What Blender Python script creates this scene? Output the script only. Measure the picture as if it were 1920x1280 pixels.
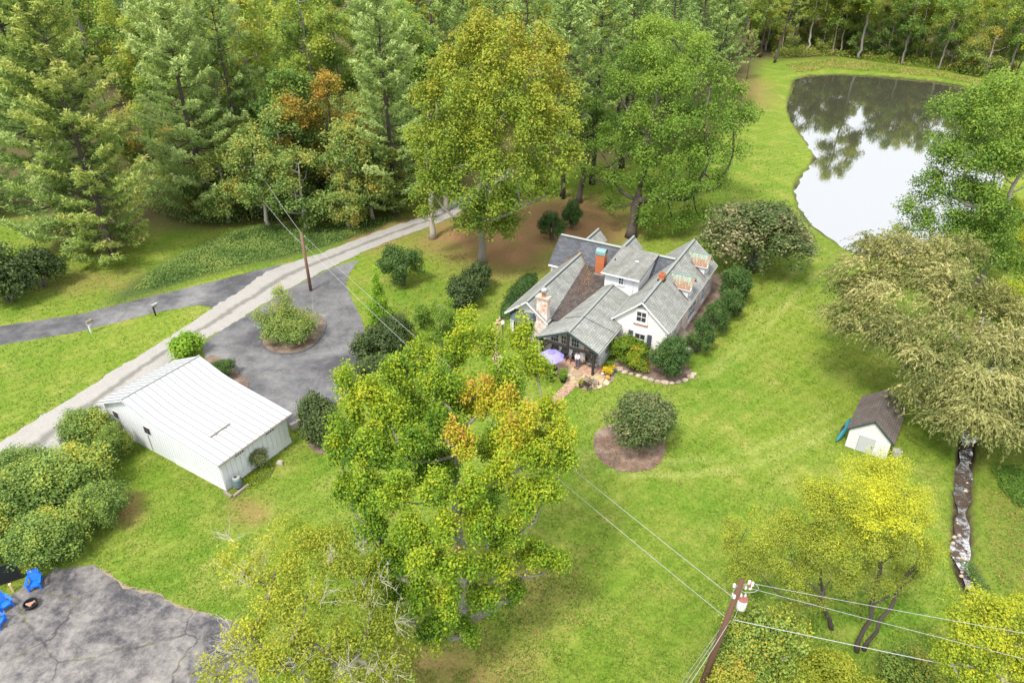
import bpy, math, random
import numpy as np
from mathutils import Vector, Matrix

random.seed(7)
rng = np.random.default_rng(7)
SC = bpy.context.scene
COL = SC.collection
for _o in list(bpy.data.objects):
    bpy.data.objects.remove(_o)

# ------------------------------------------------------------------ camera, sky, sun, exposure
PITCH, FPX, CAMH = math.radians(32.0), 1331.0, 35.0
cam_d = bpy.data.cameras.new('camera')
cam_d.sensor_width = 36.0
cam_d.lens = 36.0 * FPX / 1920.0
cam_d.clip_end = 3000
cam = bpy.data.objects.new('camera', cam_d)
COL.objects.link(cam)
cam.location = (0, 0, CAMH)
cam.rotation_euler = (math.pi / 2 - PITCH, 0, 0)
SC.camera = cam

SUN_EL, SUN_AZ = math.radians(58), math.radians(215)    # high veiled sun behind the camera, to the left
world = bpy.data.worlds.new('World')
SC.world = world
world.use_nodes = True
wn, wl = world.node_tree.nodes, world.node_tree.links
wn.clear()
w_out = wn.new('ShaderNodeOutputWorld')
w_bg = wn.new('ShaderNodeBackground')
w_sky = wn.new('ShaderNodeTexSky')
w_sky.sky_type = 'NISHITA'
w_sky.sun_disc = False
w_sky.sun_elevation = SUN_EL
w_sky.sun_rotation = SUN_AZ
w_mix = wn.new('ShaderNodeMixRGB')                        # closed cloud deck over the clear sky
w_mix.inputs[0].default_value = 0.86
w_mix.inputs[2].default_value = (7.4, 7.5, 7.7, 1)
wl.new(w_sky.outputs[0], w_mix.inputs[1])
wl.new(w_mix.outputs[0], w_bg.inputs[0])
w_bg.inputs[1].default_value = 0.11
wl.new(w_bg.outputs[0], w_out.inputs[0])

sun_d = bpy.data.lights.new('sun', 'SUN')
sun_d.energy = 1.9
sun_d.angle = math.radians(11)
sun_d.color = (1.0, 0.95, 0.86)
sun = bpy.data.objects.new('sun', sun_d)
COL.objects.link(sun)
sun.rotation_euler = (math.pi / 2 - SUN_EL, 0, math.pi - SUN_AZ)
sun.location = (0, 0, 120)

SC.view_settings.view_transform = 'Standard'
SC.view_settings.look = 'None'
SC.view_settings.gamma = 1
SC.view_settings.exposure = 1.55
SC.render.engine = 'CYCLES'
SC.cycles.max_bounces = 8
SC.cycles.diffuse_bounces = 6
SC.cycles.glossy_bounces = 3
SC.cycles.transmission_bounces = 3
SC.cycles.caustics_reflective = False
SC.cycles.caustics_refractive = False

# ------------------------------------------------------------------ measuring: picture point -> place
cp, sp = math.cos(PITCH), math.sin(PITCH)

def ray(px, py):
    u, v = (px - 960) / FPX, (640 - py) / FPX
    return np.array([u, cp + v * sp, -sp + v * cp])

def at(px, py, z=0.0):
    d = ray(px, py)
    t = (z - CAMH) / d[2]
    return np.array([d[0] * t, d[1] * t, z])

def at_y(px, py, Y):
    d = ray(px, py)
    t = Y / d[1]
    return np.array([d[0] * t, Y, CAMH + d[2] * t])

def htop(Y, py):
    d = ray(960, py)
    return CAMH + d[2] * Y / d[1]

class Frame:
    def __init__(s, O, ang):
        s.O = np.array([O[0], O[1], 0.0]); s.a = ang
        s.e1 = np.array([math.cos(ang), math.sin(ang), 0]); s.e2 = np.array([-math.sin(ang), math.cos(ang), 0])
    def w(s, u, v, z=0):
        return s.O + u * s.e1 + v * s.e2 + np.array([0, 0, z])
    def _on(s, px, py, val, e):
        d = ray(px, py); c = np.array([0, 0, CAMH])
        t = (val - (c - s.O) @ e) / (d @ e)
        q = c + t * d - s.O
        return q @ s.e1, q @ s.e2, q[2]
    def U(s, px, py, u=0.0):
        r = s._on(px, py, u, s.e1); return r[1], r[2]
    def V(s, px, py, v=0.0):
        r = s._on(px, py, v, s.e2); return r[0], r[2]
    def Z(s, px, py, z=0.0):
        q = at(px, py, z) - s.O; return q @ s.e1, q @ s.e2

HF = Frame((13.591, 52.621), math.radians(61.02))
GF = Frame((-19.862, 36.396), math.radians(58.85))
SF = Frame((25.059, 41.158), math.radians(-34.67))

# ------------------------------------------------------------------ object helpers
def tag(o, label=None, cat=None, group=None, kind=None):
    if label: o['label'] = label
    if cat: o['category'] = cat
    if group: o['group'] = group
    if kind: o['kind'] = kind
    return o

def thing(name, label, cat, loc=(0, 0, 0), rz=0.0, group=None):
    o = bpy.data.objects.new(name, None)
    o.empty_display_size = 0.3
    COL.objects.link(o)
    o.location = tuple(float(c) for c in loc); o.rotation_euler = (0, 0, rz)
    return tag(o, label, cat, group)

def obj(name, me, parent=None, loc=None, rz=None):
    o = bpy.data.objects.new(name, me)
    COL.objects.link(o)
    if parent is not None: o.parent = parent
    if loc is not None: o.location = tuple(float(c) for c in loc)
    if rz is not None: o.rotation_euler = (0, 0, rz)
    return o

def dup(root, loc, rz=0.0, scale=1.0, label=None, group=None):
    r = root.copy(); COL.objects.link(r)
    r.location = tuple(float(c) for c in loc); r.rotation_euler = (0, 0, rz)
    r.scale = (scale,) * 3 if not hasattr(scale, '__len__') else scale
    if label: r['label'] = label
    if group: r['group'] = group
    for ch in list(root.children):
        c = ch.copy(); COL.objects.link(c); c.parent = r
        for g in list(ch.children):
            d = g.copy(); COL.objects.link(d); d.parent = c
    return r

class MB:
    """collects faces; build() links them as one mesh object"""
    def __init__(s): s.v = []; s.f = []; s.uv = []; s.has_uv = False
    def face(s, pts, uv=None):
        i = len(s.v); s.v += [tuple(map(float, p)) for p in pts]
        s.f.append(tuple(range(i, i + len(pts))))
        s.uv.append(uv if uv else [(0.0, 0.0)] * len(pts))
        if uv: s.has_uv = True
        return s
    def box(s, lo, hi):
        x0, y0, z0 = lo; x1, y1, z1 = hi
        P = [(x0,y0,z0),(x1,y0,z0),(x1,y1,z0),(x0,y1,z0),(x0,y0,z1),(x1,y0,z1),(x1,y1,z1),(x0,y1,z1)]
        for q in ((0,3,2,1),(4,5,6,7),(0,1,5,4),(1,2,6,5),(2,3,7,6),(3,0,4,7)):
            p = [P[k] for k in q]
            d = [abs(p[2][k] - p[0][k]) for k in range(3)]
            a, b = [k for k in range(3) if k != d.index(min(d))]
            s.face(p, [(c[a], c[b]) for c in p])
        return s
    def beam(s, a, b, w, h=None, up=(0, 0, 1)):
        """square bar from a to b"""
        h = h or w
        a = Vector(a); b = Vector(b); d = (b - a).normalized(); up = Vector(up)
        if abs(d.dot(up)) > .98: up = Vector((1, 0, 0))
        sd = d.cross(up).normalized(); u2 = sd.cross(d)
        def ring(c): return [c + sd * w/2 * i + u2 * h/2 * j for i, j in ((-1,-1),(1,-1),(1,1),(-1,1))]
        A, B = ring(a), ring(b)
        L = (b - a).length
        for k in range(4):
            n = (k + 1) % 4
            s.face([A[k], A[n], B[n], B[k]], [(0, 0), (w, 0), (w, L), (0, L)])
        s.face(A[::-1]); s.face(B)
        return s
    def slab(s, p0, p1, p2, p3, t):
        """roof plane: p0-p1 is the eave, p3-p2 the ridge; thickness t below"""
        P = [Vector(p) for p in (p0, p1, p2, p3)]
        n = (P[1] - P[0]).cross(P[3] - P[0]).normalized()
        if n.z < 0: n = -n
        ex = (P[1] - P[0]).normalized(); ey = n.cross(ex)
        uv = [((p - P[0]).dot(ex), (p - P[0]).dot(ey)) for p in P]
        Q = [p - n * t for p in P]
        s.face(P, uv); s.face(Q[::-1])
        for k in range(4):
            m = (k + 1) % 4
            s.face([P[m], P[k], Q[k], Q[m]])
        return s
    def prism(s, prof, a, b, axis):
        """polygon prof (2D) extruded from a to b along axis 0 or 1; the other axis + z carry the profile"""
        def pt(q, t): return (t, q[0], q[1]) if axis == 0 else (q[0], t, q[1])
        A = [pt(q, a) for q in prof]; B = [pt(q, b) for q in prof]
        s.face(A, [tuple(q) for q in prof]); s.face(B[::-1], [tuple(q) for q in prof[::-1]])
        k = len(prof)
        for i in range(k):
            j = (i + 1) % k
            L = math.dist(prof[i], prof[j])
            s.face([A[j], A[i], B[i], B[j]], [(a, L + prof[i][1]), (a, prof[i][1]), (b, prof[i][1]), (b, L + prof[i][1])])
        return s
    def tube(s, path, rad, n=8, cap=True):
        path = [Vector(p) for p in path]
        if not hasattr(rad, '__len__'): rad = [rad] * len(path)
        rings = []
        prev = None
        for i, p in enumerate(path):
            d = (path[min(i + 1, len(path) - 1)] - path[max(i - 1, 0)]).normalized()
            if prev is None:
                r = d.cross(Vector((0, 0, 1)) if abs(d.z) < .9 else Vector((1, 0, 0))).normalized()
            else:
                r = (prev - d * prev.dot(d)).normalized()
            prev = r; q = d.cross(r)
            base = len(s.v)
            for k in range(n):
                a = 2 * math.pi * k / n
                s.v.append(tuple(p + (r * math.cos(a) + q * math.sin(a)) * rad[i]))
            rings.append(base)
        for i in range(len(rings) - 1):
            A, B = rings[i], rings[i + 1]
            for k in range(n):
                m = (k + 1) % n
                s.f.append((A + k, A + m, B + m, B + k)); s.uv.append([(0, 0)] * 4)
        if cap:
            s.f.append(tuple(rings[0] + k for k in range(n))[::-1]); s.uv.append([(0, 0)] * n)
            s.f.append(tuple(rings[-1] + k for k in range(n))); s.uv.append([(0, 0)] * n)
        return s
    def lathe(s, c, prof, n=16):
        """prof: list of (r, z) from bottom to top"""
        c = Vector(c)
        return s.tube([c + Vector((0, 0, z)) for r, z in prof], [max(r, .001) for r, z in prof], n) if False else s._lathe(c, prof, n)
    def _lathe(s, c, prof, n):
        rings = []
        for r, z in prof:
            b = len(s.v); rings.append(b)
            for k in range(n):
                a = 2 * math.pi * k / n
                s.v.append((c.x + max(r, .0005) * math.cos(a), c.y + max(r, .0005) * math.sin(a), c.z + z))
        for i in range(len(rings) - 1):
            A, B = rings[i], rings[i + 1]
            for k in range(n):
                m = (k + 1) % n
                s.f.append((A + k, A + m, B + m, B + k)); s.uv.append([(0, 0)] * 4)
        s.f.append(tuple(rings[0] + k for k in range(n))[::-1]); s.uv.append([(0, 0)] * n)
        s.f.append(tuple(rings[-1] + k for k in range(n))); s.uv.append([(0, 0)] * n)
        return s
    def mesh(s, name, mat, smooth=False):
        me = bpy.data.meshes.new(name)
        me.from_pydata(s.v, [], s.f)
        if s.has_uv:
            ul = me.uv_layers.new(name='UVMap')
            flat = [c for f in s.uv for p in f for c in p]
            ul.data.foreach_set('uv', flat)
        if mat: me.materials.append(mat)
        if smooth: me.polygons.foreach_set('use_smooth', [True] * len(me.polygons))
        me.update()
        return me
    def build(s, name, mat, parent=None, smooth=False, loc=None, rz=None):
        return obj(name, s.mesh(name, mat, smooth), parent, loc, rz)

# ------------------------------------------------------------------ materials
class NT:
    def __init__(s, name):
        s.m = bpy.data.materials.new(name); s.m.use_nodes = True
        s.n = s.m.node_tree.nodes; s.l = s.m.node_tree.links
        s.b = s.n['Principled BSDF']; s.o = s.n['Material Output']
        s.b.inputs['Specular IOR Level'].default_value = 0.3
    def new(s, t, **kw):
        nd = s.n.new(t)
        for k, v in kw.items(): setattr(nd, k, v)
        return nd
    def put(s, sock, v):
        if hasattr(v, 'is_output'): s.l.new(v, sock)
        else: sock.default_value = v
    def coord(s, kind='Object', scale=None):
        c = s.new('ShaderNodeTexCoord').outputs[kind]
        if kind == 'World': pass
        if scale is None: return c
        m = s.new('ShaderNodeMapping'); s.l.new(c, m.inputs[0]); m.inputs['Scale'].default_value = scale
        return m.outputs[0]
    def pos(s, scale=None):
        c = s.new('ShaderNodeNewGeometry').outputs['Position']
        if scale is None: return c
        m = s.new('ShaderNodeMapping'); s.l.new(c, m.inputs[0]); m.inputs['Scale'].default_value = scale
        return m.outputs[0]
    def noise(s, vec, scale, detail=4, rough=.55, dist=0):
        t = s.new('ShaderNodeTexNoise')
        s.l.new(vec, t.inputs['Vector']); t.inputs['Scale'].default_value = scale
        t.inputs['Detail'].default_value = detail; t.inputs['Roughness'].default_value = rough
        t.inputs['Distortion'].default_value = dist
        return t.outputs[0]
    def ramp(s, fac, stops, interp='LINEAR'):
        r = s.new('ShaderNodeValToRGB'); r.color_ramp.interpolation = interp
        el = r.color_ramp.elements
        while len(el) < len(stops): el.new(0.5)
        for e, (p, c) in zip(el, stops):
            e.position = p
            e.color = (c, c, c, 1) if not hasattr(c, '__len__') else (*c[:3], 1)
        s.put(r.inputs[0], fac)
        return r.outputs[0]
    def mix(s, fac, a, b, mode='MIX'):
        m = s.new('ShaderNodeMixRGB', blend_type=mode)
        s.put(m.inputs[0], fac)
        for k, v in ((1, a), (2, b)):
            if hasattr(v, '__len__') and not hasattr(v, 'is_output'): v = (*v[:3], 1)
            s.put(m.inputs[k], v)
        return m.outputs[0]
    def math(s, op, a, b=0.0, clamp=False):
        m = s.new('ShaderNodeMath', operation=op, use_clamp=clamp)
        s.put(m.inputs[0], a); s.put(m.inputs[1], b)
        return m.outputs[0]
    def attr(s, name):
        return s.new('ShaderNodeAttribute', attribute_name=name).outputs['Fac']
    def bump(s, h, strength=.4, dist=.02):
        b = s.new('ShaderNodeBump'); b.inputs['Strength'].default_value = strength
        b.inputs['Distance'].default_value = dist
        s.put(b.inputs['Height'], h); s.l.new(b.outputs[0], s.b.inputs['Normal'])
    def done(s, col=None, rough=.7, metal=0.0):
        if col is not None:
            if hasattr(col, '__len__') and not hasattr(col, 'is_output'): col = (*col[:3], 1)
            s.put(s.b.inputs['Base Color'], col)
        s.put(s.b.inputs['Roughness'], rough); s.b.inputs['Metallic'].default_value = metal
        return s.m

def plain(name, col, rough=.6, metal=0.0, var=.12, scale=3.0):
    t = NT(name)
    n = t.noise(t.coord(), scale, 5, .6)
    c = t.mix(n, [c * (1 - var) for c in col], [min(1, c * (1 + var)) for c in col])
    return t.done(c, rough, metal)

M = {}
M['white_paint'] = plain('white_paint', (.56, .57, .58), .5, var=.04)
M['black'] = plain('black_paint', (.022, .018, .02), .45)
M['dark_timber'] = plain('dark_timber', (.03, .027, .024), .6, var=.3)
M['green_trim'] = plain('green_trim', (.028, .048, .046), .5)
M['copper'] = plain('aged_copper', (.15, .25, .25), .5, var=.3, scale=5)
M['metal'] = plain('galvanised_metal', (.42, .43, .44), .35, .7)
M['shutter'] = plain('slate_blue_paint', (.055, .07, .095), .5)
M['terracotta'] = plain('terracotta', (.36, .14, .06), .7, var=.2)
M['blue_plastic'] = plain('blue_plastic', (.012, .13, .62), .35, var=.08)
M['teal'] = plain('teal_plastic', (.015, .13, .155), .5, var=.3)
M['lilac'] = plain('lilac_canvas', (.23, .20, .46), .8, var=.05)
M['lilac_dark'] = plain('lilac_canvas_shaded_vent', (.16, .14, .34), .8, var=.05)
M['skin'] = plain('skin', (.46, .27, .19), .5, var=.05)
M['shirt'] = plain('pale_shirt', (.62, .60, .70), .8, var=.06)
M['pink_shirt'] = plain('pink_shirt', (.62, .38, .42), .8, var=.06)
M['trousers'] = plain('grey_trousers', (.09, .10, .15), .8, var=.1)
M['hair'] = plain('grey_hair', (.12, .085, .06), .7)
M['shoe'] = plain('shoe_leather', (.03, .022, .018), .5)
M['wire'] = plain('aluminium_cable', (.33, .33, .34), .45, var=.03)
M['pumpkin'] = plain('pumpkin_skin', (.62, .22, .02), .5)
M['ceramic_white'] = plain('white_ceramic', (.55, .55, .54), .3)
M['rust_red'] = plain('red_oxide_paint', (.20, .075, .06), .6)
M['shed_door'] = plain('shed_door_paint', (.36, .37, .375), .6, var=.08)
M['log'] = plain('split_log', (.34, .2, .13), .8, var=.4, scale=9)
M['new_timber'] = plain('new_timber', (.55, .38, .2), .7, var=.15)
M['old_timber'] = plain('weathered_timber', (.2, .17, .13), .8, var=.3)
M['mesh_black'] = plain('black_sheet', (.012, .013, .018), .5)
M['soil'] = plain('soil', (.04, .03, .022), .9, var=.4, scale=8)

t = NT('window_glass')
t.b.inputs['Specular IOR Level'].default_value = .5
M['glass'] = t.done((.035, .035, .04), .06)

t = NT('painted_brick')                     # white paint worn back to the brick in places
uv = t.coord('Object')
n = t.noise(uv, .9, 6, .7)
n2 = t.noise(uv, 7, 5, .7)
wear = t.ramp(t.math('ADD', t.math('MULTIPLY', n, .62), t.math('MULTIPLY', n2, .38)), [(.5, 0), (.72, .75)])
col = t.mix(wear, (.68, .66, .635), (.44, .29, .23))
br = t.new('ShaderNodeTexBrick'); t.l.new(t.coord('UV'), br.inputs['Vector'])
br.inputs['Scale'].default_value = 1; br.inputs['Brick Width'].default_value = .22
br.inputs['Row Height'].default_value = .075; br.inputs['Mortar Size'].default_value = .008
for k, c in (('Color1', 1.0), ('Color2', .93), ('Mortar', .78)): br.inputs[k].default_value = (c, c, c, 1)
col = t.mix(1.0, col, br.outputs[0], 'MULTIPLY')
t.bump(br.outputs[1], -.35, .01)
M['painted_brick'] = t.done(col, .8)

t = NT('pink_painted_brick')
uv = t.coord('Object'); n = t.noise(uv, 1.1, 6, .7); n2 = t.noise(uv, 8, 5, .7)
wear = t.ramp(t.math('ADD', t.math('MULTIPLY', n, .6), t.math('MULTIPLY', n2, .4)), [(.40, 0), (.6, .9)])
col = t.mix(wear, (.64, .60, .585), (.50, .31, .265))
M['pink_brick'] = t.done(col, .85)

t = NT('worn_white_chimney_brick')
uv = t.coord('Object'); n = t.noise(uv, 1.5, 6, .75); n2 = t.noise(uv, 11, 4, .7)
wear = t.ramp(t.math('ADD', t.math('MULTIPLY', n, .6), t.math('MULTIPLY', n2, .4)), [(.46, 0), (.58, 1)])
M['chimney_white'] = t.done(t.mix(wear, (.52, .49, .46), (.36, .165, .085)), .85)

t = NT('red_brick')
uv = t.coord('Object')
br = t.new('ShaderNodeTexBrick'); t.l.new(uv, br.inputs['Vector'])
mp = t.new('ShaderNodeMapping'); mp.inputs['Rotation'].default_value = (math.pi / 2, 0, 0)
t.l.new(uv, mp.inputs[0]); t.l.new(mp.outputs[0], br.inputs['Vector'])
br.inputs['Scale'].default_value = 1; br.inputs['Brick Width'].default_value = .24
br.inputs['Row Height'].default_value = .09; br.inputs['Mortar Size'].default_value = .008
br.inputs['Color1'].default_value = (.36, .095, .03, 1); br.inputs['Color2'].default_value = (.27, .065, .022, 1)
br.inputs['Mortar'].default_value = (.28, .13, .07, 1)
n = t.noise(uv, 9, 4, .7)
M['red_brick'] = t.done(t.mix(t.ramp(n, [(.35, 0), (.7, .5)]), br.outputs[0], (.46, .18, .08)), .85)

def shingle(name, c1, c2, cm, streak=.35, moss=0.0):
    t = NT(name)
    uv = t.coord('UV')
    br = t.new('ShaderNodeTexBrick'); t.l.new(uv, br.inputs['Vector'])
    br.inputs['Scale'].default_value = 1; br.inputs['Brick Width'].default_value = .42
    br.inputs['Row Height'].default_value = .21; br.inputs['Mortar Size'].default_value = .018
    br.inputs['Mortar Smooth'].default_value = .3
    br.inputs['Color1'].default_value = (*c1, 1); br.inputs['Color2'].default_value = (*c2, 1); br.inputs['Mortar'].default_value = (*cm, 1)
    br.inputs['Bias'].default_value = -.1
    m = t.new('ShaderNodeMapping'); m.inputs['Scale'].default_value = (1.3, .35, 1); t.l.new(uv, m.inputs[0])
    st = t.ramp(t.noise(m.outputs[0], .8, 5, .65), [(.35, 1.0), (.75, 1 - streak)])
    gr = t.ramp(t.noise(uv, 22, 3, .6), [(.3, .86), (.7, 1.1)])
    col = t.mix(1.0, t.mix(1.0, br.outputs[0], st, 'MULTIPLY'), gr, 'MULTIPLY')
    if moss: col = t.mix(t.ramp(t.noise(uv, .5, 5, .7), [(.5, 0), (.75, moss)]), col, (.13, .14, .08))
    t.bump(br.outputs[1], -.5, .015)
    return t.done(col, .85)
M['shingle'] = shingle('grey_shingle', (.30, .305, .28), (.215, .22, .205), (.115, .12, .11), .5, .42)
M['shingle_old'] = shingle('weathered_grey_shingle', (.25, .25, .23), (.19, .19, .175), (.10, .10, .095), .5, .4)
M['slate'] = shingle('dark_slate', (.075, .08, .092), (.12, .124, .137), (.03, .032, .04), .35)
M['brown_roof'] = shingle('brown_shingle', (.125, .10, .09), (.09, .072, .067), (.045, .038, .037), .45, .5)
M['ridge_cap'] = plain('ridge_cap_metal', (.25, .255, .24), .75, var=.1)

t = NT('tar_roofing')
uv = t.coord('Object')
M['tar'] = t.done(t.mix(t.ramp(t.noise(uv, 1.6, 6, .7), [(.35, 0), (.7, 1)]), (.035, .030, .029), (.085, .068, .06)), .9)

t = NT('rusted_copper_roof')
uv = t.coord('UV')
m = t.new('ShaderNodeMapping'); m.inputs['Scale'].default_value = (4.2, .8, 1); t.l.new(uv, m.inputs[0])
n = t.noise(m.outputs[0], 1.6, 7, .75)
g = t.new('ShaderNodeSeparateXYZ'); t.l.new(uv, g.inputs[0])
f = t.math('SUBTRACT', n, t.math('MULTIPLY', t.math('SUBTRACT', g.outputs[1], .8), .10))
M['rusty_roof'] = t.done(t.mix(t.ramp(f, [(.44, 0), (.56, 1)]), (.20, .265, .215), (.205, .095, .05)), .75)

t = NT('clapboard_white')
M['clapboard'] = t.done(t.mix(t.noise(t.coord('Object', (1, 1, 6)), 1.2, 5, .7), (.50, .505, .51), (.60, .60, .605)), .55)

t = NT('white_roof_metal')
n = t.noise(t.coord('Object', (2.2, .5, 1)), .8, 7, .7); n2 = t.noise(t.coord('Object'), 5, 5, .75)
col = t.mix(t.ramp(n, [(.4, 0), (.75, .7)]), (.375, .38, .39), (.315, .32, .33))
M['barn_roof'] = t.done(t.mix(t.ramp(n2, [(.64, 0), (.78, .6)]), col, (.24, .225, .20)), .5)
M['seam'] = plain('roof_seam', (.19, .195, .205), .5)
t = NT('white_barn_board')
n = t.noise(t.coord('Object', (2, 2, .5)), 1.4, 6, .7)
M['barn_wall'] = t.done(t.mix(n, (.50, .515, .53), (.58, .59, .605)), .6)

t = NT('asphalt')
P = t.pos()
n1 = t.noise(P, .16, 6, .62, .4); n2 = t.noise(P, 1.1, 6, .7); n3 = t.noise(P, 30, 3, .7)
light = t.ramp(t.math('ADD', t.math('MULTIPLY', n1, .72), t.math('MULTIPLY', n2, .28)), [(.40, 0), (.66, 1)])
col = t.mix(light, (.054, .053, .059), (.185, .182, .18))
col = t.mix(1.0, col, t.ramp(n3, [(.25, .75), (.75, 1.25)]), 'MULTIPLY')
vo = t.new('ShaderNodeTexVoronoi', feature='DISTANCE_TO_EDGE'); vo.inputs['Scale'].default_value = .19
nz = t.new('ShaderNodeTexNoise'); nz.inputs['Scale'].default_value = .5; nz.inputs['Detail'].default_value = 4; t.l.new(P, nz.inputs['Vector'])
wv = t.mix(1.0, P, t.mix(1.0, nz.outputs[1], (2.4, 2.4, 0), 'MULTIPLY'), 'ADD')
t.l.new(wv, vo.inputs['Vector'])
crack = t.ramp(vo.outputs['Distance'], [(.0, 1), (.012, 0)])
col = t.mix(t.math('MULTIPLY', crack, .3), col, (.03, .03, .034))
t.bump(n3, .3, .01)
M['asphalt'] = t.done(col, .85)

t = NT('old_cracked_asphalt')
P = t.pos()
n1 = t.noise(P, .34, 7, .68, .3); n2 = t.noise(P, 2.0, 6, .75); n3 = t.noise(P, 30, 3, .7)
light = t.ramp(t.math('ADD', t.math('MULTIPLY', n1, .6), t.math('MULTIPLY', n2, .4)), [(.42, 0), (.60, 1)])
col = t.mix(light, (.045, .043, .048), (.20, .185, .172))
col = t.mix(1.0, col, t.ramp(n3, [(.25, .75), (.75, 1.2)]), 'MULTIPLY')
nz = t.new('ShaderNodeTexNoise'); nz.inputs['Scale'].default_value = .7; nz.inputs['Detail'].default_value = 5; t.l.new(P, nz.inputs['Vector'])
wv = t.mix(1.0, P, t.mix(1.0, nz.outputs[1], (1.6, 1.6, 0), 'MULTIPLY'), 'ADD')
vo = t.new('ShaderNodeTexVoronoi', feature='DISTANCE_TO_EDGE'); vo.inputs['Scale'].default_value = .17
t.l.new(wv, vo.inputs['Vector'])
edge = t.math('MULTIPLY', t.ramp(vo.outputs['Distance'], [(.003, 1), (.013, 0)]), t.ramp(t.noise(P, .45, 3, .6), [(.35, .15), (.55, 1)]))
weeds = t.ramp(t.noise(P, .5, 3, .6), [(.45, 0), (.55, 1)])
ccol = t.mix(weeds, (.035, .033, .036), (.085, .085, .035))
col = t.mix(t.math('MULTIPLY', edge, .9), col, ccol)
h = t.math('ADD', t.math('MULTIPLY', edge, -1.0), t.math('MULTIPLY', n3, .15))
t.bump(h, .6, .03)
M['pad'] = t.done(col, .9)

t = NT('gravel')
uv = t.coord('UV')
P = t.pos()
sx = t.new('ShaderNodeSeparateXYZ'); t.l.new(uv, sx.inputs[0])
n1 = t.noise(P, .5, 6, .7); n3 = t.noise(P, 14, 4, .75)
base = t.mix(n1, (.235, .222, .205), (.31, .295, .275))
base = t.mix(1.0, base, t.ramp(n3, [(.25, .62), (.75, 1.25)]), 'MULTIPLY')
cen = t.math('ABSOLUTE', t.math('SUBTRACT', sx.outputs[0], .5))
strip = t.ramp(t.math('ADD', cen, t.math('MULTIPLY', t.math('SUBTRACT', n1, .5), .16)), [(.03, .8), (.12, 0)])
base = t.mix(strip, base, (.115, .11, .095))
leaf = t.ramp(t.noise(P, 2.6, 5, .8), [(.60, 0), (.68, .8)])
edgeleaf = t.math('MULTIPLY', leaf, t.ramp(cen, [(.25, .15), (.5, .9)]))
base = t.mix(edgeleaf, base, (.2, .11, .06))
t.bump(n3, .5, .03)
M['gravel'] = t.done(base, .95)

t = NT('bark_mulch')
P = t.pos(); n = t.noise(P, 9, 6, .8); n2 = t.noise(P, .9, 4, .6)
col = t.mix(t.ramp(n, [(.3, 0), (.72, 1)]), (.055, .036, .027), (.20, .14, .105))
col = t.mix(t.ramp(n2, [(.45, 0), (.65, .7)]), col, (.27, .20, .155))
t.bump(n, .8, .05)
M['mulch'] = t.done(col, .95)

t = NT('flagstone')
oi = t.new('ShaderNodeObjectInfo').outputs['Random']
n = t.noise(t.pos(), 3, 6, .7)
col = t.ramp(oi, [(0, (.36, .27, .155)), (.35, (.42, .325, .20)), (.6, (.31, .23, .145)), (.8, (.40, .26, .15)), (1, (.45, .37, .25))])
M['flag'] = t.done(t.mix(1.0, col, t.ramp(n, [(.3, .75), (.7, 1.15)]), 'MULTIPLY'), .85)
M['mortar'] = plain('sandy_joint', (.20, .155, .10), .95, var=.25, scale=6)
t = NT('paving_brick')
oi = t.new('ShaderNodeObjectInfo').outputs['Random']
col = t.ramp(oi, [(0, (.30, .17, .115)), (.4, (.40, .25, .18)), (.7, (.35, .20, .14)), (1, (.46, .34, .26))])
M['pave_brick'] = t.done(col, .85)
t = NT('fieldstone')
oi = t.new('ShaderNodeObjectInfo').outputs['Random']
n = t.noise(t.pos(), 5, 6, .7)
col = t.ramp(oi, [(0, (.30, .23, .17)), (.5, (.40, .33, .25)), (1, (.26, .21, .17))])
M['stone'] = t.done(t.mix(1.0, col, t.ramp(n, [(.3, .6), (.7, 1.2)]), 'MULTIPLY'), .9)
M['concrete'] = plain('rough_concrete', (.34, .30, .25), .9, var=.2, scale=2)

def bark(name, c1, c2, sc=3):
    t = NT(name)
    n = t.noise(t.coord('Object', (sc, sc, sc * .25)), 3, 6, .75)
    t.bump(n, .7, .05)
    return t.done(t.mix(n, c1, c2), .9)
M['bark_dark'] = bark('dark_bark', (.035, .028, .022), (.11, .09, .075))
M['bark_grey'] = bark('grey_bark', (.12, .105, .09), (.27, .25, .22))
M['bark_pale'] = bark('pale_bark', (.22, .19, .16), (.42, .38, .33))
M['twig_grey'] = bark('dead_twig', (.26, .23, .2), (.46, .43, .38))
M['pole'] = bark('creosoted_pole', (.075, .038, .024), (.15, .08, .052), 6)
M['pole_old'] = bark('weathered_pole', (.11, .06, .038), (.22, .13, .09), 6)

def leafmat(name, stops, trans=.34, obj_var=.16, rough=.55):
    """leaf colour from the leaf's own tint (attribute) plus a shift per tree"""
    t = NT(name)
    f = t.attr('tint')
    if obj_var:
        oi = t.new('ShaderNodeObjectInfo').outputs['Random']
        f = t.math('ADD', f, t.math('MULTIPLY', t.math('SUBTRACT', oi, .5), obj_var * 2))
    k = len(stops)
    col = t.ramp(f, [(i / (k - 1), c) for i, c in enumerate(stops)] if not isinstance(stops[0][0], tuple) and len(stops[0]) == 3 else stops)
    t.put(t.b.inputs['Base Color'], col); t.b.inputs['Roughness'].default_value = rough
    t.b.inputs['Specular IOR Level'].default_value = .18
    tr = t.new('ShaderNodeBsdfTranslucent'); t.l.new(col, tr.inputs[0])
    mx = t.new('ShaderNodeMixShader'); mx.inputs[0].default_value = trans
    t.l.new(t.b.outputs[0], mx.inputs[1]); t.l.new(tr.outputs[0], mx.inputs[2]); t.l.new(mx.outputs[0], t.o.inputs[0])
    return t.m
L = {}
L['maple'] = leafmat('maple_leaves', [(.045, .11, .014), (.10, .20, .016), (.21, .305, .018), (.36, .40, .02), (.44, .33, .035), (.42, .20, .05)], obj_var=0)
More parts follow.
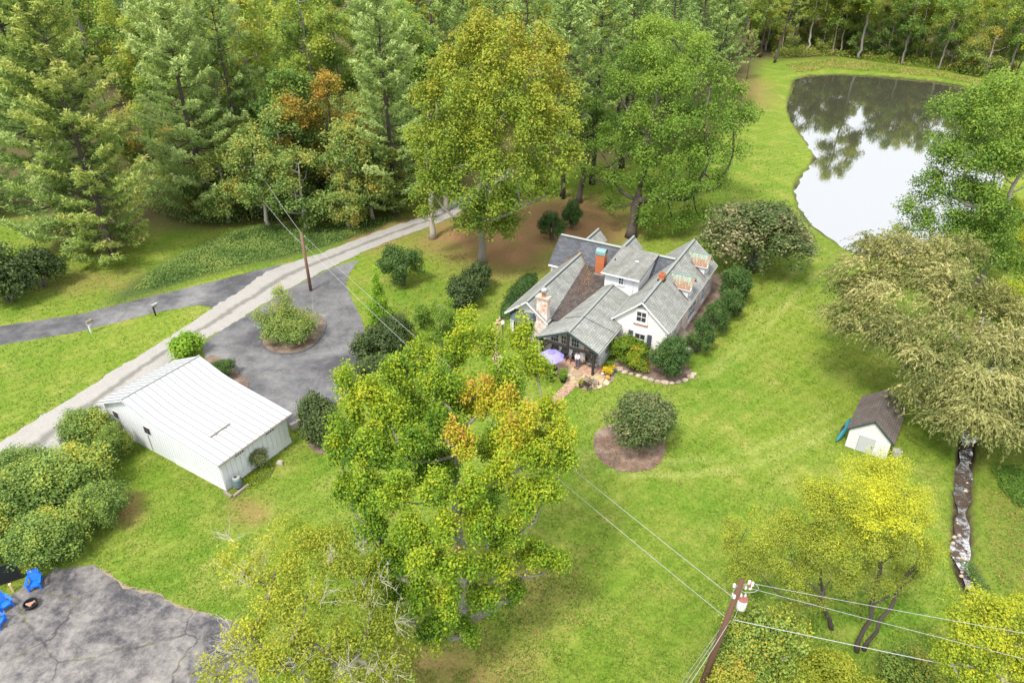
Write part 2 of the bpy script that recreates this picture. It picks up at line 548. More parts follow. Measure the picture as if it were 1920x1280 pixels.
L['tulip'] = leafmat('yellowing_leaves', [(.048, .105, .018), (.106, .185, .024), (.202, .270, .028), (.317, .340, .035), (.352, .250, .040)], obj_var=0)
L['oak'] = leafmat('green_leaves', [(.045, .105, .020), (.101, .193, .029), (.190, .292, .039), (.302, .396, .055)], trans=.46, obj_var=.06)
L['sparse'] = leafmat('olive_yellow_leaves', [(.09, .14, .02), (.20, .25, .025), (.32, .34, .03), (.42, .40, .045)], obj_var=0)
L['locust'] = leafmat('fine_yellow_leaves', [(.125, .15, .03), (.205, .245, .035), (.33, .37, .035), (.53, .52, .025)], obj_var=0)
L['willow'] = leafmat('willow_leaves', [(.069, .092, .028), (.178, .194, .058), (.345, .335, .120), (.540, .486, .210)], obj_var=0)
L['pine'] = leafmat('pine_needles', [(.106, .174, .050), (.218, .324, .088), (.372, .480, .150), (.555, .620, .263)], trans=.42, obj_var=.07)
L['pine_gold'] = leafmat('golden_pine_needles', [(.115, .190, .050), (.230, .333, .077), (.414, .471, .121), (.575, .506, .176)], trans=.42, obj_var=.05)
L['forest'] = leafmat('forest_leaves', [(.055, .115, .030), (.122, .218, .045), (.232, .333, .062), (.342, .410, .062), (.464, .422, .062)], trans=.46, obj_var=.16)
L['forest_y'] = leafmat('yellow_forest_leaves', [(.112, .165, .034), (.224, .293, .042), (.358, .403, .048), (.470, .439, .060)], trans=.46, obj_var=.14)
L['under'] = leafmat('understory_leaves', [(.060, .119, .031), (.132, .225, .050), (.240, .338, .090), (.348, .375, .084), (.480, .338, .060)], trans=.46, obj_var=.12)
L['box'] = leafmat('boxwood_leaves', [(.022, .053, .017), (.044, .094, .023), (.081, .144, .032), (.125, .188, .043)], trans=.2, obj_var=.1)
L['yew'] = leafmat('yew_leaves', [(.023, .042, .015), (.044, .072, .022), (.078, .111, .033), (.117, .143, .039)], trans=.2, obj_var=.1)
L['bright'] = leafmat('bright_green_leaves', [(.079, .166, .016), (.145, .276, .020), (.238, .386, .031), (.343, .414, .051)], obj_var=.06)
L['azalea'] = leafmat('azalea_leaves', [(.036, .090, .012), (.084, .168, .014), (.168, .240, .016), (.312, .312, .020), (.504, .240, .031)], obj_var=0)
L['hydrangea'] = leafmat('pale_headed_shrub_leaves', [(.034, .069, .020), (.081, .127, .034), (.172, .196, .073), (.368, .310, .176), (.437, .345, .215)], obj_var=0)
L['thicket'] = leafmat('thicket_leaves', [(.05, .10, .026), (.11, .19, .04), (.20, .29, .06), (.30, .36, .06), (.42, .38, .04)], obj_var=.1)
L['vine'] = leafmat('tangled_vine_leaves', [(.05, .09, .02), (.11, .19, .03), (.20, .29, .06), (.34, .34, .04), (.42, .28, .04)], obj_var=.06)
L['sapling'] = leafmat('green_yellow_leaves', [(.09, .16, .022), (.20, .28, .024), (.34, .38, .025), (.48, .44, .025)], obj_var=.06)
L['mum'] = leafmat('yellow_flowers', [(.06, .12, .02), (.55, .40, .01), (.7, .55, .02)], obj_var=0)
L['litter'] = leafmat('fallen_leaf', [(.10, .05, .025), (.22, .11, .05), (.36, .17, .06), (.44, .30, .10)], trans=.1, obj_var=0)
L['reed'] = leafmat('bank_grass_blades', [(.10, .16, .03), (.21, .28, .045), (.32, .33, .08), (.40, .33, .12)], obj_var=.05)
L['grass'] = leafmat('grass_blades', [(.055, .13, .012), (.12, .205, .02), (.205, .265, .034), (.34, .335, .08)], trans=.35, obj_var=0)

# ------------------------------------------------------------------ polygons on the ground
def dens(pts, step=.6, jit=.0, closed=True, seed=1):
    """closed smooth outline through pts, with an uneven edge"""
    r = np.random.default_rng(seed)
    pts = [np.array(p[:2], float) for p in pts]; n = len(pts); out = []
    for i in range(n if closed else n - 1):
        a, b = pts[i], pts[(i + 1) % n]
        k = max(1, int(np.linalg.norm(b - a) / step))
        for j in range(k): out.append(a + (b - a) * j / k)
    if not closed: out.append(pts[-1])
    out = np.array(out)
    if jit: out = out + r.normal(0, jit, out.shape)
    return out

def smooth_poly(pts, it=2, closed=True):
    P = np.array([p[:2] for p in pts], float)
    for _ in range(it):
        if closed:
            Q = np.roll(P, -1, 0)
            P = np.stack([P * .75 + Q * .25, P * .25 + Q * .75], 1).reshape(-1, 2)
        else:
            A, B = P[:-1], P[1:]
            I = np.stack([A * .75 + B * .25, A * .25 + B * .75], 1).reshape(-1, 2)
            P = np.vstack([P[:1], I, P[-1:]])
    return P

def px_poly(pts, it=2): return smooth_poly([at(*p) for p in pts], it)

def sheet(name, P, z, mat, kind='structure', parent=None):
    from mathutils.geometry import tessellate_polygon
    tris = tessellate_polygon([[Vector((float(x), float(y), 0)) for x, y in P]])
    me = bpy.data.meshes.new(name)
    vs = [(float(x), float(y), z) for x, y in P]
    fs = []
    for a, b, c in tris:
        A, B, C = vs[a], vs[b], vs[c]
        cr = (B[0]-A[0])*(C[1]-A[1]) - (B[1]-A[1])*(C[0]-A[0])
        fs.append((a, b, c) if cr > 0 else (a, c, b))
    me.from_pydata(vs, [], fs); me.materials.append(mat); me.update()
    o = obj(name, me, parent)
    if kind: o['kind'] = kind
    return o

def sdist(X, Y, P):
    """signed distance of points to polygon P (negative inside)"""
    d = np.full(X.shape, 1e9); ins = np.zeros(X.shape, bool)
    n = len(P)
    for i in range(n):
        x0, y0 = P[i]; x1, y1 = P[(i + 1) % n]
        dx, dy = x1 - x0, y1 - y0
        tt = np.clip(((X - x0) * dx + (Y - y0) * dy) / (dx * dx + dy * dy + 1e-12), 0, 1)
        d = np.minimum(d, np.hypot(X - x0 - tt * dx, Y - y0 - tt * dy))
        if abs(dy) > 1e-12:
            c = ((y0 > Y) != (y1 > Y)) & (X < dx * (Y - y0) / dy + x0)
            ins ^= c
    return np.where(ins, -d, d)

def ldist(X, Y, P):
    d = np.full(X.shape, 1e9)
    for i in range(len(P) - 1):
        x0, y0 = P[i][:2]; x1, y1 = P[i + 1][:2]
        dx, dy = x1 - x0, y1 - y0
        tt = np.clip(((X - x0) * dx + (Y - y0) * dy) / (dx * dx + dy * dy + 1e-12), 0, 1)
        d = np.minimum(d, np.hypot(X - x0 - tt * dx, Y - y0 - tt * dy))
    return d

POND = px_poly([(1485,138),(1560,133),(1640,136),(1750,145),(1830,158),(1868,175),(1890,215),(1900,270),(1893,330),(1868,380),(1810,420),(1760,452),(1710,476),(1655,478),(1610,471),(1570,455),(1530,430),(1500,400),(1486,372),(1482,345),(1490,325),(1512,305),(1521,285),(1512,266),(1490,240),(1475,214),(1470,190),(1478,163)], 2)
STREAM = smooth_poly([at(*p) for p in ((1990,560),(1925,595),(1880,660),(1845,740),(1822,800),(1811,860),(1808,915),(1806,960),(1808,1000),(1802,1035),(1813,1068),(1826,1100),(1850,1140),(1890,1190),(1950,1260),(2010,1330))], 4, False)
SW = np.interp(STREAM[:, 1], [20, 29, 32, 40, 60], [.22, .25, .44, .48, .5])     # half width

def vnoise(X, Y, s, seed):
    """smooth value noise in [0, 1]"""
    r = np.random.default_rng(seed); T = r.random((128, 128))
    x = X / s; y = Y / s
    xi = np.floor(x).astype(int); yi = np.floor(y).astype(int); fx = x - xi; fy = y - yi
    fx = fx * fx * (3 - 2 * fx); fy = fy * fy * (3 - 2 * fy)
    g = lambda a, b: T[a % 128, b % 128]
    return (g(xi, yi) * (1 - fx) + g(xi + 1, yi) * fx) * (1 - fy) + (g(xi, yi + 1) * (1 - fx) + g(xi + 1, yi + 1) * fx) * fy

# ------------------------------------------------------------------ ground: one sheet
xs = np.concatenate([np.arange(-600, -140, 40), np.arange(-140, -60, 2.5), np.arange(-60, 16, 1.0), np.arange(16, 32, .5), np.arange(32, 40, .25), np.arange(40, 72, .5), np.arange(72, 130, 1.0), np.arange(130, 200, 4), np.arange(200, 640, 40)])
ys = np.concatenate([np.arange(-120, 4, 20), np.arange(4, 24, 1), np.arange(24, 50, .5), np.arange(50, 120, .7), np.arange(120, 190, 1.2), np.arange(190, 260, 5), np.arange(260, 900, 40)])
GX, GY = np.meshgrid(xs, ys)
pd_ = sdist(GX, GY, POND)
sd_ = ldist(GX, GY, STREAM)
GZ = np.where(pd_ < 3, -np.clip((3 - pd_) / 5, 0, 1) ** 1.3 * .9, 0)
st = np.clip((1.05 - sd_) / .75, 0, 1); st = st * st * (3 - 2 * st)
GZ = GZ + np.where(np.abs(pd_ + .75) < 2.2, (vnoise(GX, GY, 1.6, 33) - .5) * .16 + (vnoise(GX, GY, 4.5, 34) - .5) * .16, 0)
GZ = np.minimum(GZ, -.55 * st * (.85 + .3 * vnoise(GX, GY, .8, 3)))
far = np.clip((np.hypot(GX - 20, GY - 60) - 190) / 260, 0, 1)
GZ = GZ + far * far * 24                                     # wooded slopes behind
gm = bpy.data.meshes.new('lawn')
ny, nx = GX.shape
co = np.stack([GX, GY, GZ], -1).reshape(-1, 3)
idx = np.arange(ny * nx).reshape(ny, nx)
F = np.stack([idx[:-1, :-1], idx[:-1, 1:], idx[1:, 1:], idx[1:, :-1]], -1).reshape(-1, 4)
def np_mesh(me, co, F, k):
    nf = len(F)
    me.vertices.add(len(co)); me.vertices.foreach_set('co', np.ascontiguousarray(co, np.float32).ravel())
    me.loops.add(nf * k); me.loops.foreach_set('vertex_index', np.ascontiguousarray(F, np.int32).ravel())
    me.polygons.add(nf); me.polygons.foreach_set('loop_start', np.arange(0, nf * k, k, dtype=np.int32))
    me.update(calc_edges=True)
np_mesh(gm, co, F, 4)
gm.polygons.foreach_set('use_smooth', np.ones(len(F), bool))

def zone(px_list, soft, w=None):
    P = px_poly(px_list, 1) if w is None else np.array(w, float)
    return np.clip(.5 - sdist(GX, GY, P) / (2 * soft), 0, 1)

litter = zone([(800,430),(860,395),(950,380),(1060,370),(1160,380),(1185,440),(1140,470),(1040,465),(1020,500),(930,520),(880,500),(850,470),(790,470)], 3.5) * .8
litter = np.maximum(litter, zone([(640,445),(700,425),(800,395),(830,410),(760,450),(700,480)], 1.2) * .5)
litter = np.maximum(litter, zone([(760,1190),(860,1180),(960,1230),(1000,1330),(700,1340),(650,1260)], 2.2) * .5)
litter = np.maximum(litter, zone([(930,1000),(1010,1020),(1060,1100),(1010,1160),(930,1120)], 2.5) * .42)
litter = np.maximum(litter, zone([(110,480),(220,470),(300,420),(330,350),(150,380),(90,440)], 2.5) * .42)
litter = np.maximum(litter, zone([(90,560),(230,545),(260,510),(150,500),(100,520)], 1.5) * .3)
litter = np.maximum(litter, zone([(225,925),(262,925),(258,985),(215,985)], .5) * .8)
litter = np.maximum(litter, zone([(445,930),(490,945),(500,970),(460,985),(430,955)], .8) * .75)
litter = np.maximum(litter, zone([(1380,140),(1430,150),(1440,200),(1390,200),(1350,160)], 4) * .6)
forest = zone(None, 4.0, [(-300, 95), (-75, 90), (-40, 84), (-27, 86), (-12, 92), (2, 108), (24, 112), (40, 132), (50, 160), (62, 192), (90, 199), (130, 190), (150, 160), (320, 150), (640, 200), (640, 900), (-600, 900), (-600, 95)])
ivy = zone([(230,540),(330,480),(470,420),(600,430),(740,405),(700,435),(560,478),(400,510),(300,545),(200,575)], 1.5)
wet = np.maximum(np.clip((.72 - sd_) / .3, 0, 1), np.clip((-.15 - pd_) / .5, 0, 1) * (.25 + .6 * vnoise(GX, GY, 3.1, 41)))
rightbank = zone([(1850,900),(1830,1000),(1850,1090),(1920,1200),(2100,1200),(2100,600),(1930,640)], 2.0) * .5
track = np.zeros(GX.shape)
for ln in ([(1060,840),(1200,870),(1330,862),(1450,835),(1560,775)], [(1080,870),(1210,893),(1350,884),(1470,856),(1570,800)], [(1340,690),(1390,640),(1440,560),(1500,500)], [(1300,715),(1370,690),(1440,610),(1530,510)]):
    track = np.maximum(track, np.clip(1 - ldist(GX, GY, smooth_poly([at(*p) for p in ln], 2, False)) / .55, 0, 1) * .8)
for nm, arr in (('litter', litter), ('forest', forest), ('ivy', ivy), ('wet', wet), ('bank', rightbank), ('track', track)):
    a = gm.attributes.new(nm, 'FLOAT', 'POINT'); a.data.foreach_set('value', arr.ravel().astype(np.float32))

t = NT('lawn_ground')
P = t.pos()
n_big = t.noise(P, .055, 5, .6, .5); n_mid = t.noise(P, .33, 6, .65); n_small = t.noise(P, 2.2, 6, .75); n_fine = t.noise(P, 5.0, 6, .8)
col = t.mix(t.ramp(n_big, [(.35, 0), (.68, 1)]), (.070, .142, .013), (.155, .202, .024))
col = t.mix(t.ramp(n_mid, [(.35, 0), (.72, .85)]), col, (.190, .203, .040))
col = t.mix(t.ramp(n_small, [(.46, 0), (.68, .8)]), col, (.055, .125, .008))
dry = t.ramp(t.math('ADD', t.math('MULTIPLY', n_mid, .5), t.math('MULTIPLY', n_small, .5)), [(.54, 0), (.66, .55)])
col = t.mix(dry, col, (.30, .27, .085))
wv = t.new('ShaderNodeTexWave', wave_type='BANDS'); wv.inputs['Scale'].default_value = .30; wv.inputs['Distortion'].default_value = 5.5
wv.inputs['Detail'].default_value = 2; wv.inputs['Detail Scale'].default_value = .35
mp = t.new('ShaderNodeMapping'); mp.inputs['Rotation'].default_value = (0, 0, .9); t.l.new(P, mp.inputs[0]); t.l.new(mp.outputs[0], wv.inputs[0])
col = t.mix(t.math('MULTIPLY', wv.outputs[1], .55), col, t.mix(1.0, col, (1.25, 1.18, 1.35), 'MULTIPLY'))
wv2 = t.new('ShaderNodeTexWave', wave_type='BANDS'); wv2.inputs['Scale'].default_value = .42; wv2.inputs['Distortion'].default_value = 1.6; wv2.inputs['Detail Scale'].default_value = .25
mp = t.new('ShaderNodeMapping'); mp.inputs['Rotation'].default_value = (0, 0, -.62); t.l.new(P, mp.inputs[0]); t.l.new(mp.outputs[0], wv2.inputs[0])
col = t.mix(t.math('MULTIPLY', wv2.outputs[1], t.ramp(n_big, [(.42, .0), (.6, .42)])), col, t.mix(1.0, col, (.74, .82, .8), 'MULTIPLY'))
col = t.mix(t.math('MULTIPLY', t.attr('track'), t.ramp(n_mid, [(.3, .1), (.6, .55)])), col, (.30, .32, .10))
col = t.mix(1.0, col, t.ramp(n_fine, [(.28, .6), (.5, 1.0), (.72, 1.4)]), 'MULTIPLY')
wob = t.math('ADD', t.math('MULTIPLY', t.math('SUBTRACT', n_mid, .5), 1.5), t.math('MULTIPLY', t.math('SUBTRACT', n_small, .5), 1.1))
def zmix(col, name, c, gain=1.0):
    f = t.math('MULTIPLY', t.attr(name), t.math('ADD', 1.0, wob), True)
    f = t.math('MULTIPLY', f, gain, True)
    return t.mix(f, col, c)
lit = t.mix(t.ramp(n_fine, [(.3, 0), (.7, 1)]), (.14, .085, .042), (.30, .175, .085))
col = zmix(col, 'bank', (.10, .12, .022), 1.3)
col = zmix(col, 'ivy', t.mix(t.ramp(n_fine, [(.35, 0), (.65, 1)]), (.025, .048, .014), (.085, .12, .03)), 1.3)
col = zmix(col, 'litter', lit, 1.25)
col = zmix(col, 'forest', t.mix(n_small, (.045, .05, .018), (.12, .09, .045)), 1.5)
col = zmix(col, 'wet', (.05, .036, .024), 1.4)
hh = t.math('ADD', t.math('MULTIPLY', n_small, .6), n_fine)
t.bump(hh, .75, .09)
t.b.inputs['Specular IOR Level'].default_value = .06
gm.materials.append(t.done(col, .95))
ground = obj('lawn', gm); ground['kind'] = 'structure'

# water
t = NT('pond_water')
P = t.pos(); n = t.noise(P, 1.4, 3, .6)
b = t.new('ShaderNodeBump'); b.inputs['Strength'].default_value = .035; b.inputs['Distance'].default_value = .05; t.put(b.inputs['Height'], n)
gl = t.new('ShaderNodeBsdfGlossy'); gl.inputs['Roughness'].default_value = .02; gl.inputs['Color'].default_value = (.83, .835, .85, 1); t.l.new(b.outputs[0], gl.inputs['Normal'])
df = t.new('ShaderNodeBsdfDiffuse'); df.inputs['Color'].default_value = (.05, .05, .032, 1)
mx = t.new('ShaderNodeMixShader'); mx.inputs[0].default_value = .47
t.l.new(df.outputs[0], mx.inputs[1]); t.l.new(gl.outputs[0], mx.inputs[2]); t.l.new(mx.outputs[0], t.o.inputs[0])
M['water'] = t.m
cc = POND.mean(0)
sheet('pond', POND + (POND - cc) / np.linalg.norm(POND - cc, axis=1, keepdims=True) * .9, -.62, M['water'])
t = NT('stream_water')
P = t.pos(); n = t.noise(P, 1.3, 5, .7, 1.0)
b = t.new('ShaderNodeBump'); b.inputs['Strength'].default_value = .8; b.inputs['Distance'].default_value = .12; t.put(b.inputs['Height'], n)
gl = t.new('ShaderNodeBsdfGlossy'); gl.inputs['Roughness'].default_value = .12; gl.inputs['Color'].default_value = (.9, .9, .95, 1); t.l.new(b.outputs[0], gl.inputs['Normal'])
df = t.new('ShaderNodeBsdfDiffuse'); t.put(df.inputs['Color'], t.mix(t.noise(P, .9, 5, .7), (.025, .018, .012), (.085, .06, .045)))
mx = t.new('ShaderNodeMixShader'); t.put(mx.inputs[0], t.ramp(t.noise(P, 1.1, 6, .75), [(.48, .02), (.58, .8)]))  # noise patches of mirror share, painting white glints into the water
t.l.new(df.outputs[0], mx.inputs[1]); t.l.new(gl.outputs[0], mx.inputs[2]); t.l.new(mx.outputs[0], t.o.inputs[0])
M['stream'] = t.m
TN = np.gradient(STREAM, axis=0); TN /= np.linalg.norm(TN, axis=1, keepdims=True); NN = np.stack([-TN[:, 1], TN[:, 0]], 1)
_s = np.cumsum(np.linalg.norm(np.gradient(STREAM, axis=0), axis=1)); wid = (SW * (1 + .30 * np.sin(_s * .9) + .22 * np.sin(_s * 2.3 + 1)))[:, None]
SL, SR = STREAM + NN * wid, STREAM - NN * wid
m = MB()
for i in range(len(STREAM) - 1):
    m.face([(*SR[i], -.36), (*SR[i+1], -.36), (*SL[i+1], -.36), (*SL[i], -.36)][::-1])
m.build('stream', M['stream'])['kind'] = 'structure'

# ------------------------------------------------------------------ roads, drive, beds
def strip(name, left, right, z, mat, jit=.1, seed=3):
    """ribbon between two matched edge lines, uv: across, along"""
    def res(P, n):
        P = np.array([p[:2] for p in P], float); P = smooth_poly(P, 2, False)
        s = np.concatenate([[0], np.cumsum(np.linalg.norm(np.diff(P, axis=0), axis=1))])
        q = np.linspace(0, s[-1], n)
        return np.stack([np.interp(q, s, P[:, 0]), np.interp(q, s, P[:, 1])], 1)
    n = 160
    A, B = res(left, n), res(right, n)
    r = np.random.default_rng(seed)
    A = A + r.normal(0, jit, A.shape); B = B + r.normal(0, jit, B.shape)
    m = MB()
    for i in range(n - 1):
        m.face([(*A[i], z), (*B[i], z), (*B[i+1], z), (*A[i+1], z)], [(0, i * .5), (1, i * .5), (1, i * .5 + .5), (0, i * .5 + .5)])
    o = m.build(name, mat); o['kind'] = 'structure'
    return o
GL = [at(*p) for p in ((-140,915),(0,829),(144,740),(252,671),(359,606),(399,578),(450,545),(505,504),(600,477),(700,437),(800,404),(855,376),(895,350),(925,318))]
GR = [at(*p) for p in ((-20,960),(100,868),(190,782),(262,725),(331,668),(381,640),(478,581),(555,533),(626,499),(680,473),(757,442),(832,416),(885,384),(935,352),(965,318))]
strip('gravel_road', GL, GR, .03, M['gravel'])
dr = [(-90,624),(0,611.5),(148,589),(297,552),(386,531),(504,501),(560,489),(470,550),(410,590),(396,576),(371,572),(297,585),(148,622),(0,647),(-90,664)]
sheet('paved_driveway', dens([at(*p) for p in dr], .7, .05), .012, M['asphalt'])
circ = [(374,648),(381,641),(478,582),(555,535),(626,500),(677,485),(662,502),(652,520),(649,533),(655,553),(670,580),(681,606),(684,638),(678,672),(671,706),(655,740),(610,772),(545,800),(520,800),(470,760),(400,700)]
sheet('circular_drive', dens(smooth_poly([at(*p) for p in circ], 1), .7, .04), .016, M['asphalt'])
padp = [(-120,1160),(-20,1128),(30,1110),(60,1085),(110,1065),(175,1058),(203,1075),(235,1098),(290,1111),(340,1137),(400,1152),(440,1166),(472,1200),(500,1330),(-160,1330)]
sheet('parking_pad', dens([at(*p) for p in padp], .35, .07), .014, M['pad'])
# pale crumbled edge of the pad
ed = dens([at(*p) for p in ((175,1058),(203,1075),(235,1098),(290,1111),(340,1137),(400,1152))], .3, .05, False)
m = MB(); r_ = np.random.default_rng(5); w_ = np.abs(r_.normal(.10, .07, len(ed)))
for i in range(len(ed) - 1):
    m.face([(ed[i][0], ed[i][1] - w_[i], .02), (ed[i+1][0], ed[i+1][1] - w_[i+1], .02), (ed[i+1][0] + .03, ed[i+1][1] + w_[i+1] * .5, .02), (ed[i][0] + .03, ed[i][1] + w_[i] * .5, .02)])
m.build('pad_edge', M['mortar'])['kind'] = 'structure'

_bz = [.03]
def bed(name, pts, z=None, jit=.06):
    _bz[0] += .004; z = z or _bz[0]
    P = dens(px_poly(pts, 2), .35, jit)
    o = sheet(name, P, z, M['mulch'])
    return P
isl = bed('mulch_island', [(489,638),(493,650),(508,660),(533,665),(566,661),(593,646),(610,619),(611,600),(598,588),(560,578),(520,585),(498,605)], .06, .02)
m = MB()
for i in range(len(isl)):
    a, b = isl[i], isl[(i + 1) % len(isl)]
    m.beam((a[0], a[1], .045), (b[0], b[1], .045), .14, .12)
m.build('island_kerb', M['asphalt'])['kind'] = 'structure'
bed('mulch_bed', [(1117,806),(1111,828),(1118,856),(1145,879),(1185,886),(1225,880),(1246,858),(1248,826),(1215,800),(1160,793)])
bed('mulch_bed', [(575,815),(580,842),(600,853),(630,853),(648,838),(646,800),(600,785)])
bed('mulch_bed', [(372,690),(395,660),(440,690),(470,720),(455,735),(400,715)])
bed('mulch_bed', [(1145,690),(1160,660),(1225,640),(1300,690),(1292,710),(1262,719),(1220,712),(1170,698)])
bed('mulch_bed', [(1240,660),(1300,560),(1350,500),(1375,530),(1362,590),(1315,650),(1285,675)])
bed('mulch_bed', [(420,905),(500,868),(525,880),(450,925)], jit=.1)

# ------------------------------------------------------------------ foliage tools
def unit(v): return v / (np.linalg.norm(v, axis=-1, keepdims=True) + 1e-9)

def leaf_mesh(name, P, N, size, tint, mat, aspect=.6, T=None, r=rng, fold=.12):
    """one kite-shaped face per leaf; P centres, N normals, T axis"""
    n = len(P); size = np.broadcast_to(size, (n,))[:, None]
    if T is None: T = r.normal(size=(n, 3))
    N = unit(N); T = unit(T - N * (T * N).sum(1, keepdims=True)); B = np.cross(N, T)
    h = size * .5; w = size * aspect * .5
    up = N * size * fold
    V = np.stack([P - T * h, P + B * w + T * h * .12 + up, P + T * h, P - B * w + T * h * .12 + up], 1).reshape(-1, 3)
    F = np.arange(4 * n).reshape(n, 4)
    me = bpy.data.meshes.new(name); np_mesh(me, V, F, 4)
    a = me.attributes.new('tint', 'FLOAT', 'FACE'); a.data.foreach_set('value', np.clip(tint, 0, 1).astype(np.float32))
    me.materials.append(mat)
    return me

def crown_leaves(clumps, n, leaf, r, up=.55, per=11, spread=1.15, vary=(.07, .07), shell=(.42, 1.0), low=.3, outw=.75, sub=7, spire=0.0):
    """clumps: (x, y, z, rx, rz, tint) -> leaf arrays, in sprigs on each clump's shell"""
    C = np.asarray(clumps, float)
    if sub:
        Q = [C * np.array([1, 1, 1, .62, .62, 1])]
        for k in range(sub):
            d = unit(r.normal(size=(len(C), 3))); lim = -.1 if low < .5 else -.65; d[:, 2] = np.where(d[:, 2] < lim, -d[:, 2] * .8, d[:, 2])
            rr = C[:, 3] * r.uniform(.30, .50, len(C))
            p = C[:, :3] + d * C[:, [3, 3, 4]] * r.uniform(.55, .95, (len(C), 1))
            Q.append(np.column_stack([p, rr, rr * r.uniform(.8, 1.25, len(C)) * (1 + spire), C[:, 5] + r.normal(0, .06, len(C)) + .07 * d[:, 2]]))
        if spire:
            rr = C[:, 3] * .34
            Q.append(np.column_stack([C[:, :2] + r.normal(0, .12, (len(C), 2)) * C[:, 3:4], C[:, 2] + C[:, 4] * .95, rr, rr * 1.9, C[:, 5] + .07]))
            Q.append(np.column_stack([C[:, :2] + r.normal(0, .45, (len(C), 2)) * C[:, 3:4], C[:, 2] + C[:, 4] * .7, rr * .8, rr * 1.6, C[:, 5] + .05]))
        C = np.concatenate(Q)
    w = C[:, 3] * C[:, 4]; w = w / w.sum()
    if sub: w[:len(Q[0])] *= .35; w /= w.sum()
    ns = max(1, n // per)
    ci = r.choice(len(C), ns, p=w)
    d = unit(r.normal(size=(ns, 3)))
    flip = (d[:, 2] < -.25) & (r.random(ns) > low)
    d[flip, 2] *= -1
    rad = shell[0] + (shell[1] - shell[0]) * r.random(ns) ** .6
    R = C[ci][:, [3, 3, 4]]
    S = C[ci][:, :3] + d * R * rad[:, None]
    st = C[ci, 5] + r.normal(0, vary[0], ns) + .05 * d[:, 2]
    li = np.repeat(np.arange(ns), per)
    m = len(li)
    P = S[li] + r.normal(size=(m, 3)) * (leaf * spread)
    N = d[li] * outw + np.array([0, 0, up]) + r.normal(size=(m, 3)) * .45
    tint = st[li] + r.normal(0, vary[1], m)
    size = leaf * r.uniform(.7, 1.3, m)
    return P, N, size, tint

def skeleton(mb, base, top, r0, clumps, r, rise=.35, min_r=.025, sides=7, wig=.12, first=.25):
    """trunk and limbs that reach every clump"""
    base = np.array(base, float); top = np.array(top, float)
    k = max(5, int(np.linalg.norm(top - base) / .9))
    nodes = [base + (top - base) * i / k for i in range(k + 1)]
    for i in range(1, k): nodes[i] = nodes[i] + np.append(r.normal(0, wig, 2), 0)
    par = [-1] + list(range(k))
    kidpaths = [list(range(k + 1))]
    C = np.asarray(clumps, float)[:, :3]
    zmin = base[2] + first * (top[2] - base[2])
    order = np.argsort(np.linalg.norm((C - base)[:, :2], axis=1) + .3 * (C[:, 2] - base[2]))
    for ci in order:
        c = C[ci]
        NA = np.array(nodes)
        dv = c - NA; dist = np.linalg.norm(dv, axis=1); hz = np.linalg.norm(dv[:, :2], axis=1)
        pen = np.maximum(0, NA[:, 2] - (c[2] - rise * hz)) * 1.6 + np.where(NA[:, 2] < zmin, 30, 0)
        j = int(np.argmin(dist + pen))
        a = nodes[j]; ns = max(2, int(dist[j] / 1.1))
        path = [j]
        for s in range(1, ns + 1):
            f = s / ns
            q = a + (c - a) * f + np.array([0, 0, -math.sin(f * math.pi) * dist[j] * .08]) + (r.normal(0, .10, 3) if s < ns else 0)
            nodes.append(q); par.append(path[-1]); path.append(len(nodes) - 1)
        kidpaths.append(path)
    cnt = np.zeros(len(nodes))
    leafs = [p[-1] for p in kidpaths]
    for lf in leafs:
        q = lf
        while q >= 0: cnt[q] += 1; q = par[q]
    rad = np.maximum(min_r, r0 * np.sqrt(cnt / cnt[0]) ** 1.05)
    for i, p in enumerate(kidpaths):
        rr = [float(rad[q]) for q in p]
        if i == 0:
            z0 = np.array([nodes[q][2] for q in p]); rr = [x * (1.0 + .55 * math.exp(-(z - base[2]) * 1.6)) for x, z in zip(rr, z0)]
        else:
            rr[0] = min(rr[0], rr[1] * 1.35)
        rr[-1] = max(.012, rr[-1] * .5)
        mb.tube([nodes[q] for q in p], rr, sides if i == 0 else max(4, sides - 2), cap=(i == 0))
    return mb

def auto_clumps(h, R, z0, m, r, cr=.30, plume=1.0, prof=None, tint=(.35, .12), top_t=.18):
    prof = prof or (lambda f: math.sin(math.pi * (.12 + .80 * f)) ** .75)
    out = []
    for i in range(m):
        f = r.random() ** .85; rr = R * prof(f) * math.sqrt(r.uniform(.18, 1)); a = r.uniform(0, 2 * math.pi)
        c = R * cr * r.uniform(.7, 1.25) * (1 - .3 * f)
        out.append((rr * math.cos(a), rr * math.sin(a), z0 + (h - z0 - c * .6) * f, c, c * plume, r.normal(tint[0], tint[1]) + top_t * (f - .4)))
    return out

def tree_meshes(kind, clumps, base, top, r0, nleaf, leaf, lmat, bmat, r, aspect=.62, skel=True, **kw):
    mb = MB(); skw = {k: kw.pop(k) for k in ('rise', 'min_r', 'wig', 'first') if k in kw}
    skeleton(mb, base, top, r0, clumps, r, **skw)
    P, N, S, T = crown_leaves(clumps, nleaf, leaf, r, **kw)
    return mb.mesh(kind + '_trunk', bmat, True), leaf_mesh(kind + '_crown', P, N, S, T, lmat, aspect, r=r)

def plant(name, label, cat, loc, meshes, rz=0.0, group=None, scale=1.0, parts=('trunk', 'crown')):
    t_ = thing(name, label, cat, loc, rz, group)
    t_.scale = (scale,) * 3 if not hasattr(scale, '__len__') else scale
    for nm, me in zip(parts, meshes):
        if me is not None: obj(nm, me, t_)
    return t_

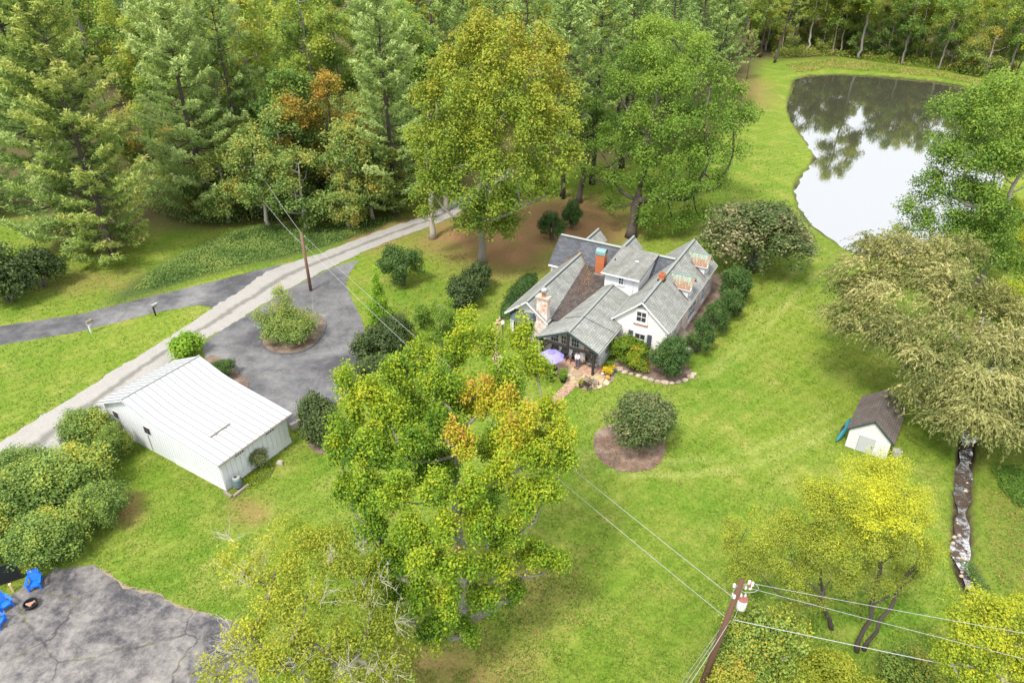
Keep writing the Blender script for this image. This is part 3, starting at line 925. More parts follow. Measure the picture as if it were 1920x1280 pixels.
def pine_meshes(kind, h, R, r, z0=.18, lmat=None, ntuft=2400, nl=.34, trunk_r=.3, gap=1.15, flat=.5, tint=.45, gold=None):
    """whorled branches carrying plates of needle tufts, tips turned up"""
    mb = MB()
    pts = [np.array([r.normal(0, .06), r.normal(0, .06), h * f]) for f in np.linspace(0, 1, 14)]; pts[0][:] = 0
    mb.tube(pts, [trunk_r * (1 - .93 * f) * (1 + .4 * math.exp(-f * 25)) for f in np.linspace(0, 1, 14)], 8)
    SP, SD, ST, SR = [], [], [], []
    z = h * z0
    while z < h - .4:
        f = (z - h * z0) / (h * (1 - z0))
        prof = min(1.0, .75 + f * 1.6) * (1 - f) ** .62 + .06
        nb = int(r.integers(4, 7)); a0 = r.uniform(0, 6.28)
        for b in range(nb):
            a = a0 + 6.283 * b / nb + r.normal(0, .22)
            Lb = R * prof * r.uniform(.62, 1.12)
            rise = (.02 + .75 * f ** 1.5) * r.uniform(.6, 1.3)
            dirh = np.array([math.cos(a), math.sin(a), 0]); side = np.array([-math.sin(a), math.cos(a), 0])
            def bp(s): return np.array([0, 0, z]) + dirh * Lb * s + np.array([0, 0, Lb * (rise * s - .16 * math.sin(s * 3.1) * (1 - f) + .16 * s ** 3)])
            mb.tube([bp(s) for s in (0, .3, .6, .8)], [max(.02, .018 * Lb), .013 * Lb, .008 * Lb, .004 * Lb], 4, cap=False)
            k = max(3, int(Lb * 4.6 * (ntuft / 2400)))
            bt = r.normal(0, .09)
            for _ in range(k):
                s = r.uniform(.28, 1.02) ** .75
                sw = Lb * .30 * (1.15 - s * .75) * r.uniform(-1, 1)
                q = bp(s) + side * sw + dirh * r.normal(0, .15) + np.array([0, 0, abs(r.normal(0, .12)) + .03])
                SP.append(q); SD.append(unit(dirh * .75 + side * np.sign(sw) * .45 + np.array([0, 0, .75 + .4 * f])))
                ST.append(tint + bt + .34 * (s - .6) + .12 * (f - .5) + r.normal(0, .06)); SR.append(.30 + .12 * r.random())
        z += gap * r.uniform(.75, 1.25) * (1 - .5 * f)
    for _ in range(14):
        SP.append(np.array([r.normal(0, .2), r.normal(0, .2), h - abs(r.normal(0, .5))])); SD.append(np.array([0, 0, 1.])); ST.append(tint + .1); SR.append(.3)
    SP, SD, ST, SR = np.array(SP), np.array(SD), np.array(ST), np.array(SR)
    per = 8
    li = np.repeat(np.arange(len(SP)), per); m = len(li)
    D = unit(SD[li] + r.normal(size=(m, 3)) * .55)
    P = SP[li] + D * (SR[li] * r.uniform(.2, 1.1, m))[:, None] + r.normal(size=(m, 3)) * .07
    N = np.array([0, 0, 1.0]) + r.normal(size=(m, 3)) * .55
    T = ST[li] + r.normal(0, .08, m)
    if gold is not None:
        T = T + gold[3] * np.clip((P @ np.array(gold[:3])) / R, -1, 1.2)
    S = nl * r.uniform(.75, 1.3, m)
    cm = leaf_mesh(kind + '_needles', P, N, S, T, lmat or L['pine'], .26, T=D, r=r, fold=.05)
    return mb.mesh(kind + '_trunk', M['bark_dark'], True), cm

def shrub_meshes(kind, rx, rz, r, n=5000, leaf=.14, lmat=None, lumps=0, tint=.45, up=.4, low=.55, shell=(.78, 1.0), zc=None, aspect=.6, stems=5, lump_r=.45, vary=(.09, .08), spread=.8, ry=None, tvar=.08, sub=0, spire=0.0):
    ry = ry or rx
    zc = rz * .92 if zc is None else zc
    cl = [(0, 0, zc, rx, rz, tint)]
    if lumps:
        cl = [(0, 0, zc, rx * .72, rz * .78, tint - .05)]
        for i in range(lumps):
            d = unit(r.normal(size=3)); d[2] = abs(d[2]) * .9 - .25; k = r.uniform(.6, .9)
            cl.append((d[0] * rx * k * .75, d[1] * rx * k * .75, max(.25 * rz, zc + d[2] * rz * .62), rx * lump_r * r.uniform(.75, 1.2), rz * lump_r * r.uniform(.8, 1.25), tint + r.normal(0, tvar)))
    P, N, S, T = crown_leaves(cl, n, leaf, r, up=up, low=low, shell=shell, vary=vary, spread=spread, outw=.95, sub=sub, spire=spire)
    P[:, :2] *= rx / np.percentile(np.hypot(P[:, 0], P[:, 1]), 97); P[:, 2] *= (zc + rz) / np.percentile(P[:, 2], 98.5)
    P[:, 1] *= ry / rx
    keep = P[:, 2] > .03
    P, N, S, T = P[keep], N[keep], S[keep], T[keep]
    mb = MB()
    for i in range(stems):
        a = r.uniform(0, 6.28); q = r.uniform(.25, .6)
        mb.tube([(.08 * math.cos(a), .08 * math.sin(a), 0), (rx * q * .5 * math.cos(a), ry * q * .5 * math.sin(a), rz * .7), (rx * q * math.cos(a), ry * q * math.sin(a), zc + rz * .5)], [.05, .035, .015], 5)
    return mb.mesh(kind + '_stem', M['bark_grey'], True), leaf_mesh(kind + '_foliage', P, N, S, T, lmat or L['box'], aspect, r=r)

def twig_fan(mb, c, d, n, length, r, rad=.022, spread=.6, depth=2):
    c = np.array(c, float); d = unit(np.array(d, float))
    for _ in range(n):
        dd = unit(d + r.normal(size=3) * spread)
        l = length * r.uniform(.55, 1.1)
        mid = c + dd * l * .5 + r.normal(size=3) * l * .07
        end = c + dd * l + r.normal(size=3) * l * .12 + np.array([0, 0, l * .08])
        mb.tube([c, mid, end], [rad, rad * .7, rad * .35], 4, cap=False)
        if depth > 1:
            twig_fan(mb, mid, dd, 2, l * .55, r, rad * .6, .6, depth - 1)
            twig_fan(mb, end, dd, 2, l * .4, r, rad * .45, .7, depth - 1)

# ================================================================== HOUSE
house = thing('house', 'rambling white painted brick house with joined grey gabled roofs and rusty dormers', 'house', HF.O, HF.a)
def hp(name, mb, mat, parent=None, smooth=False): return mb.build(name, M[mat], parent or house, smooth)

def gable_wall(mb, axis, a, b, lo, hi, zb, ze, zr):
    return mb.prism([(lo, zb), (hi, zb), (hi, ze), ((lo + hi) / 2, zr), (lo, ze)], a, b, axis)

def window(parent, axis, at_, c, z0, z1, w, out, cols=2, rows=2, fw=.09, sash=True, frame='white_paint'):
    """window on the wall plane axis=at_, centre c along the other axis; out = +-1 outward"""
    def bx(mb, c0, c1, za, zb, d0, d1):
        lo, hi = sorted((at_ + out * d0, at_ + out * d1))
        return mb.box((lo, c0, za), (hi, c1, zb)) if axis == 0 else mb.box((c0, lo, za), (c1, hi, zb))
    l, r = c - w / 2, c + w / 2
    f = MB()
    bx(f, l, l + fw, z0, z1, .003, .075); bx(f, r - fw, r, z0, z1, .003, .075)
    bx(f, l + fw, r - fw, z1 - fw, z1, .003, .075); bx(f, l + fw, r - fw, z0, z0 + fw, .003, .075)
    bx(f, l - .05, r + .05, z0 - .06, z0 - .002, .003, .12)
    iw, ih = (w - 2 * fw), (z1 - z0 - 2 * fw)
    for i in range(1, cols): bx(f, l + fw + iw * i / cols - .02, l + fw + iw * i / cols + .02, z0 + fw, z1 - fw, .006, .06)
    for j in range(1, rows):
        zz = z0 + fw + ih * j / rows
        bx(f, l + fw, r - fw, zz - .022, zz + .022, .009, .064)
    fo = f.build('window', M[frame], parent)
    for i in range(cols):
        for j in range(rows):
            g = MB(); bx(g, l + fw + iw * i / cols + .01, l + fw + iw * (i + 1) / cols - .01, z0 + fw + ih * j / rows + .01, z0 + fw + ih * (j + 1) / rows - .01, .004, .022)
            g.build('pane', M['glass'], fo)
    return fo

RWV, RWZ, RE = 2.6, 5.42, 3.08          # right wing ridge
# walls
w = MB(); gable_wall(w, 0, .12, 14.95, .12, 5.08, -.3, 3.0, 5.24); wall_r = hp('wall', w, 'painted_brick')
w = MB(); w.prism([(7.15, -.3), (12.35, -.3), (12.35, 3.0), (9.75, 5.2), (7.15, 3.0)], 5.1, 14.9, 1); hp('wall', w, 'painted_brick')
w = MB(); gable_wall(w, 0, -2.6, 7.1, 10.35, 14.25, -.3, 2.62, 4.22); hp('wall', w, 'painted_brick')
w = MB(); w.prism([(4.66, -.3), (10.3, -.3), (10.3, 2.3), (7.2, 3.66), (4.66, 2.46)], -3.5, 4.6, 0); hp('wall', w, 'clapboard')
# right side wall skin, pinkish worn paint
w = MB(); w.box((.135, .085, -.3), (14.94, .118, 2.98)); hp('wall_face', w, 'pink_brick')

def ridge(v0, z0, u0, u1, axis=0, parent=None):
    m = MB(); d = MB()
    if axis == 0:
        m.slab((u0, v0 - .12, z0 - .05), (u1, v0 - .12, z0 - .05), (u1, v0, z0 + .05), (u0, v0, z0 + .05), .03)
        m.slab((u1, v0 + .10, z0 - .04), (u0, v0 + .10, z0 - .04), (u0, v0 + .001, z0 + .05), (u1, v0 + .001, z0 + .05), .03)
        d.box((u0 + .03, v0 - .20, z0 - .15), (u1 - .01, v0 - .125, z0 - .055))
    else:
        m.slab((v0 - .16, u1, z0 - .07), (v0 - .16, u0, z0 - .07), (v0, u0, z0 + .05), (v0, u1, z0 + .05), .03)
        m.slab((v0 + .14, u0, z0 - .06), (v0 + .14, u1, z0 - .06), (v0 + .001, u1, z0 + .05), (v0 + .001, u0, z0 + .05), .03)
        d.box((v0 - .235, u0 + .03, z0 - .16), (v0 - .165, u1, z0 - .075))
    hp('ridge_cap', m, 'ridge_cap', parent); hp('ridge_shadow_line', d, 'green_trim', parent)  # dark green strip: the ridge cap's shadow line put into colour

def roof(axis, e_lo, e_hi, r, ze_lo, ze_hi, zr, a0, a1, mat, t=.12, a0_hi=None):
    """two slopes; axis 0: ridge along u. e_lo/e_hi eave coordinate across, r ridge coordinate"""
    P = (lambda a, c, z: (a, c, z)) if axis == 0 else (lambda a, c, z: (c, a, z))
    m = MB()
    m.slab(P(a0, e_lo, ze_lo), P(a1, e_lo, ze_lo), P(a1, r, zr), P(a0, r, zr), t)
    m.slab(P(a1, e_hi, ze_hi), P(a0, e_hi, ze_hi), P(a0, r, zr - .001), P(a1, r, zr - .001), t)
    return hp('roof', m, mat)
R1 = roof(0, -.1, 5.28, RWV, RE, RE, RWZ, -.12, 15.15, 'shingle'); ridge(RWV, RWZ, -.1, 15.1)
R2 = roof(1, 7.0, 12.5, 9.75, 3.1, 3.1, 5.4, 2.75, 15.1, 'slate'); ridge(9.75, 5.4, 2.8, 15.05, 1)
R3 = roof(0, 10.1, 14.5, 12.3, 2.66, 2.66, 4.4, -3.2, 9.3, 'shingle'); ridge(12.3, 4.4, -3.15, 8.5)
R4 = roof(0, 4.32, 10.2, 7.2, 2.46, 2.38, 3.8, -5.25, 4.7, 'shingle'); ridge(7.2, 3.8, -5.2, 4.7)
# sealing cable line across the porch roof
m = MB(); m.tube([(-2.0, 9.0, 2.99), (-2.2, 8.2, 3.37), (-2.35, 7.35, 3.78), (-2.3, 7.05, 3.82), (-2.15, 6.4, 3.50), (-1.9, 5.6, 3.14), (-1.55, 4.4, 2.56)], .016, 5); hp('cable', m, 'black')
# white rake boards and gutters
def rake(u, lo, r, hi, ze_lo, ze_hi, zr, mat='white_paint', w_=.13, th=.05, part='rake_board'):
    m = MB()
    for e, ze in ((lo, ze_lo), (hi, ze_hi)):
        a = (u, e, ze - .10); b = (u, r, zr - .10)
        m.beam(a, b, th, w_, up=(0, 0, 1))
    return hp(part, m, mat)
rake(-.17, -.1, RWV, 5.28, RE, RE, RWZ); rake(15.2, -.1, RWV, 5.28, RE, RE, RWZ)
rake(-3.25, 10.1, 12.3, 14.5, 2.66, 2.66, 4.4)
rake(-5.30, 4.32, 7.2, 10.2, 2.46, 2.38, 3.8, 'green_trim', .20)
def gutter(u0, u1, v, z, mat='ridge_cap'):
    m = MB(); m.box((u0, v - .045, z - .11), (u1, v + .045, z - .02)); return hp('gutter', m, mat)
gutter(-.12, 15.1, -.165, 3.07); gutter(-.1, 4.6, 5.35, 3.07); gutter(-3.2, 6.8, 14.56, 2.64); gutter(-5.25, -.1, 4.25, 2.42)
m = MB(); m.tube([(-.05, 5.36, 2.95), (-.02, 5.2, 2.7), (-.02, 5.14, .1)], .045, 6); hp('downspout', m, 'white_paint')
for u in (.05, 4.2, 9.75):
    m = MB(); m.tube([(u, -.17, 2.95), (u, .03, 2.7), (u, .03, .1)], .045, 6); hp('downspout', m, 'white_paint')
m = MB(); m.tube([(-5.2, 10.12, 2.3), (-5.15, 9.95, 2.1), (-5.15, 9.93, .05)], .04, 6); hp('downspout', m, 'white_paint')
# bargeboard of the slate roof end and its eave end
m = MB(); m.beam((7.0, 15.13, 3.02), (9.75, 15.13, 5.32), .06, .16); hp('rake_board', m, 'green_trim')
m = MB(); m.box((6.86, 11.9, 2.94), (7.0, 15.1, 3.07)); hp('gutter', m, 'white_paint')

# shed block on the slate roof
m = MB(); m.prism([(4.75, 2.3), (9.4, 2.3), (9.4, 5.30), (4.75, 4.93)], 4.65, 8.05, 1)
bl = hp('shed_dormer', m, 'clapboard')
m = MB(); m.slab((4.3, 4.45, 5.0), (4.3, 8.3, 5.0), (9.7, 8.3, 5.52), (9.7, 4.45, 5.52), .12); hp('roof', m, 'shingle_old', bl)
m = MB(); m.box((4.25, 4.45, 4.86), (4.298, 8.3, 4.995)); hp('fascia', m, 'white_paint', bl)
for i in range(18):
    pass
m = MB()
for i in range(1, 20):
    z = 2.5 + i * .125
    m.box((4.728, 4.652, z), (4.748, 8.048, z + .016))
o = hp('clapboards', m, 'white_paint', bl); o['kind'] = 'stuff'
v_, z_ = HF.U(1164.9, 526.6, 4.75); window(bl, 0, 4.745, v_, z_ - .42, z_ + .42, .62, -1)
m = MB(); m.tube([(4.70, 5.2, 4.85), (4.70, 5.18, 3.2)], .035, 6); hp('downspout', m, 'white_paint', bl)
u_, v_ = HF.Z(1120, 0, 0) if False else (0, 0)
q = HF.Z(1122.5 + 0, 490, 5.3) if False else None
uu, vv = HF.Z(1153.5, 488, 5.25); m = MB(); m.lathe((uu, vv, 5.12), [(.16, 0), (.16, .03), (.05, .04), (.05, .34)], 10); hp('vent_pipe', m, 'black', bl)
uu, vv = HF.Z(1195, 491.5, 5.2); m = MB(); m.box((uu - .16, vv - .16, 5.05), (uu + .16, vv + .16, 5.32)); hp('roof_vent', m, 'white_paint', bl)

# flat tar roof, sheet by sheet
zf = lambda u: 2.74 + (u + 2.4) * .092
us = np.linspace(-2.4, 7.75, 12)
for i in range(11):
    a, b = us[i], us[i + 1]
    lo = lambda u: np.interp(u, [-2.4, 7.75], [8.9, 7.85]); hi = lambda u: np.interp(u, [-2.4, 7.75], [10.6, 11.6])
    m = MB(); m.slab((a, lo(a), zf(a) + .018), (a, hi(a), zf(a) + .018), (b + .05, hi(b), zf(b)), (b + .05, lo(b), zf(b)), .2 if i == 0 else .08)
    hp('roofing_sheet', m, 'tar')
m = MB(); r_ = np.random.default_rng(9)
for i in range(420):
    if i < 300:
        u = r_.uniform(2.5, 7.6); c = np.interp(u, [2, 5.5, 7.6], [9.3, 10.2, 11.1]); v = c + r_.normal(0, .38) if u > 4.2 else c + r_.normal(0, .8)
    else: u = r_.uniform(-2, 7.3); v = r_.uniform(np.interp(u, [-2.4, 7.7], [9.3, 8.2]), np.interp(u, [-2.4, 7.7], [10.1, 11]))
    pts = None
    a = r_.uniform(0, 6.28); s_ = r_.uniform(.035, .065); z = zf(u) + .035 + r_.uniform(0, .03)
    m.face([(u + s_ * math.cos(a + k * 1.57), v + s_ * .7 * math.sin(a + k * 1.57), z + r_.uniform(0, .02)) for k in range(4)])
for i in range(150):     # leaves caught in the valley of the left wing and slate roof
    f = r_.random(); u = 7.2 + 1.35 * f; s = 1 if r_.random() < .55 else -1
    v = 12.35 - s * 1.32 * (1 - f) + r_.normal(0, .06); z = 5.4 - (9.75 - u) * .836 + .04
    a = r_.uniform(0, 6.28); s_ = r_.uniform(.05, .09)
    m.face([(u + s_ * math.cos(a + k * 1.57), v + s_ * .7 * math.sin(a + k * 1.57), z + r_.uniform(0, .04)) for k in range(4)])
lm = m.mesh('fallen_leaves', L['litter']); a_ = lm.attributes.new('tint', 'FLOAT', 'FACE'); a_.data.foreach_set('value', r_.uniform(.15, .9, len(lm.polygons)).astype(np.float32))
o = obj('fallen_leaves', lm, house); o['kind'] = 'stuff'

# chimneys
ch = MB(); ch.box((6.35, 8.85, 2.9), (7.05, 9.72, 5.72)); c1 = hp('brick_chimney', ch, 'red_brick')
m = MB(); n_ = 10
for i in range(n_):
    a, b = math.pi * i / n_, math.pi * (i + 1) / n_
    pa = (6.7 - .40 * math.cos(a), 5.88 + .34 * math.sin(a)); pb = (6.7 - .40 * math.cos(b), 5.88 + .34 * math.sin(b))
    m.face([(pa[0], 9.78, pa[1]), (pa[0], 8.79, pa[1]), (pb[0], 8.79, pb[1]), (pb[0], 9.78, pb[1])])
m.box((6.30, 8.79, 5.66), (6.36, 9.78, 5.9)); m.box((7.04, 8.79, 5.66), (7.10, 9.78, 5.9)); m.box((6.36, 9.70, 5.73), (7.04, 9.76, 6.1)); m.box((6.36, 8.81, 5.73), (7.04, 8.86, 5.80))
hp('chimney_cap', m, 'copper', c1)
m = MB(); m.box((6.27, 8.77, 3.0), (7.1, 9.80, 3.62)); hp('flashing', m, 'copper', c1)
ch = MB(); ch.box((-3.02, 10.28, -.1), (-2.45, 11.36, 4.9)); ch.prism([(10.1, -.1), (11.62, -.1), (11.62, 1.7), (11.34, 2.5), (10.30, 2.5), (10.1, 1.7)], -3.18, -2.61, 0)
c2 = hp('white_chimney', ch, 'chimney_white')
m = MB(); m.box((-3.12, 10.16, 4.9), (-2.35, 11.48, 5.06)); hp('chimney_cap', m, 'concrete', c2)
m = MB(); m.lathe((-2.75, 10.8, 5.06), [(.20, 0), (.18, .1), (.17, .32), (.2, .36)], 14); hp('chimney_pot', m, 'terracotta', c2)
m = MB(); m.lathe((-2.75, 10.8, 5.42), [(.16, 0), (.30, .08), (.33, .25), (.28, .42), (.15, .5), (.02, .52)], 16); hp('chimney_cowl', m, 'metal', c2, True)
ch = MB(); ch.box((4.75, 2.36, 4.9), (5.22, 2.84, 5.92)); ch.box((4.70, 2.31, 5.76), (5.27, 2.89, 5.86)); c3 = hp('brick_chimney', ch, 'red_brick')
m = MB(); m.box((4.68, 2.29, 5.1), (5.29, 2.91, 5.36)); hp('flashing', m, 'mesh_black', c3)
m = MB(); m.box((4.85, 2.46, 5.92), (5.12, 2.74, 6.02)); hp('chimney_pot', m, 'rust_red', c3)

# rusty copper dormers on the right slope
for u in (7.0, 12.45):
    d = MB()
    zs = lambda v: RWZ - (RWV - v) * .868
    zr, ze = 5.22, 4.38
    d.prism([(u - .88, 3.1), (u + .88, 3.1), (u + .88, ze), (u, zr - .08), (u - .88, ze)], .30, 1.7, 1)
    dm = hp('dormer', d, 'clapboard')
    m = MB(); m.slab((u - 1.08, 1.55, ze - .06), (u - 1.08, .02, ze - .06), (u, .02, zr), (u, 2.5, zr), .05)
    m.slab((u + 1.08, .02, ze - .06), (u + 1.08, 1.55, ze - .06), (u, 2.5, zr - .001), (u, .02, zr - .001), .05)
    hp('dormer_roof', m, 'rusty_roof', dm)
    m = MB(); m.beam((u, -.0, zr + .03), (u, 2.5, zr + .03), .10, .06); hp('ridge_cap', m, 'copper', dm)
    m = MB(); m.beam((u - 1.08, .05, ze - .12), (u, .05, zr - .08), .06, .10); m.beam((u + 1.08, .05, ze - .12), (u, .05, zr - .08), .06, .10); m.beam((u - 1.06, .08, ze - .1), (u - 1.06, 1.5, ze - .1), .05, .08); hp('dormer_trim', m, 'white_paint', dm)
    window(dm, 1, .30, u, 3.5, 4.6, .95, -1, 2, 2)
    m = MB(); m.slab((u - .98, .2, zs(.2) + .012), (u - .9, .2, zs(.2) + .012), (u - .9, 1.6, zs(1.6) + .012), (u - .98, 1.6, zs(1.6) + .012), .01)
    m.slab((u - 1.12, .1, zs(.1) + .02), (u - .9, .1, zs(.1) + .02), (u - .9, 1.7, zs(1.7) + .02), (u - 1.12, 1.7, zs(1.7) + .02), .01); hp('valley_flashing', m, 'brown_roof', dm)
# rear gabled dormers
for v in (12.4, 8.43):
    d = MB(); d.prism([(v - .85, 2.9), (v + .85, 2.9), (v + .85, 4.25), (v, 5.15), (v - .85, 4.25)], 10.2, 13.0, 0); dm = hp('dormer', d, 'clapboard')
    m = MB(); m.slab((10, v - 1.1, 4.1), (13.3, v - 1.1, 4.1), (13.3, v, 5.27), (10, v, 5.27), .08); m.slab((13.3, v + 1.1, 4.1), (10, v + 1.1, 4.1), (10, v, 5.269), (13.3, v, 5.269), .08); hp('dormer_roof', m, 'shingle', dm)
    ridge(v, 5.27, 10.1, 13.28, 0, dm)

# front gable of the right wing: windows, shutters, louvre
v_, z_ = HF.U(1203, 594, .12); window(house, 0, .12, v_, z_ - .62, z_ + .62, 1.12, -1, fw=.14)
m = MB(); m.box((.0, v_ - .66, z_ - .80), (.11, v_ + .66, z_ - .70)); hp('sill', m, 'terracotta')
v2, z2 = HF.U(1199.5, 636, .12); z2 = 1.55; window(house, 0, .12, v2, .85, 2.2, 1.15, -1, fw=.12)
for s in (-1, 1):
    m = MB(); c = v2 + s * .88; m.box((.03, c - .2, .82), (.10, c + .2, 2.22))
    for k in range(11): m.box((.015, c - .15, .90 + k * .115), (.03, c + .15, .96 + k * .115))
    hp('shutter', m, 'shutter')
m = MB()
for k in range(5):
    z = 4.62 + k * .1; hw = (5.2 - z) * 1.05
    m.box((.06, RWV - hw, z), (.12, RWV + hw, z + .07))
hp('louvre', m, 'ridge_cap')
# right side windows, ladder-like shadowed bulkhead
for c, w_, z0, z1, cols in ((2.2, .95, .75, 2.25, 2), (7.6, 2.4, .75, 2.35, 4), (11.2, 1.05, .75, 2.35, 2), (13.4, .9, .75, 2.3, 2)):
    window(house, 1, .085, c, z0, z1, w_, -1, cols, 2, .1)
m = MB(); m.prism([(-1.0, -.1), (.08, -.1), (.08, 1.1), (-.25, 1.1)], 3.3, 4.7, 0) if False else m.box((3.3, -.9, -.1), (4.7, .08, .35)); m.slab((3.25, -.95, .35), (4.75, -.95, .35), (4.75, .08, 1.15), (3.25, .08, 1.15), .08); hp('cellar_bulkhead', m, 'old_timber')

# left wing gable: blind panel, bay window
m = MB(); m.box((-2.64, 12.35, 2.9), (-2.603, 12.85, 3.75)); hp('louvre', m, 'white_paint')
bp_ = [(-2.6, 14.15), (-3.35, 13.55), (-3.35, 12.15), (-2.6, 11.6)]
bay = MB()
for i in range(3):
    a, b = bp_[i], bp_[i + 1]
    bay.beam((*a, .35), (*b, .35), .1, .9)
    bay.beam((*a, 2.25), (*b, 2.25), .1, .22)
for p_ in bp_: bay.box((p_[0] - .07, p_[1] - .07, -.1), (p_[0] + .07, p_[1] + .07, 2.34))
bw = hp('bay_window', bay, 'white_paint')
for i in range(3):
    a, b = Vector(bp_[i]), Vector(bp_[i + 1])
    for k in range(2 if i != 1 else 3):
        kk = 2 if i != 1 else 3
        p0 = a.lerp(b, (k + .08) / kk); p1 = a.lerp(b, (k + .92) / kk)
        m = MB(); m.beam((*p0, 1.47), (*p1, 1.47), .03, 1.3); hp('pane', m, 'glass', bw)
    m = MB(); q0, q1 = a, b
m = MB()
out = [(-2.56, 14.35), (-3.55, 13.7), (-3.55, 12.0), (-2.56, 11.35)]
top = [(-2.59, 13.9), (-2.60, 13.4), (-2.60, 12.3), (-2.59, 11.8)]
for i in range(3): m.slab((*out[i], 2.38), (*out[i + 1], 2.38), (*top[i + 1], 2.95), (*top[i], 2.95), .05)
hp('bay_roof', m, 'shutter', bw)

# porch: timber frame, wall, windows, doorway
for v in (4.75, 9.72):
    m = MB(); m.box((-5.22, v - .1, .02), (-5.02, v + .1, 2.28)); hp('porch_post', m, 'dark_timber')
m = MB(); m.box((-5.21, 4.45, 2.08), (-5.03, 9.98, 2.27)); hp('porch_beam', m, 'dark_timber')
m = MB(); m.box((-5.2, 7.1, 2.28), (-5.04, 7.3, 3.6)); hp('king_post', m, 'dark_timber')
for a, b in (((-5.12, 4.85, 1.45), (-5.12, 5.5, 2.07)), ((-5.12, 9.62, 1.45), (-5.12, 8.97, 2.07)), ((-5.02, 4.75, 1.5), (-4.4, 4.75, 2.15))):
    m = MB(); m.beam(a, b, .12, .14); hp('brace', m, 'dark_timber')
m = MB()
for e, ze in ((4.40, 2.36), (10.1, 2.28)): m.beam((-5.1, e, ze), (-5.1, 7.2, 3.63), .14, .16)
hp('rafter', m, 'dark_timber')
for v in (5.4, 6.3, 8.1, 9.0):
    m = MB(); m.beam((-5.0, v, 3.6 - abs(v - 7.2) * .46 ), (-3.52, v, 3.6 - abs(v - 7.2) * .46), .08, .12); hp('rafter', m, 'dark_timber')
for c in (9.2, 8.2, 7.2):
    window(house, 0, -3.5, c, 1.25, 2.2, .82, -1, 3, 2, .07)
for c in (8.7, 7.6, 6.6):
    m = MB(); m.box((-3.54, c - .4, .2), (-3.503, c + .4, .95)); hp('wall_panel', m, 'white_paint')
m = MB(); m.box((-3.53, 5.55, .1), (-3.503, 6.35, 2.1)); hp('doorway', m, 'log')
m = MB(); m.box((-3.58, 5.48, .08), (-3.53, 5.56, 2.16)); m.box((-3.58, 6.34, .08), (-3.53, 6.42, 2.16)); m.box((-3.58, 5.56, 2.1), (-3.53, 6.34, 2.16)); hp('door_frame', m, 'white_paint')
dl = MB()
ha, hb = Vector((-3.6, 5.56, 0)), Vector((-4.30, 5.10, 0))
for z0, z1 in ((.1, .35), (1.95, 2.08)): dl.beam(ha + Vector((0, 0, (z0 + z1) / 2)), hb + Vector((0, 0, (z0 + z1) / 2)), .05, z1 - z0)
for f0, f1 in ((0, .16), (.84, 1)): dl.beam(ha.lerp(hb, (f0 + f1) / 2) + Vector((0, 0, .1)), ha.lerp(hb, (f0 + f1) / 2) + Vector((0, 0, 2.08)), .14, .05, up=(-.83, -.55, 0))
dr_ = hp('door', dl, 'white_paint'); dr_['label'] = 'glazed white door standing open'
m = MB(); m.beam(ha.lerp(hb, .16) + Vector((0, 0, 1.15)), ha.lerp(hb, .84) + Vector((0, 0, 1.15)), .02, 1.58); hp('pane', m, 'glass', dr_)
# side windows of the porch wing
for c in (-2.55, -1.45): window(house, 1, 4.66, c, .8, 2.05, .8, -1, 2, 2, .08)

# porch floor of bricks and flagstone patio
pat = thing('patio', None, None, HF.O, HF.a); pat['kind'] = 'structure'
fb = MB(); fb.box((-5.42, 4.35, -.2), (-3.5, 10.0, .045)); fb.build('brick_base', M['mortar'], pat)
bm_ = MB(); bm_.box((-.105, -.05, -.02), (.105, .05, .022)); bmesh_ = bm_.mesh('brick', M['pave_brick'])
rest = MB(); cnt_ = 0
for i in range(18):
    for j in range(26):
        u = -5.37 + i * .107; v = 4.45 + j * .217 + (.108 if i % 2 else 0)
        if v > 9.9: continue
        if cnt_ < 300 and (i < 12):
            o = obj('brick', bmesh_, pat, (u, v, .045), math.pi / 2); cnt_ += 1
        else: rest.box((u - .05, v - .105, .03), (u + .05, v + .105, .067))
o = rest.build('brick_field', M['pave_brick'], pat); o['kind'] = 'stuff'
# patio outline in the picture -> house frame, cut into flagstones
outl = [(1126,685),(1140,692),(1156,700),(1152,711),(1139,723),(1120,730),(1096,732),(1081,726),(1062,719),(1051,711),(1036,700),(1020,690),(1010,680),(1032,672),(1108,704)]
OP = np.array([HF.Z(*p) for p in outl])
def clip_poly(P, a, b):
    """keep the side of P nearer to a than b"""
    mid = (a + b) / 2; nn = b - a; out = []
    for i in range(len(P)):
        p, q = P[i], P[(i + 1) % len(P)]
        dp, dq = (p - mid) @ nn, (q - mid) @ nn
        if dp <= 0: out.append(p)
        if dp * dq < 0: out.append(p + (q - p) * dp / (dp - dq))
    return out
def inside(p, P):
    c = False
    for i in range(len(P)):
        a, b = P[i], P[i - 1]
        if (a[1] > p[1]) != (b[1] > p[1]) and p[0] < (b[0] - a[0]) * (p[1] - a[1]) / (b[1] - a[1]) + a[0]: c = not c
    return c
r_ = np.random.default_rng(12)
sd = []
lo, hi = OP.min(0), OP.max(0)
for _ in range(4000):
    p = r_.uniform(lo, hi)
    if inside(p, OP) and p[0] < -5.5 and all(np.hypot(*(p - q)) > .50 for q in sd): sd.append(p)
pb = np.array([(u, v, 0) for u, v in OP])
mt = [Vector((u, v, .0)) for u, v in OP]
base = MB(); base.face([(u, v, .045) for u, v in OP] if True else None)
bo = base.build('joint_bed', M['mortar'], pat)
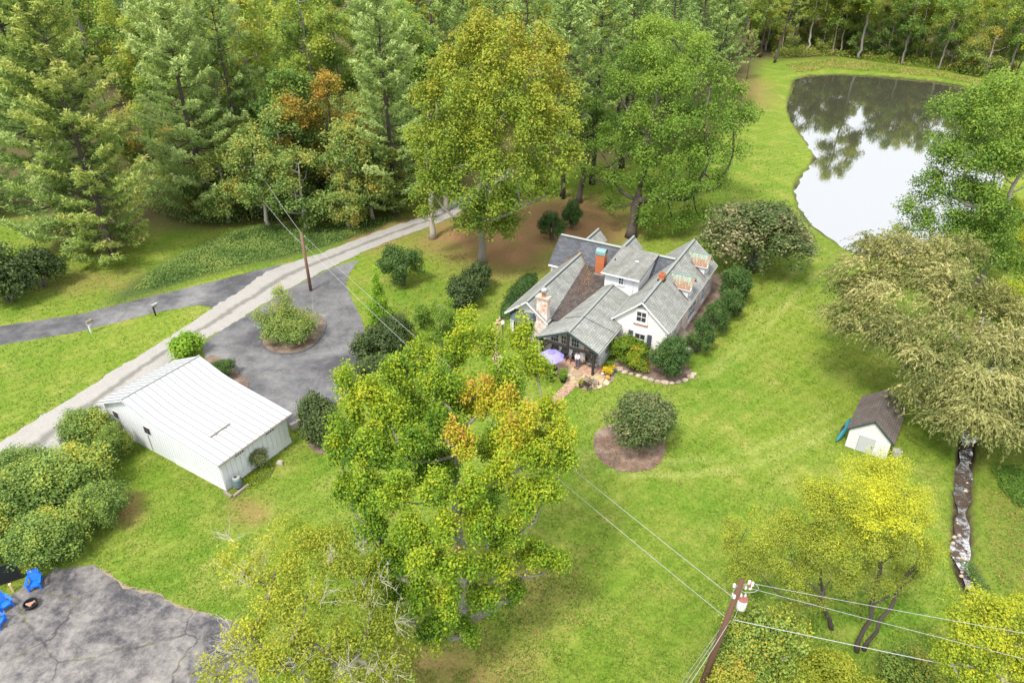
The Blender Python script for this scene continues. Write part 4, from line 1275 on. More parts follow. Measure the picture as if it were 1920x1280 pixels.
for p in sd:
    P = [p + np.array(d) for d in ((-1, -1), (1, -1), (1, 1), (-1, 1))]
    for q in sd:
        if q is not p and np.hypot(*(p - q)) < 2: P = clip_poly(P, p, q)
    c = np.mean(P, 0); P = [c + (q - c) * .93 + r_.normal(0, .012, 2) for q in P]
    c = p; PP = []
    for q in P:
        if not inside(q, OP):
            lo_, hi_ = 0.0, 1.0
            for _k in range(9):
                md = (lo_ + hi_) / 2
                if inside(c + (q - c) * md, OP): lo_ = md
                else: hi_ = md
            q = c + (q - c) * lo_
        PP.append(q)
    P = PP
    h = .062 + r_.uniform(0, .022)
    m = MB(); m.face([(*q, h) for q in P])
    for i in range(len(P)): m.face([(*P[i], .04), (*P[(i + 1) % len(P)], .04), (*P[(i + 1) % len(P)], h), (*P[i], h)])
    m.build('flagstone', M['flag'], pat)
# brick walk that leaves the patio
WL = [at(*p) for p in ((1061,719),(1050,730),(1038,744),(1016,762),(990,775))]; WR = [at(*p) for p in ((1080,723),(1071,735),(1055,749),(1032,766),(1000,785))]
strip('brick_walk', WL, WR, .035, M['mortar'], .015)
walk = bpy.data.objects['brick_walk']
A_, B_ = smooth_poly(WL, 2, False), smooth_poly(WR, 2, False)
n_ = 0
k_ = 30
la = np.linspace(0, len(A_) - 1, k_)
for i in range(k_):
    a = np.array([np.interp(la[i], np.arange(len(A_)), A_[:, c]) for c in (0, 1)]); b = np.array([np.interp(la[i], np.arange(len(B_)), B_[:, c]) for c in (0, 1)])
    w_ = np.linalg.norm(b - a); ang = math.atan2(b[1] - a[1], b[0] - a[0]); nb = int(w_ / .225)
    for j in range(nb):
        p = a + (b - a) * (j + (.75 if i % 2 else .25)) / (nb + .3)
        obj('brick', bmesh_, walk, (p[0], p[1], .035), ang)
# old stone path round the left wing
SLp = [at(*p) for p in ((1000,528),(965,560),(938,590),(922,615),(916,650),(930,690),(960,710))]; SRp = [at(*p) for p in ((1012,534),(978,565),(948,596),(934,620),(930,650),(944,682),(972,700))]
strip('stone_path', SLp, SRp, .03, M['mortar'], .06)
sp_ = bpy.data.objects['stone_path']; A_, B_ = smooth_poly(SLp, 2, False), smooth_poly(SRp, 2, False)
for i in range(0, len(A_) - 1):
    for f in (.3, .75):
        c = A_[i] * (1 - f) + B_[i] * f + r_.normal(0, .05, 2); s = r_.uniform(.22, .34); k = r_.integers(5, 8)
        P = [c + s * np.array([math.cos(6.283 * q / k), math.sin(6.283 * q / k)]) * r_.uniform(.75, 1.1) for q in range(k)]
        m = MB(); m.face([(*q, .06) for q in P])
        for q in range(k): m.face([(*P[q], .03), (*P[(q + 1) % k], .03), (*P[(q + 1) % k], .06), (*P[q], .06)])
        m.build('flagstone', M['flag'], sp_)

# ================================================================== GARAGE
gar = thing('garage', 'long white barn garage with a sweeping white metal roof by the gravel road', 'garage', GF.O, GF.a)
def gp(name, mb, mat, parent=None): return mb.build(name, M[mat], parent or gar)
GPROF = [(13.25, 2.72), (9.35, 4.5), (7.6, 3.93), (6.9, 3.70), (6.1, 3.52), (4.5, 3.30), (2.2, 3.03), (-.35, 2.72)]
m = MB(); prof = [(0.0, -.4), (12.9, -.4), (12.9, 2.76), (9.35, 4.38), (7.6, 3.8), (6.1, 3.40), (4.5, 3.18), (2.2, 2.92), (0, 2.64)]
m.prism([(v, z) for v, z in prof], .03, 6.03, 0); gwall = gp('wall', m, 'barn_wall')
m = MB(); m.box((-.02, -.03, -.4), (6.08, .0, .55)); m.box((-.02, -.0, -.4), (.03, 5.4, .5)); gp('foundation', m, 'white_paint')
# roof sheets
nr = 13
uw = (6.4 + .35) / nr
for i in range(nr):
    a, b = -.35 + i * uw, -.35 + (i + 1) * uw
    dz = random.uniform(-.006, .006)
    m = MB()
    for k in range(1, len(GPROF) - 1):
        (v1, z1), (v0, z0) = GPROF[k], GPROF[k + 1]
        m.slab((a + .006, v0, z0 + dz), (b - .006, v0, z0 + dz), (b - .006, v1, z1 + dz), (a + .006, v1, z1 + dz), .03)
    rpn = gp('roof_panel', m, 'barn_roof')
    m = MB(); m.tube([(a, v, z + .02) for v, z in GPROF[1:]], .026, 5); gp('seam', m, 'seam', rpn)
    m = MB(); m.slab((b - .006, 13.25, 2.72 + dz), (a + .006, 13.25, 2.72 + dz), (a + .006, 9.35, 4.499 + dz), (b - .006, 9.35, 4.499 + dz), .03)
    rpn = gp('roof_panel', m, 'barn_roof')
    m = MB(); m.tube([(a, 13.25, 2.74), (a, 9.35, 4.52)], .026, 5); gp('seam', m, 'seam', rpn)
m = MB(); m.beam((-.37, 9.35, 4.535), (6.42, 9.35, 4.535), .16, .035); gp('ridge_cap', m, 'ridge_cap')
# board walls
nb = 15
for i in range(nb):
    a = .05 + i * (5.96 / nb)
    m = MB(); m.box((a, -.028, .553), (a + 5.96 / nb - .035, -.002, 2.56)); gp('wall_board', m, 'barn_wall')
vv_ = 0.06
while vv_ < 12.7:
    top_ = float(np.interp(vv_ + .15, [v for v, z in GPROF[::-1]], [z for v, z in GPROF[::-1]])) - .2
    zb = .5 if vv_ < 5.3 else .02
    m = MB(); m.box((.004, vv_, zb), (.026, vv_ + .27, top_)); gp('wall_board', m, 'barn_wall'); vv_ += .30
m = MB(); m.beam((-.33, -.36, 2.62), (-.33, 2.2, 2.93), .04, .12)
for k in range(1, len(GPROF) - 2):
    (v1, z1), (v0, z0) = GPROF[k], GPROF[k + 1]; m.beam((-.33, v0, z0 - .1), (-.33, v1, z1 - .1), .04, .12)
m.beam((-.33, 13.2, 2.64), (-.33, 9.35, 4.4), .04, .12); gp('rake_board', m, 'white_paint')
m = MB(); m.box((-.3, -.42, 2.60), (6.38, -.355, 2.67)); gp('gutter', m, 'old_timber')
m = MB(); m.tube([(-.28, -.36, 2.58), (-.12, -.1, 2.3), (-.05, -.08, .1)], .04, 6); gp('downspout', m, 'white_paint')
for c in (1.62, 4.38):
    window(gar, 1, -.03, c, 2.12, 2.44, .82, -1, 4, 1, .04)
def barn_window(c, z0, z1, w_):
    m = MB(); m.box((-.03, c - w_ / 2 - .06, z0 - .06), (.002, c + w_ / 2 + .06, z1 + .06)); f = gp('window', m, 'white_paint')
    m = MB(); m.box((-.045, c - w_ / 2, z0), (-.031, c + w_ / 2, z1)); gp('pane', m, 'glass', f)
    m = MB(); m.box((-.055, c - .02, z0), (-.046, c + .02, z1)); gp('muntin', m, 'rust_red', f)
barn_window(7.85, 1.78, 2.38, .72); barn_window(11.6, 1.75, 2.3, .6)
m = MB(); m.box((-.02, 7.98, .1), (.0, 8.02, 1.6)); gp('door_seam', m, 'black')
# loose bar lying on the roof
u0, v0 = GF.Z(394, 820, 3.05); u1, v1 = GF.Z(431, 791, 3.2)
def gz(v): return float(np.interp(v, [a for a, b in GPROF[::-1]], [b for a, b in GPROF[::-1]]))
m = MB(); m.beam((u0, v0, gz(v0) + .08), (u1, v1, gz(v1) + .08), .07, .05)
for f in (.25, .75):
    q = (u0 + (u1 - u0) * f, v0 + (v1 - v0) * f); m.box((q[0] - .04, q[1] - .12, gz(q[1]) + .0), (q[0] + .04, q[1] + .04, gz(q[1]) + .06))
gp('snow_bar', m, 'old_timber')
# retaining wall at the drive edge
rw = MB(); a, b = at(546, 806), at(612, 772); rw.beam((a[0], a[1], .0), (b[0], b[1], .0), .3, 1.1); o = rw.build('retaining_wall', M['concrete']); tag(o, 'low rough concrete retaining wall at the end of the paved drive', 'wall')

# ================================================================== SHED
sh = thing('garden_shed', 'small white clapboard shed with mossy brown roof under the willow', 'shed', SF.O, SF.a)
def sp2(name, mb, mat, parent=None): return mb.build(name, M[mat], parent or sh)
m = MB(); m.prism([(0, -.1), (2.82, -.1), (2.82, 1.78), (1.41, 2.98), (0, 1.78)], .02, 4.6, 1); sp2('wall', m, 'clapboard')
k = 0; z = .05
while z < 2.9:
    hw = 1.41 if z < 1.74 else max(.05, 1.41 - (z - 1.74) * 1.17)
    m = MB(); x0, x1 = 1.41 - hw, 1.41 + hw
    if z < 1.42:
        m.box((x0, -.016, z), (.64, .018, z + .104)); m.box((1.92, -.016, z), (x1, .018, z + .104))
    else: m.box((x0, -.016, z), (x1, .018, z + .104))
    if z < 1.7: m.box((-.018, .02, z), (-.001, 4.6, z + .112))
    sp2('clapboard', m, 'clapboard'); z += .125
m = MB(); m.box((.74, -.03, .05), (1.82, -.0, 1.42)); dd = sp2('door', m, 'shed_door')
m = MB(); m.box((.725, -.032, .03), (.742, -.004, 1.44)); m.box((1.818, -.032, .03), (1.835, -.004, 1.44)); m.box((.742, -.032, 1.42), (1.818, -.004, 1.437)); sp2('door_gap', m, 'black')
m = MB(); m.box((1.7, -.05, .6), (1.74, -.031, .8)); sp2('handle', m, 'black', dd)
m = MB(); m.box((.63, -.04, 1.44), (1.93, -.0, 1.51)); m.box((.65, -.036, .02), (.72, -.0, 1.438)); m.box((1.84, -.036, .02), (1.91, -.0, 1.438)); sp2('door_frame', m, 'white_paint')
m = MB(); m.slab((-.22, 4.75, 1.66), (-.22, -.12, 1.66), (1.41, -.12, 3.07), (1.41, 4.75, 3.07), .07); m.slab((3.04, -.12, 1.66), (3.04, 4.75, 1.66), (1.41, 4.75, 3.069), (1.41, -.12, 3.069), .07); sp2('roof', m, 'brown_roof')
m = MB(); m.beam((-.2, -.14, 1.62), (1.41, -.14, 3.0), .04, .11); m.beam((3.02, -.14, 1.62), (1.41, -.14, 3.0), .04, .11); sp2('rake_board', m, 'green_trim')

# ================================================================== UTILITY POLES AND LINES
lp = at(583, 545); LPH = htop(lp[1], 436)
pl = thing('utility_pole', 'brown wooden utility pole standing at the edge of the circular drive', 'utility pole', lp)
m = MB(); m.tube([(0, 0, -.2), (0, 0, LPH * .5), (0, 0, LPH)], [.17, .15, .12], 10); obj('shaft', m.mesh('shaft', M['pole_old'], True), pl)
m = MB(); m.beam((0, 0, LPH - .5), (.25, .05, LPH - .45), .06); m.lathe((.27, .05, LPH - .5), [(.05, 0), (.07, .05), (.05, .12)], 8); m.beam((0, 0, LPH - 1.6), (.22, .05, LPH - 1.55), .06); m.build('bracket', M['metal'], pl)
m = MB(); m.tube([(-.14, 0, LPH - .4), (-.22, .05, LPH - 1.2), (-.17, 0, LPH - 2.6)], .012, 5); m.build('drop_wire', M['wire'], pl)

rp0 = at(1391, 1087, 9.2)
rp = thing('utility_pole', 'dark utility pole with a white transformer can at the lower right', 'utility pole', (rp0[0], rp0[1], 0))
rw_ = np.array([rp0[0], rp0[1], 0.])
LEAN = np.array([at(1330, 1280, 4.2)[0] - rp0[0], 0, 0]) * .35
m = MB(); m.tube([(LEAN[0] * 2, 0, -.2), (LEAN[0], 0, 4.6), (0, 0, 9.2)], [.17, .15, .115], 12); obj('shaft', m.mesh('shaft', M['pole'], True), rp)
m = MB(); m.lathe((.24, -.06, 7.35), [(.0, 0), (.2, .01), (.225, .06), (.225, .62), (.2, .66)], 18); tr = obj('transformer', m.mesh('transformer', M['ceramic_white'], True), rp)
m = MB(); m.lathe((.24, -.06, 8.0), [(.235, 0), (.235, .04), (.16, .08), (.02, .09)], 18); obj('lid', m.mesh('lid', M['rust_red'], False), tr)
for dx, dy in ((.14, .02), (.33, .02)):
    m = MB(); m.lathe((.0 + dx + .02, dy - .0, 8.06), [(.03, 0), (.05, .03), (.03, .07), (.05, .11), (.03, .16), (.015, .22)], 8); obj('bushing', m.mesh('bushing', M['ceramic_white']), tr)
m = MB(); m.beam((0, 0, 8.95), (.42, -.1, 8.98), .05); m.beam((0, 0, 8.6), (.3, .1, 8.62), .05); m.beam((0, 0, 8.75), (-.25, .06, 8.8), .05); m.beam((0,0,7.6),(.1,-.03,7.6),.1,.3); m.build('bracket', M['old_timber'], rp)
for p in ((.42, -.1, 8.72), (.3, .1, 8.5), (-.25, .06, 8.66), (.36, .0, 8.95), (-.2, -.1, 8.1), (-.17, .12, 7.9), (.5, -.05, 8.9)):
    m = MB(); m.lathe(p, [(.03, 0), (.065, .03), (.035, .07), (.065, .11), (.035, .16), (.06, .2), (.02, .24)], 10); m.build('insulator', M['ceramic_white'], rp)
m = MB(); m.lathe((.45, .02, 8.9), [(.03, 0), (.07, .04), (.07, .12), (.02, .16)], 8); m.lathe((.35, -.15, 8.92), [(.03, 0), (.06, .04), (.06, .10), (.02, .14)], 8); m.build('cutout', M['rust_red'], rp)
m = MB(); m.tube([(.05 + .38 * (1 - math.cos(a)) , -.1, 8.7 + .22 * math.sin(a * 1.0 + 3.3)) for a in np.linspace(0, 3.14, 8)] + [(.75, .0, 8.85), (.5, .1, 9.0)], .012, 5); m.build('jumper', M['wire'], rp)
m = MB(); m.tube([(-.13, .0, 8.9), (-.3, .0, 8.3), (-.2, .0, 7.8), (-.13, -.0, 7.4), (-.2, 0, 6.9), (-.13, 0, 6.4)], .012, 5); m.tube([(.1, -.12, 7.3), (.02, -.2, 6.9), (-.05, -.15, 6.4)], .012, 5); m.build('drop_wire', M['wire'], rp)

def wire(label, a, b, sag=.6, r=.014, n=24, mat='wire', group=None):
    a, b = np.array(a, float), np.array(b, float)
    pts = [a + (b - a) * f - np.array([0, 0, 4 * sag * f * (1 - f)]) for f in np.linspace(0, 1, n)]
    m = MB(); m.tube([p - a for p in pts], r, 5)
    o = m.build('power_line', M[mat]); o.location = a
    return tag(o, label, 'power line', group)
A1 = lp + np.array([.25, .05, LPH - .4]); A2 = lp + np.array([.2, .05, LPH - 1.5])
B1 = rw_ + np.array([-.22, .06, 8.0]); B2 = rw_ + np.array([-.15, 0, 6.45])
wire('upper bare line between the two utility poles, passing the big maple', A1, B1, .7, .011)
wire('lower line between the two utility poles, slung below its twin', A2, B2, 1.0, .012)
f1 = at_y(478, 308, 86); wire('upper line from the drive pole up into the dark woods', A1 + np.array([-.2, 0, .2]), f1, .3, .016)
f2 = at_y(468, 340, 86); wire('slack lower line from the drive pole into the woods', A2 + np.array([-.2, 0, .1]), f2, .6, .018)
R1_ = at(1920, 1184, 8.6); R2_ = at(1920, 1232, 8.0); R3_ = at(1990, 1288, 6.4)
ex = lambda a, b, k: a + (np.array(b) - a) * k
wire('topmost of three lines running right from the transformer pole', rw_ + np.array([.62, -.05, 9.0]), ex(rw_ + np.array([.62, -.05, 9.0]), R1_, 1.6), .08, .009)
wire('middle of three lines running right from the transformer pole', rw_ + np.array([.3, .1, 8.62]), ex(rw_ + np.array([.3, .1, 8.62]), R2_, 1.6), .08, .009)
wire('thick lowest cable running right from the transformer pole', rw_ + np.array([.05, 0, 6.45]), ex(rw_ + np.array([.05, 0, 6.45]), R3_, 1.5), .05, .016)
g1 = at(1268, 1290, 0.0); g2 = at(1240, 1290, 0)
wire('pale service cable dropping down-left from the transformer pole', rw_ + np.array([-.1, -.05, 6.4]), at(1286, 1292, 3.0), .12, .014)
wire('upper guy wire slanting to the grass left of the transformer pole', rw_ + np.array([-.1, 0, 6.9]), at(1262, 1300, .1), .0, .010)
wire('lower guy wire beside the pale service cable', rw_ + np.array([-.1, 0, 6.6]), at(1272, 1300, .1), .0, .013)

# ================================================================== MAILBOXES
def mailbox(label, px, py, post, turn):
    b = thing('mailbox', label, 'mailbox', at(px, py), turn)
    m = MB(); m.box((-.06, -.06, -.1), (.06, .06, 1.05)); m.box((-.05, -.35, .93), (.05, .12, 1.03)); m.build('post', M[post], b)
    m = MB(); n = 10
    prof = [(-.12, 0), (.12, 0)] + [(.12 * math.cos(a), .16 + .12 * math.sin(a)) for a in np.linspace(0, math.pi, n)]
    m.prism([(x, 1.04 + z) for x, z in prof], -.5, .14, 1); m.build('box', M['old_timber'] if post == 'white_paint' else M['metal'], b)
    m = MB(); m.box((-.125, -.52, 1.03), (.125, -.502, 1.31)); m.build('lid', M['black'], b)
    m = MB(); m.box((.125, -.2, 1.15), (.14, -.17, 1.4)); m.build('flag', M['rust_red'], b)
    if post == 'white_paint': m = MB(); m.beam((0, -.05, .6), (0, -.3, .95), .06); m.build('brace', M[post], b)
    return b
mailbox('mailbox on a white post beside the paved driveway', 171, 624, 'white_paint', 2.7)
mailbox('small dark mailbox on a black post by the grass point', 292, 592, 'black', 2.6)

# ================================================================== PATIO FURNITURE
u, v = HF.Z(1034, 667, 2.1); um_p = HF.w(u, v)
um = thing('patio_umbrella', 'lilac patio umbrella open over the flagstones', 'umbrella', um_p, HF.a)
RU = 1.14
cen = MB()
for i in range(8):
    a, b = math.pi * 2 * i / 8, math.pi * 2 * (i + 1) / 8
    m = MB()
    pa = [(.28 * math.cos(x), .28 * math.sin(x), 2.47) for x in (a, b)]; pm = [(.8 * math.cos(x), .8 * math.sin(x), 2.29) for x in (a, b)]; po = [(RU * math.cos(x), RU * math.sin(x), 2.02) for x in (a, b)]
    mid = ((po[0][0] + po[1][0]) / 2 * .97, (po[0][1] + po[1][1]) / 2 * .97, 2.03)
    m.face([pa[0], pm[0], pm[1], pa[1]]); m.face([pm[0], po[0], mid, po[1], pm[1]]); m.face([po[0], (po[0][0], po[0][1], 1.95), (mid[0], mid[1], 1.96), mid]); m.face([mid, (mid[0], mid[1], 1.96), (po[1][0], po[1][1], 1.95), po[1]])
    m.build('canopy_panel', M['lilac'], um)
    m = MB(); m.tube([(.05 * math.cos(a), .05 * math.sin(a), 2.48), (.8 * math.cos(a), .8 * math.sin(a), 2.26), (RU * math.cos(a), RU * math.sin(a), 2.0)], .012, 5); m.build('rib', M['black'], um)
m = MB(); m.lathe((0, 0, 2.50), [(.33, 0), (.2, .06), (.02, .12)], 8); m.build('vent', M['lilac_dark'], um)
m = MB(); m.tube([(0, 0, .1), (0, 0, 2.66)], .022, 8); m.build('pole', M['black'], um)
m = MB(); m.lathe((0, 0, .06), [(.28, 0), (.28, .05), (.06, .09), (.05, .3)], 16); m.build('base', M['black'], um)
tb = thing('patio_table', 'dark round metal table under the lilac umbrella', 'table', um_p + np.array([0, 0, .07]), 0)
m = MB(); m.lathe((0, 0, .68), [(.55, 0), (.56, .02), (.55, .035)], 24); m.build('tabletop', M['black'], tb)
for i in range(4):
    a = .6 + i * math.pi / 2; m = MB(); m.tube([(.44 * math.cos(a), .44 * math.sin(a), 0), (.3 * math.cos(a), .3 * math.sin(a), .4), (.42 * math.cos(a), .42 * math.sin(a), .68)], .018, 6); m.build('leg', M['black'], tb)

def metal_chair(label, loc, rz, group=None, wide=.48, mat='black'):
    c = thing('metal_chair' if wide < .8 else 'metal_bench', label, 'chair' if wide < .8 else 'bench', loc, rz, group)
    h = wide / 2
    m = MB()
    for i in range(7): x = -.22 + i * .072; m.box((x, -h, .43), (x + .05, h, .45))
    m.build('seat', M[mat], c)
    m = MB()
    for i in range(int(wide / .07)): y = -h + .03 + i * .07; m.beam((-.23, y, .45), (-.32, y, .88), .018)
    m.beam((-.32, -h, .89), (-.32, h, .89), .03); m.build('backrest', M[mat], c)
    for x in (-.22, .24):
        for y in (-h, h):
            m = MB(); m.beam((x * 1.1, y, 0), (x, y, .45 if x < 0 else .64), .03); m.build('leg', M[mat], c)
    for y in (-h, h): m = MB(); m.beam((-.27, y, .64), (.26, y, .64), .035, .03); m.build('armrest', M[mat], c)
    return c
metal_chair('black metal chair tucked at the table under the umbrella', um_p + HF.e1 * -.95 + HF.e2 * -.35 + [0, 0, .07], HF.a + .3)

def rocker(label, loc, rz):
    c = thing('rocking_chair', label, 'rocking chair', loc, rz, 'black rocking chairs on the porch')
    h = .29
    m = MB()
    for i in range(6): x = -.24 + i * .085; m.box((x, -h, .42 - i * -.006), (x + .06, h, .445 + i * .006))
    m.build('seat', M['black'], c)
    m = MB()
    for i in range(7): y = -h + .04 + i * .083; m.beam((-.24, y, .45), (-.46, y, 1.12), .05, .02)
    m.build('backrest', M['mesh_black'], c)
    m = MB(); m.beam((-.24, -h, .4), (-.48, -h, 1.18), .05); m.beam((-.24, h, .4), (-.48, h, 1.18), .05); m.beam((-.47, -h, 1.16), (-.47, h, 1.16), .04, .08); m.build('back_frame', M['black'], c)
    for y in (-h, h):
        m = MB(); m.beam((-.34, y * 1.06, .66), (.28, y * 1.06, .68), .08, .03); m.build('armrest', M['black'], c)
        m = MB(); m.tube([(x, y, .03 + .16 * (x * 1.35) ** 2) for x in np.linspace(-.6, .5, 8)], .022, 6); m.build('rocker', M['black'], c)
        for x, t_ in ((-.25, .45), (.24, .67)): m = MB(); m.beam((x, y, .06), (x, y, t_), .04); m.build('leg', M['black'], c)
    return c
for lb, (px, py) in (('black rocking chair at the left end of the porch', (1041, 668)), ('black rocking chair between the other two on the porch', (1060, 673)), ('black rocking chair just behind the standing man', (1079, 680))):
    u, v = HF.Z(px - 1, py - 3, .07); rocker(lb, HF.w(max(-4.45, min(-4.0, u)), v, .07), HF.a + math.pi + .15)
u, v = HF.Z(1119, 683, .07); metal_chair('pale metal bench against the porch end by the stone corner', HF.w(-4.1, 4.95 + .25, .07), HF.a + math.pi, None, .9, 'ridge_cap')
u, v = HF.Z(1098, 727, .07); metal_chair('black metal bench at the lawn edge of the patio', HF.w(u, v, .07), HF.a + 2.75, None, .95)
st_ = thing('side_table', 'low slatted metal table at the lawn edge of the patio', 'table', HF.w(*HF.Z(1113, 722, .07), .07), HF.a + 2.8)
m = MB()
for i in range(8): m.box((-.3, -.34 + i * .086, .42), (.3, -.34 + i * .086 + .05, .44))
m.build('tabletop', M['old_timber'], st_)
for x in (-.27, .27):
    for y in (-.31, .31): m = MB(); m.box((x - .02, y - .02, 0), (x + .02, y + .02, .42)); m.build('leg', M['black'], st_)

def potted(label, px, py, z, r, h, potmat, meshes, group=None, scale=1):
    p = thing('potted_plant', label, 'potted plant', [*at(px, py, z)[:2], z], 0, group)
    m = MB(); m.lathe((0, 0, 0), [(r * .62, 0), (r * .72, h * .1), (r, h * .85), (r * 1.08, h * .88), (r * 1.08, h), (r * .9, h), (r * .88, h * .93)], 16); m.build('pot', M[potmat], p, True)
    m = MB(); m.lathe((0, 0, h * .86), [(r * .9, 0), (r * .5, .02), (.01, .03)], 12); m.build('soil', M['soil'], p)
    for nm, me in zip(('stem', 'foliage'), meshes): o = obj(nm, me, p, (0, 0, h * .9)); o.scale = (scale,) * 3
    return p
r2 = np.random.default_rng(21)
cone_cl = [(0, 0, .12 + .16 * i, .36 * (1 - i / 6.5), .22, .5) for i in range(6)]
def cone_meshes(h, R, n, leaf, lm, r, tint=.5, k=9, rnd=.8):
    cl = [(0, 0, h * (.06 + .90 * i / k), max(R * .12, R * (1 - (i / k) ** 1.4) * (.75 + .25 * min(1, i / 1.5))), h / k * rnd, tint + .1 * i / k) for i in range(k + 1)]
    P, N, S, T = crown_leaves(cl, n, leaf, r, up=.5, shell=(.75, 1), spread=.8, outw=.9)
    mb = MB(); mb.tube([(0, 0, 0), (0, 0, h * .9)], [R * .1 + .02, .01], 6)
    keep = P[:, 2] > .02
    return mb.mesh('cone_stem', M['bark_grey']), leaf_mesh('cone_foliage', P[keep], N[keep], S[keep], T[keep], lm, .5, r=r)
potted('clipped cone shrub in a grey pot where the brick walk begins', 1056, 715, .07, .34, .45, 'black', cone_meshes(1.05, .42, 1500, .09, L['bright'], r2, .35))
potted('feathery yellow-green plant in a large orange pot by the porch post', 1009, 662, .07, .42, .5, 'terracotta', shrub_meshes('pot_plant', .7, .6, r2, 1300, .13, L['sapling'], 4, .55))
potted('leafy green plant in a dark pot left of the orange pot', 995, 667, .07, .36, .45, 'black', shrub_meshes('pot_plant', .5, .4, r2, 800, .12, L['oak'], 3, .5))
potted('small flowering plant in a grey pot at the patio edge by the walk', 1089, 726, .07, .2, .3, 'shutter', shrub_meshes('pot_plant', .26, .24, r2, 400, .07, L['azalea'], 3, .65))
potted('yellow mums heaped in a grey planter at the patio corner', 1139, 704, .07, .3, .3, 'shutter', shrub_meshes('mum', .46, .3, r2, 1200, .08, L['mum'], 3, .75))
potted('blue glazed pot of flowers at the patio corner', 1148, 699, .07, .26, .42, 'teal', shrub_meshes('mum', .3, .2, r2, 500, .07, L['mum'], 2, .6))
potted('leafy herbs in a small pot behind the yellow mums', 1142, 694, .07, .25, .3, 'black', shrub_meshes('pot_plant', .4, .35, r2, 700, .1, L['oak'], 3, .5))
def pumpkin(label, px, py, r, mat):
    p = thing('pumpkin', label, 'pumpkin', [*at(px, py, .07)[:2], .07])
    m = MB(); n = 30
    rings = []
    for j in range(9):
        th = math.pi * j / 8; b = len(m.v); rings.append(b)
        for k in range(n):
            a = 2 * math.pi * k / n; rr = r * math.sin(th) * (1 - .09 * abs(math.sin(a * 5))) + .004
            m.v.append((rr * math.cos(a), rr * math.sin(a), r * .8 - r * .8 * math.cos(th) * (1 - .25 * abs(math.cos(th)) ** 6)))
    for j in range(8):
        for k in range(n): q = (k + 1) % n; m.f.append((rings[j] + k, rings[j] + q, rings[j+1] + q, rings[j+1] + k)); m.uv.append([(0, 0)] * 4)
    m.build('flesh', M[mat], p, True)
    m = MB(); m.tube([(0, 0, r * 1.15), (.02, 0, r * 1.5), (.06, 0, r * 1.65)], [.035, .025, .03], 6); m.build('stalk', M['old_timber'], p)
pumpkin('bright orange pumpkin in front of the yellow mums', 1139, 709, .2, 'pumpkin')
pumpkin('small pale pumpkin beside the orange pumpkin', 1142, 711, .14, 'mortar')
pumpkin('small white pumpkin left of the yellow mums', 1130, 702, .14, 'ceramic_white')
pumpkin('orange pumpkin half hidden behind the yellow mums', 1131, 697, .17, 'pumpkin')

lt = thing('garden_lamp', 'slim dark lamp post with a white globe by the bay window', 'lamp post', at(943, 640))
m = MB(); m.lathe((0, 0, 0), [(.12, 0), (.10, .15), (.04, .25), (.035, 1.75), (.07, 1.8)], 10); m.build('post', M['black'], lt)
m = MB(); m.lathe((0, 0, 1.8), [(.06, 0), (.15, .08), (.18, .2), (.15, .32), (.04, .38)], 14); m.build('globe', M['ceramic_white'], lt, True)

# stone edging of the bed below the gable
se = thing('stone_edging', 'row of rough fieldstones edging the shrub bed below the gable', 'stone edging', at(1225, 714))
bo_ = se.location
r_ = np.random.default_rng(31)
epx = smooth_poly([(1160,694),(1172,700),(1190,703),(1208,709),(1222,714),(1240,718.5),(1258,719.5),(1274,717),(1290,711),(1300,703)], 2, False)
dist_ = 0; last = None
for q in epx[::1]:
    p = at(*q)
    if last is not None and np.linalg.norm(p - last) < .52: continue
    last = p
    s = r_.uniform(.17, .30)
    if r_.random() < .2: s *= 1.35
    m = MB(); n = 7; rings = []
    for zz, k in ((0, 1.0), (.5, 1.08), (.85, .8), (1.0, .4)):
        b = len(m.v); rings.append(b)
        for i in range(n):
            a = 6.283 * i / n; j = k * r_.uniform(.82, 1.12)
            m.v.append((s * 1.15 * j * math.cos(a), s * .8 * j * math.sin(a), s * .95 * zz * r_.uniform(.9, 1.1)))
    for A in range(3):
        for i in range(n): q_ = (i + 1) % n; m.f.append((rings[A] + i, rings[A] + q_, rings[A+1] + q_, rings[A+1] + i)); m.uv.append([(0, 0)] * 4)
    m.f.append(tuple(rings[3] + i for i in range(n))); m.uv.append([(0, 0)] * n)
    m.build('stone', M['stone'], se, False, (p[0] - bo_.x, p[1] - bo_.y, -.02), r_.uniform(-.6, .6))

bin_ = thing('refuse_bin', 'grey lidded bin between the round boxwoods beside the house', 'bin', at(1287, 668))
m = MB(); m.lathe((0, 0, 0), [(.24, 0), (.26, .05), (.31, .75), (.33, .8)], 16); m.build('body', M['metal'], bin_)
m = MB(); m.lathe((0, 0, .8), [(.35, 0), (.33, .06), (.1, .14), (.02, .15)], 16); m.build('lid', M['ridge_cap'], bin_)

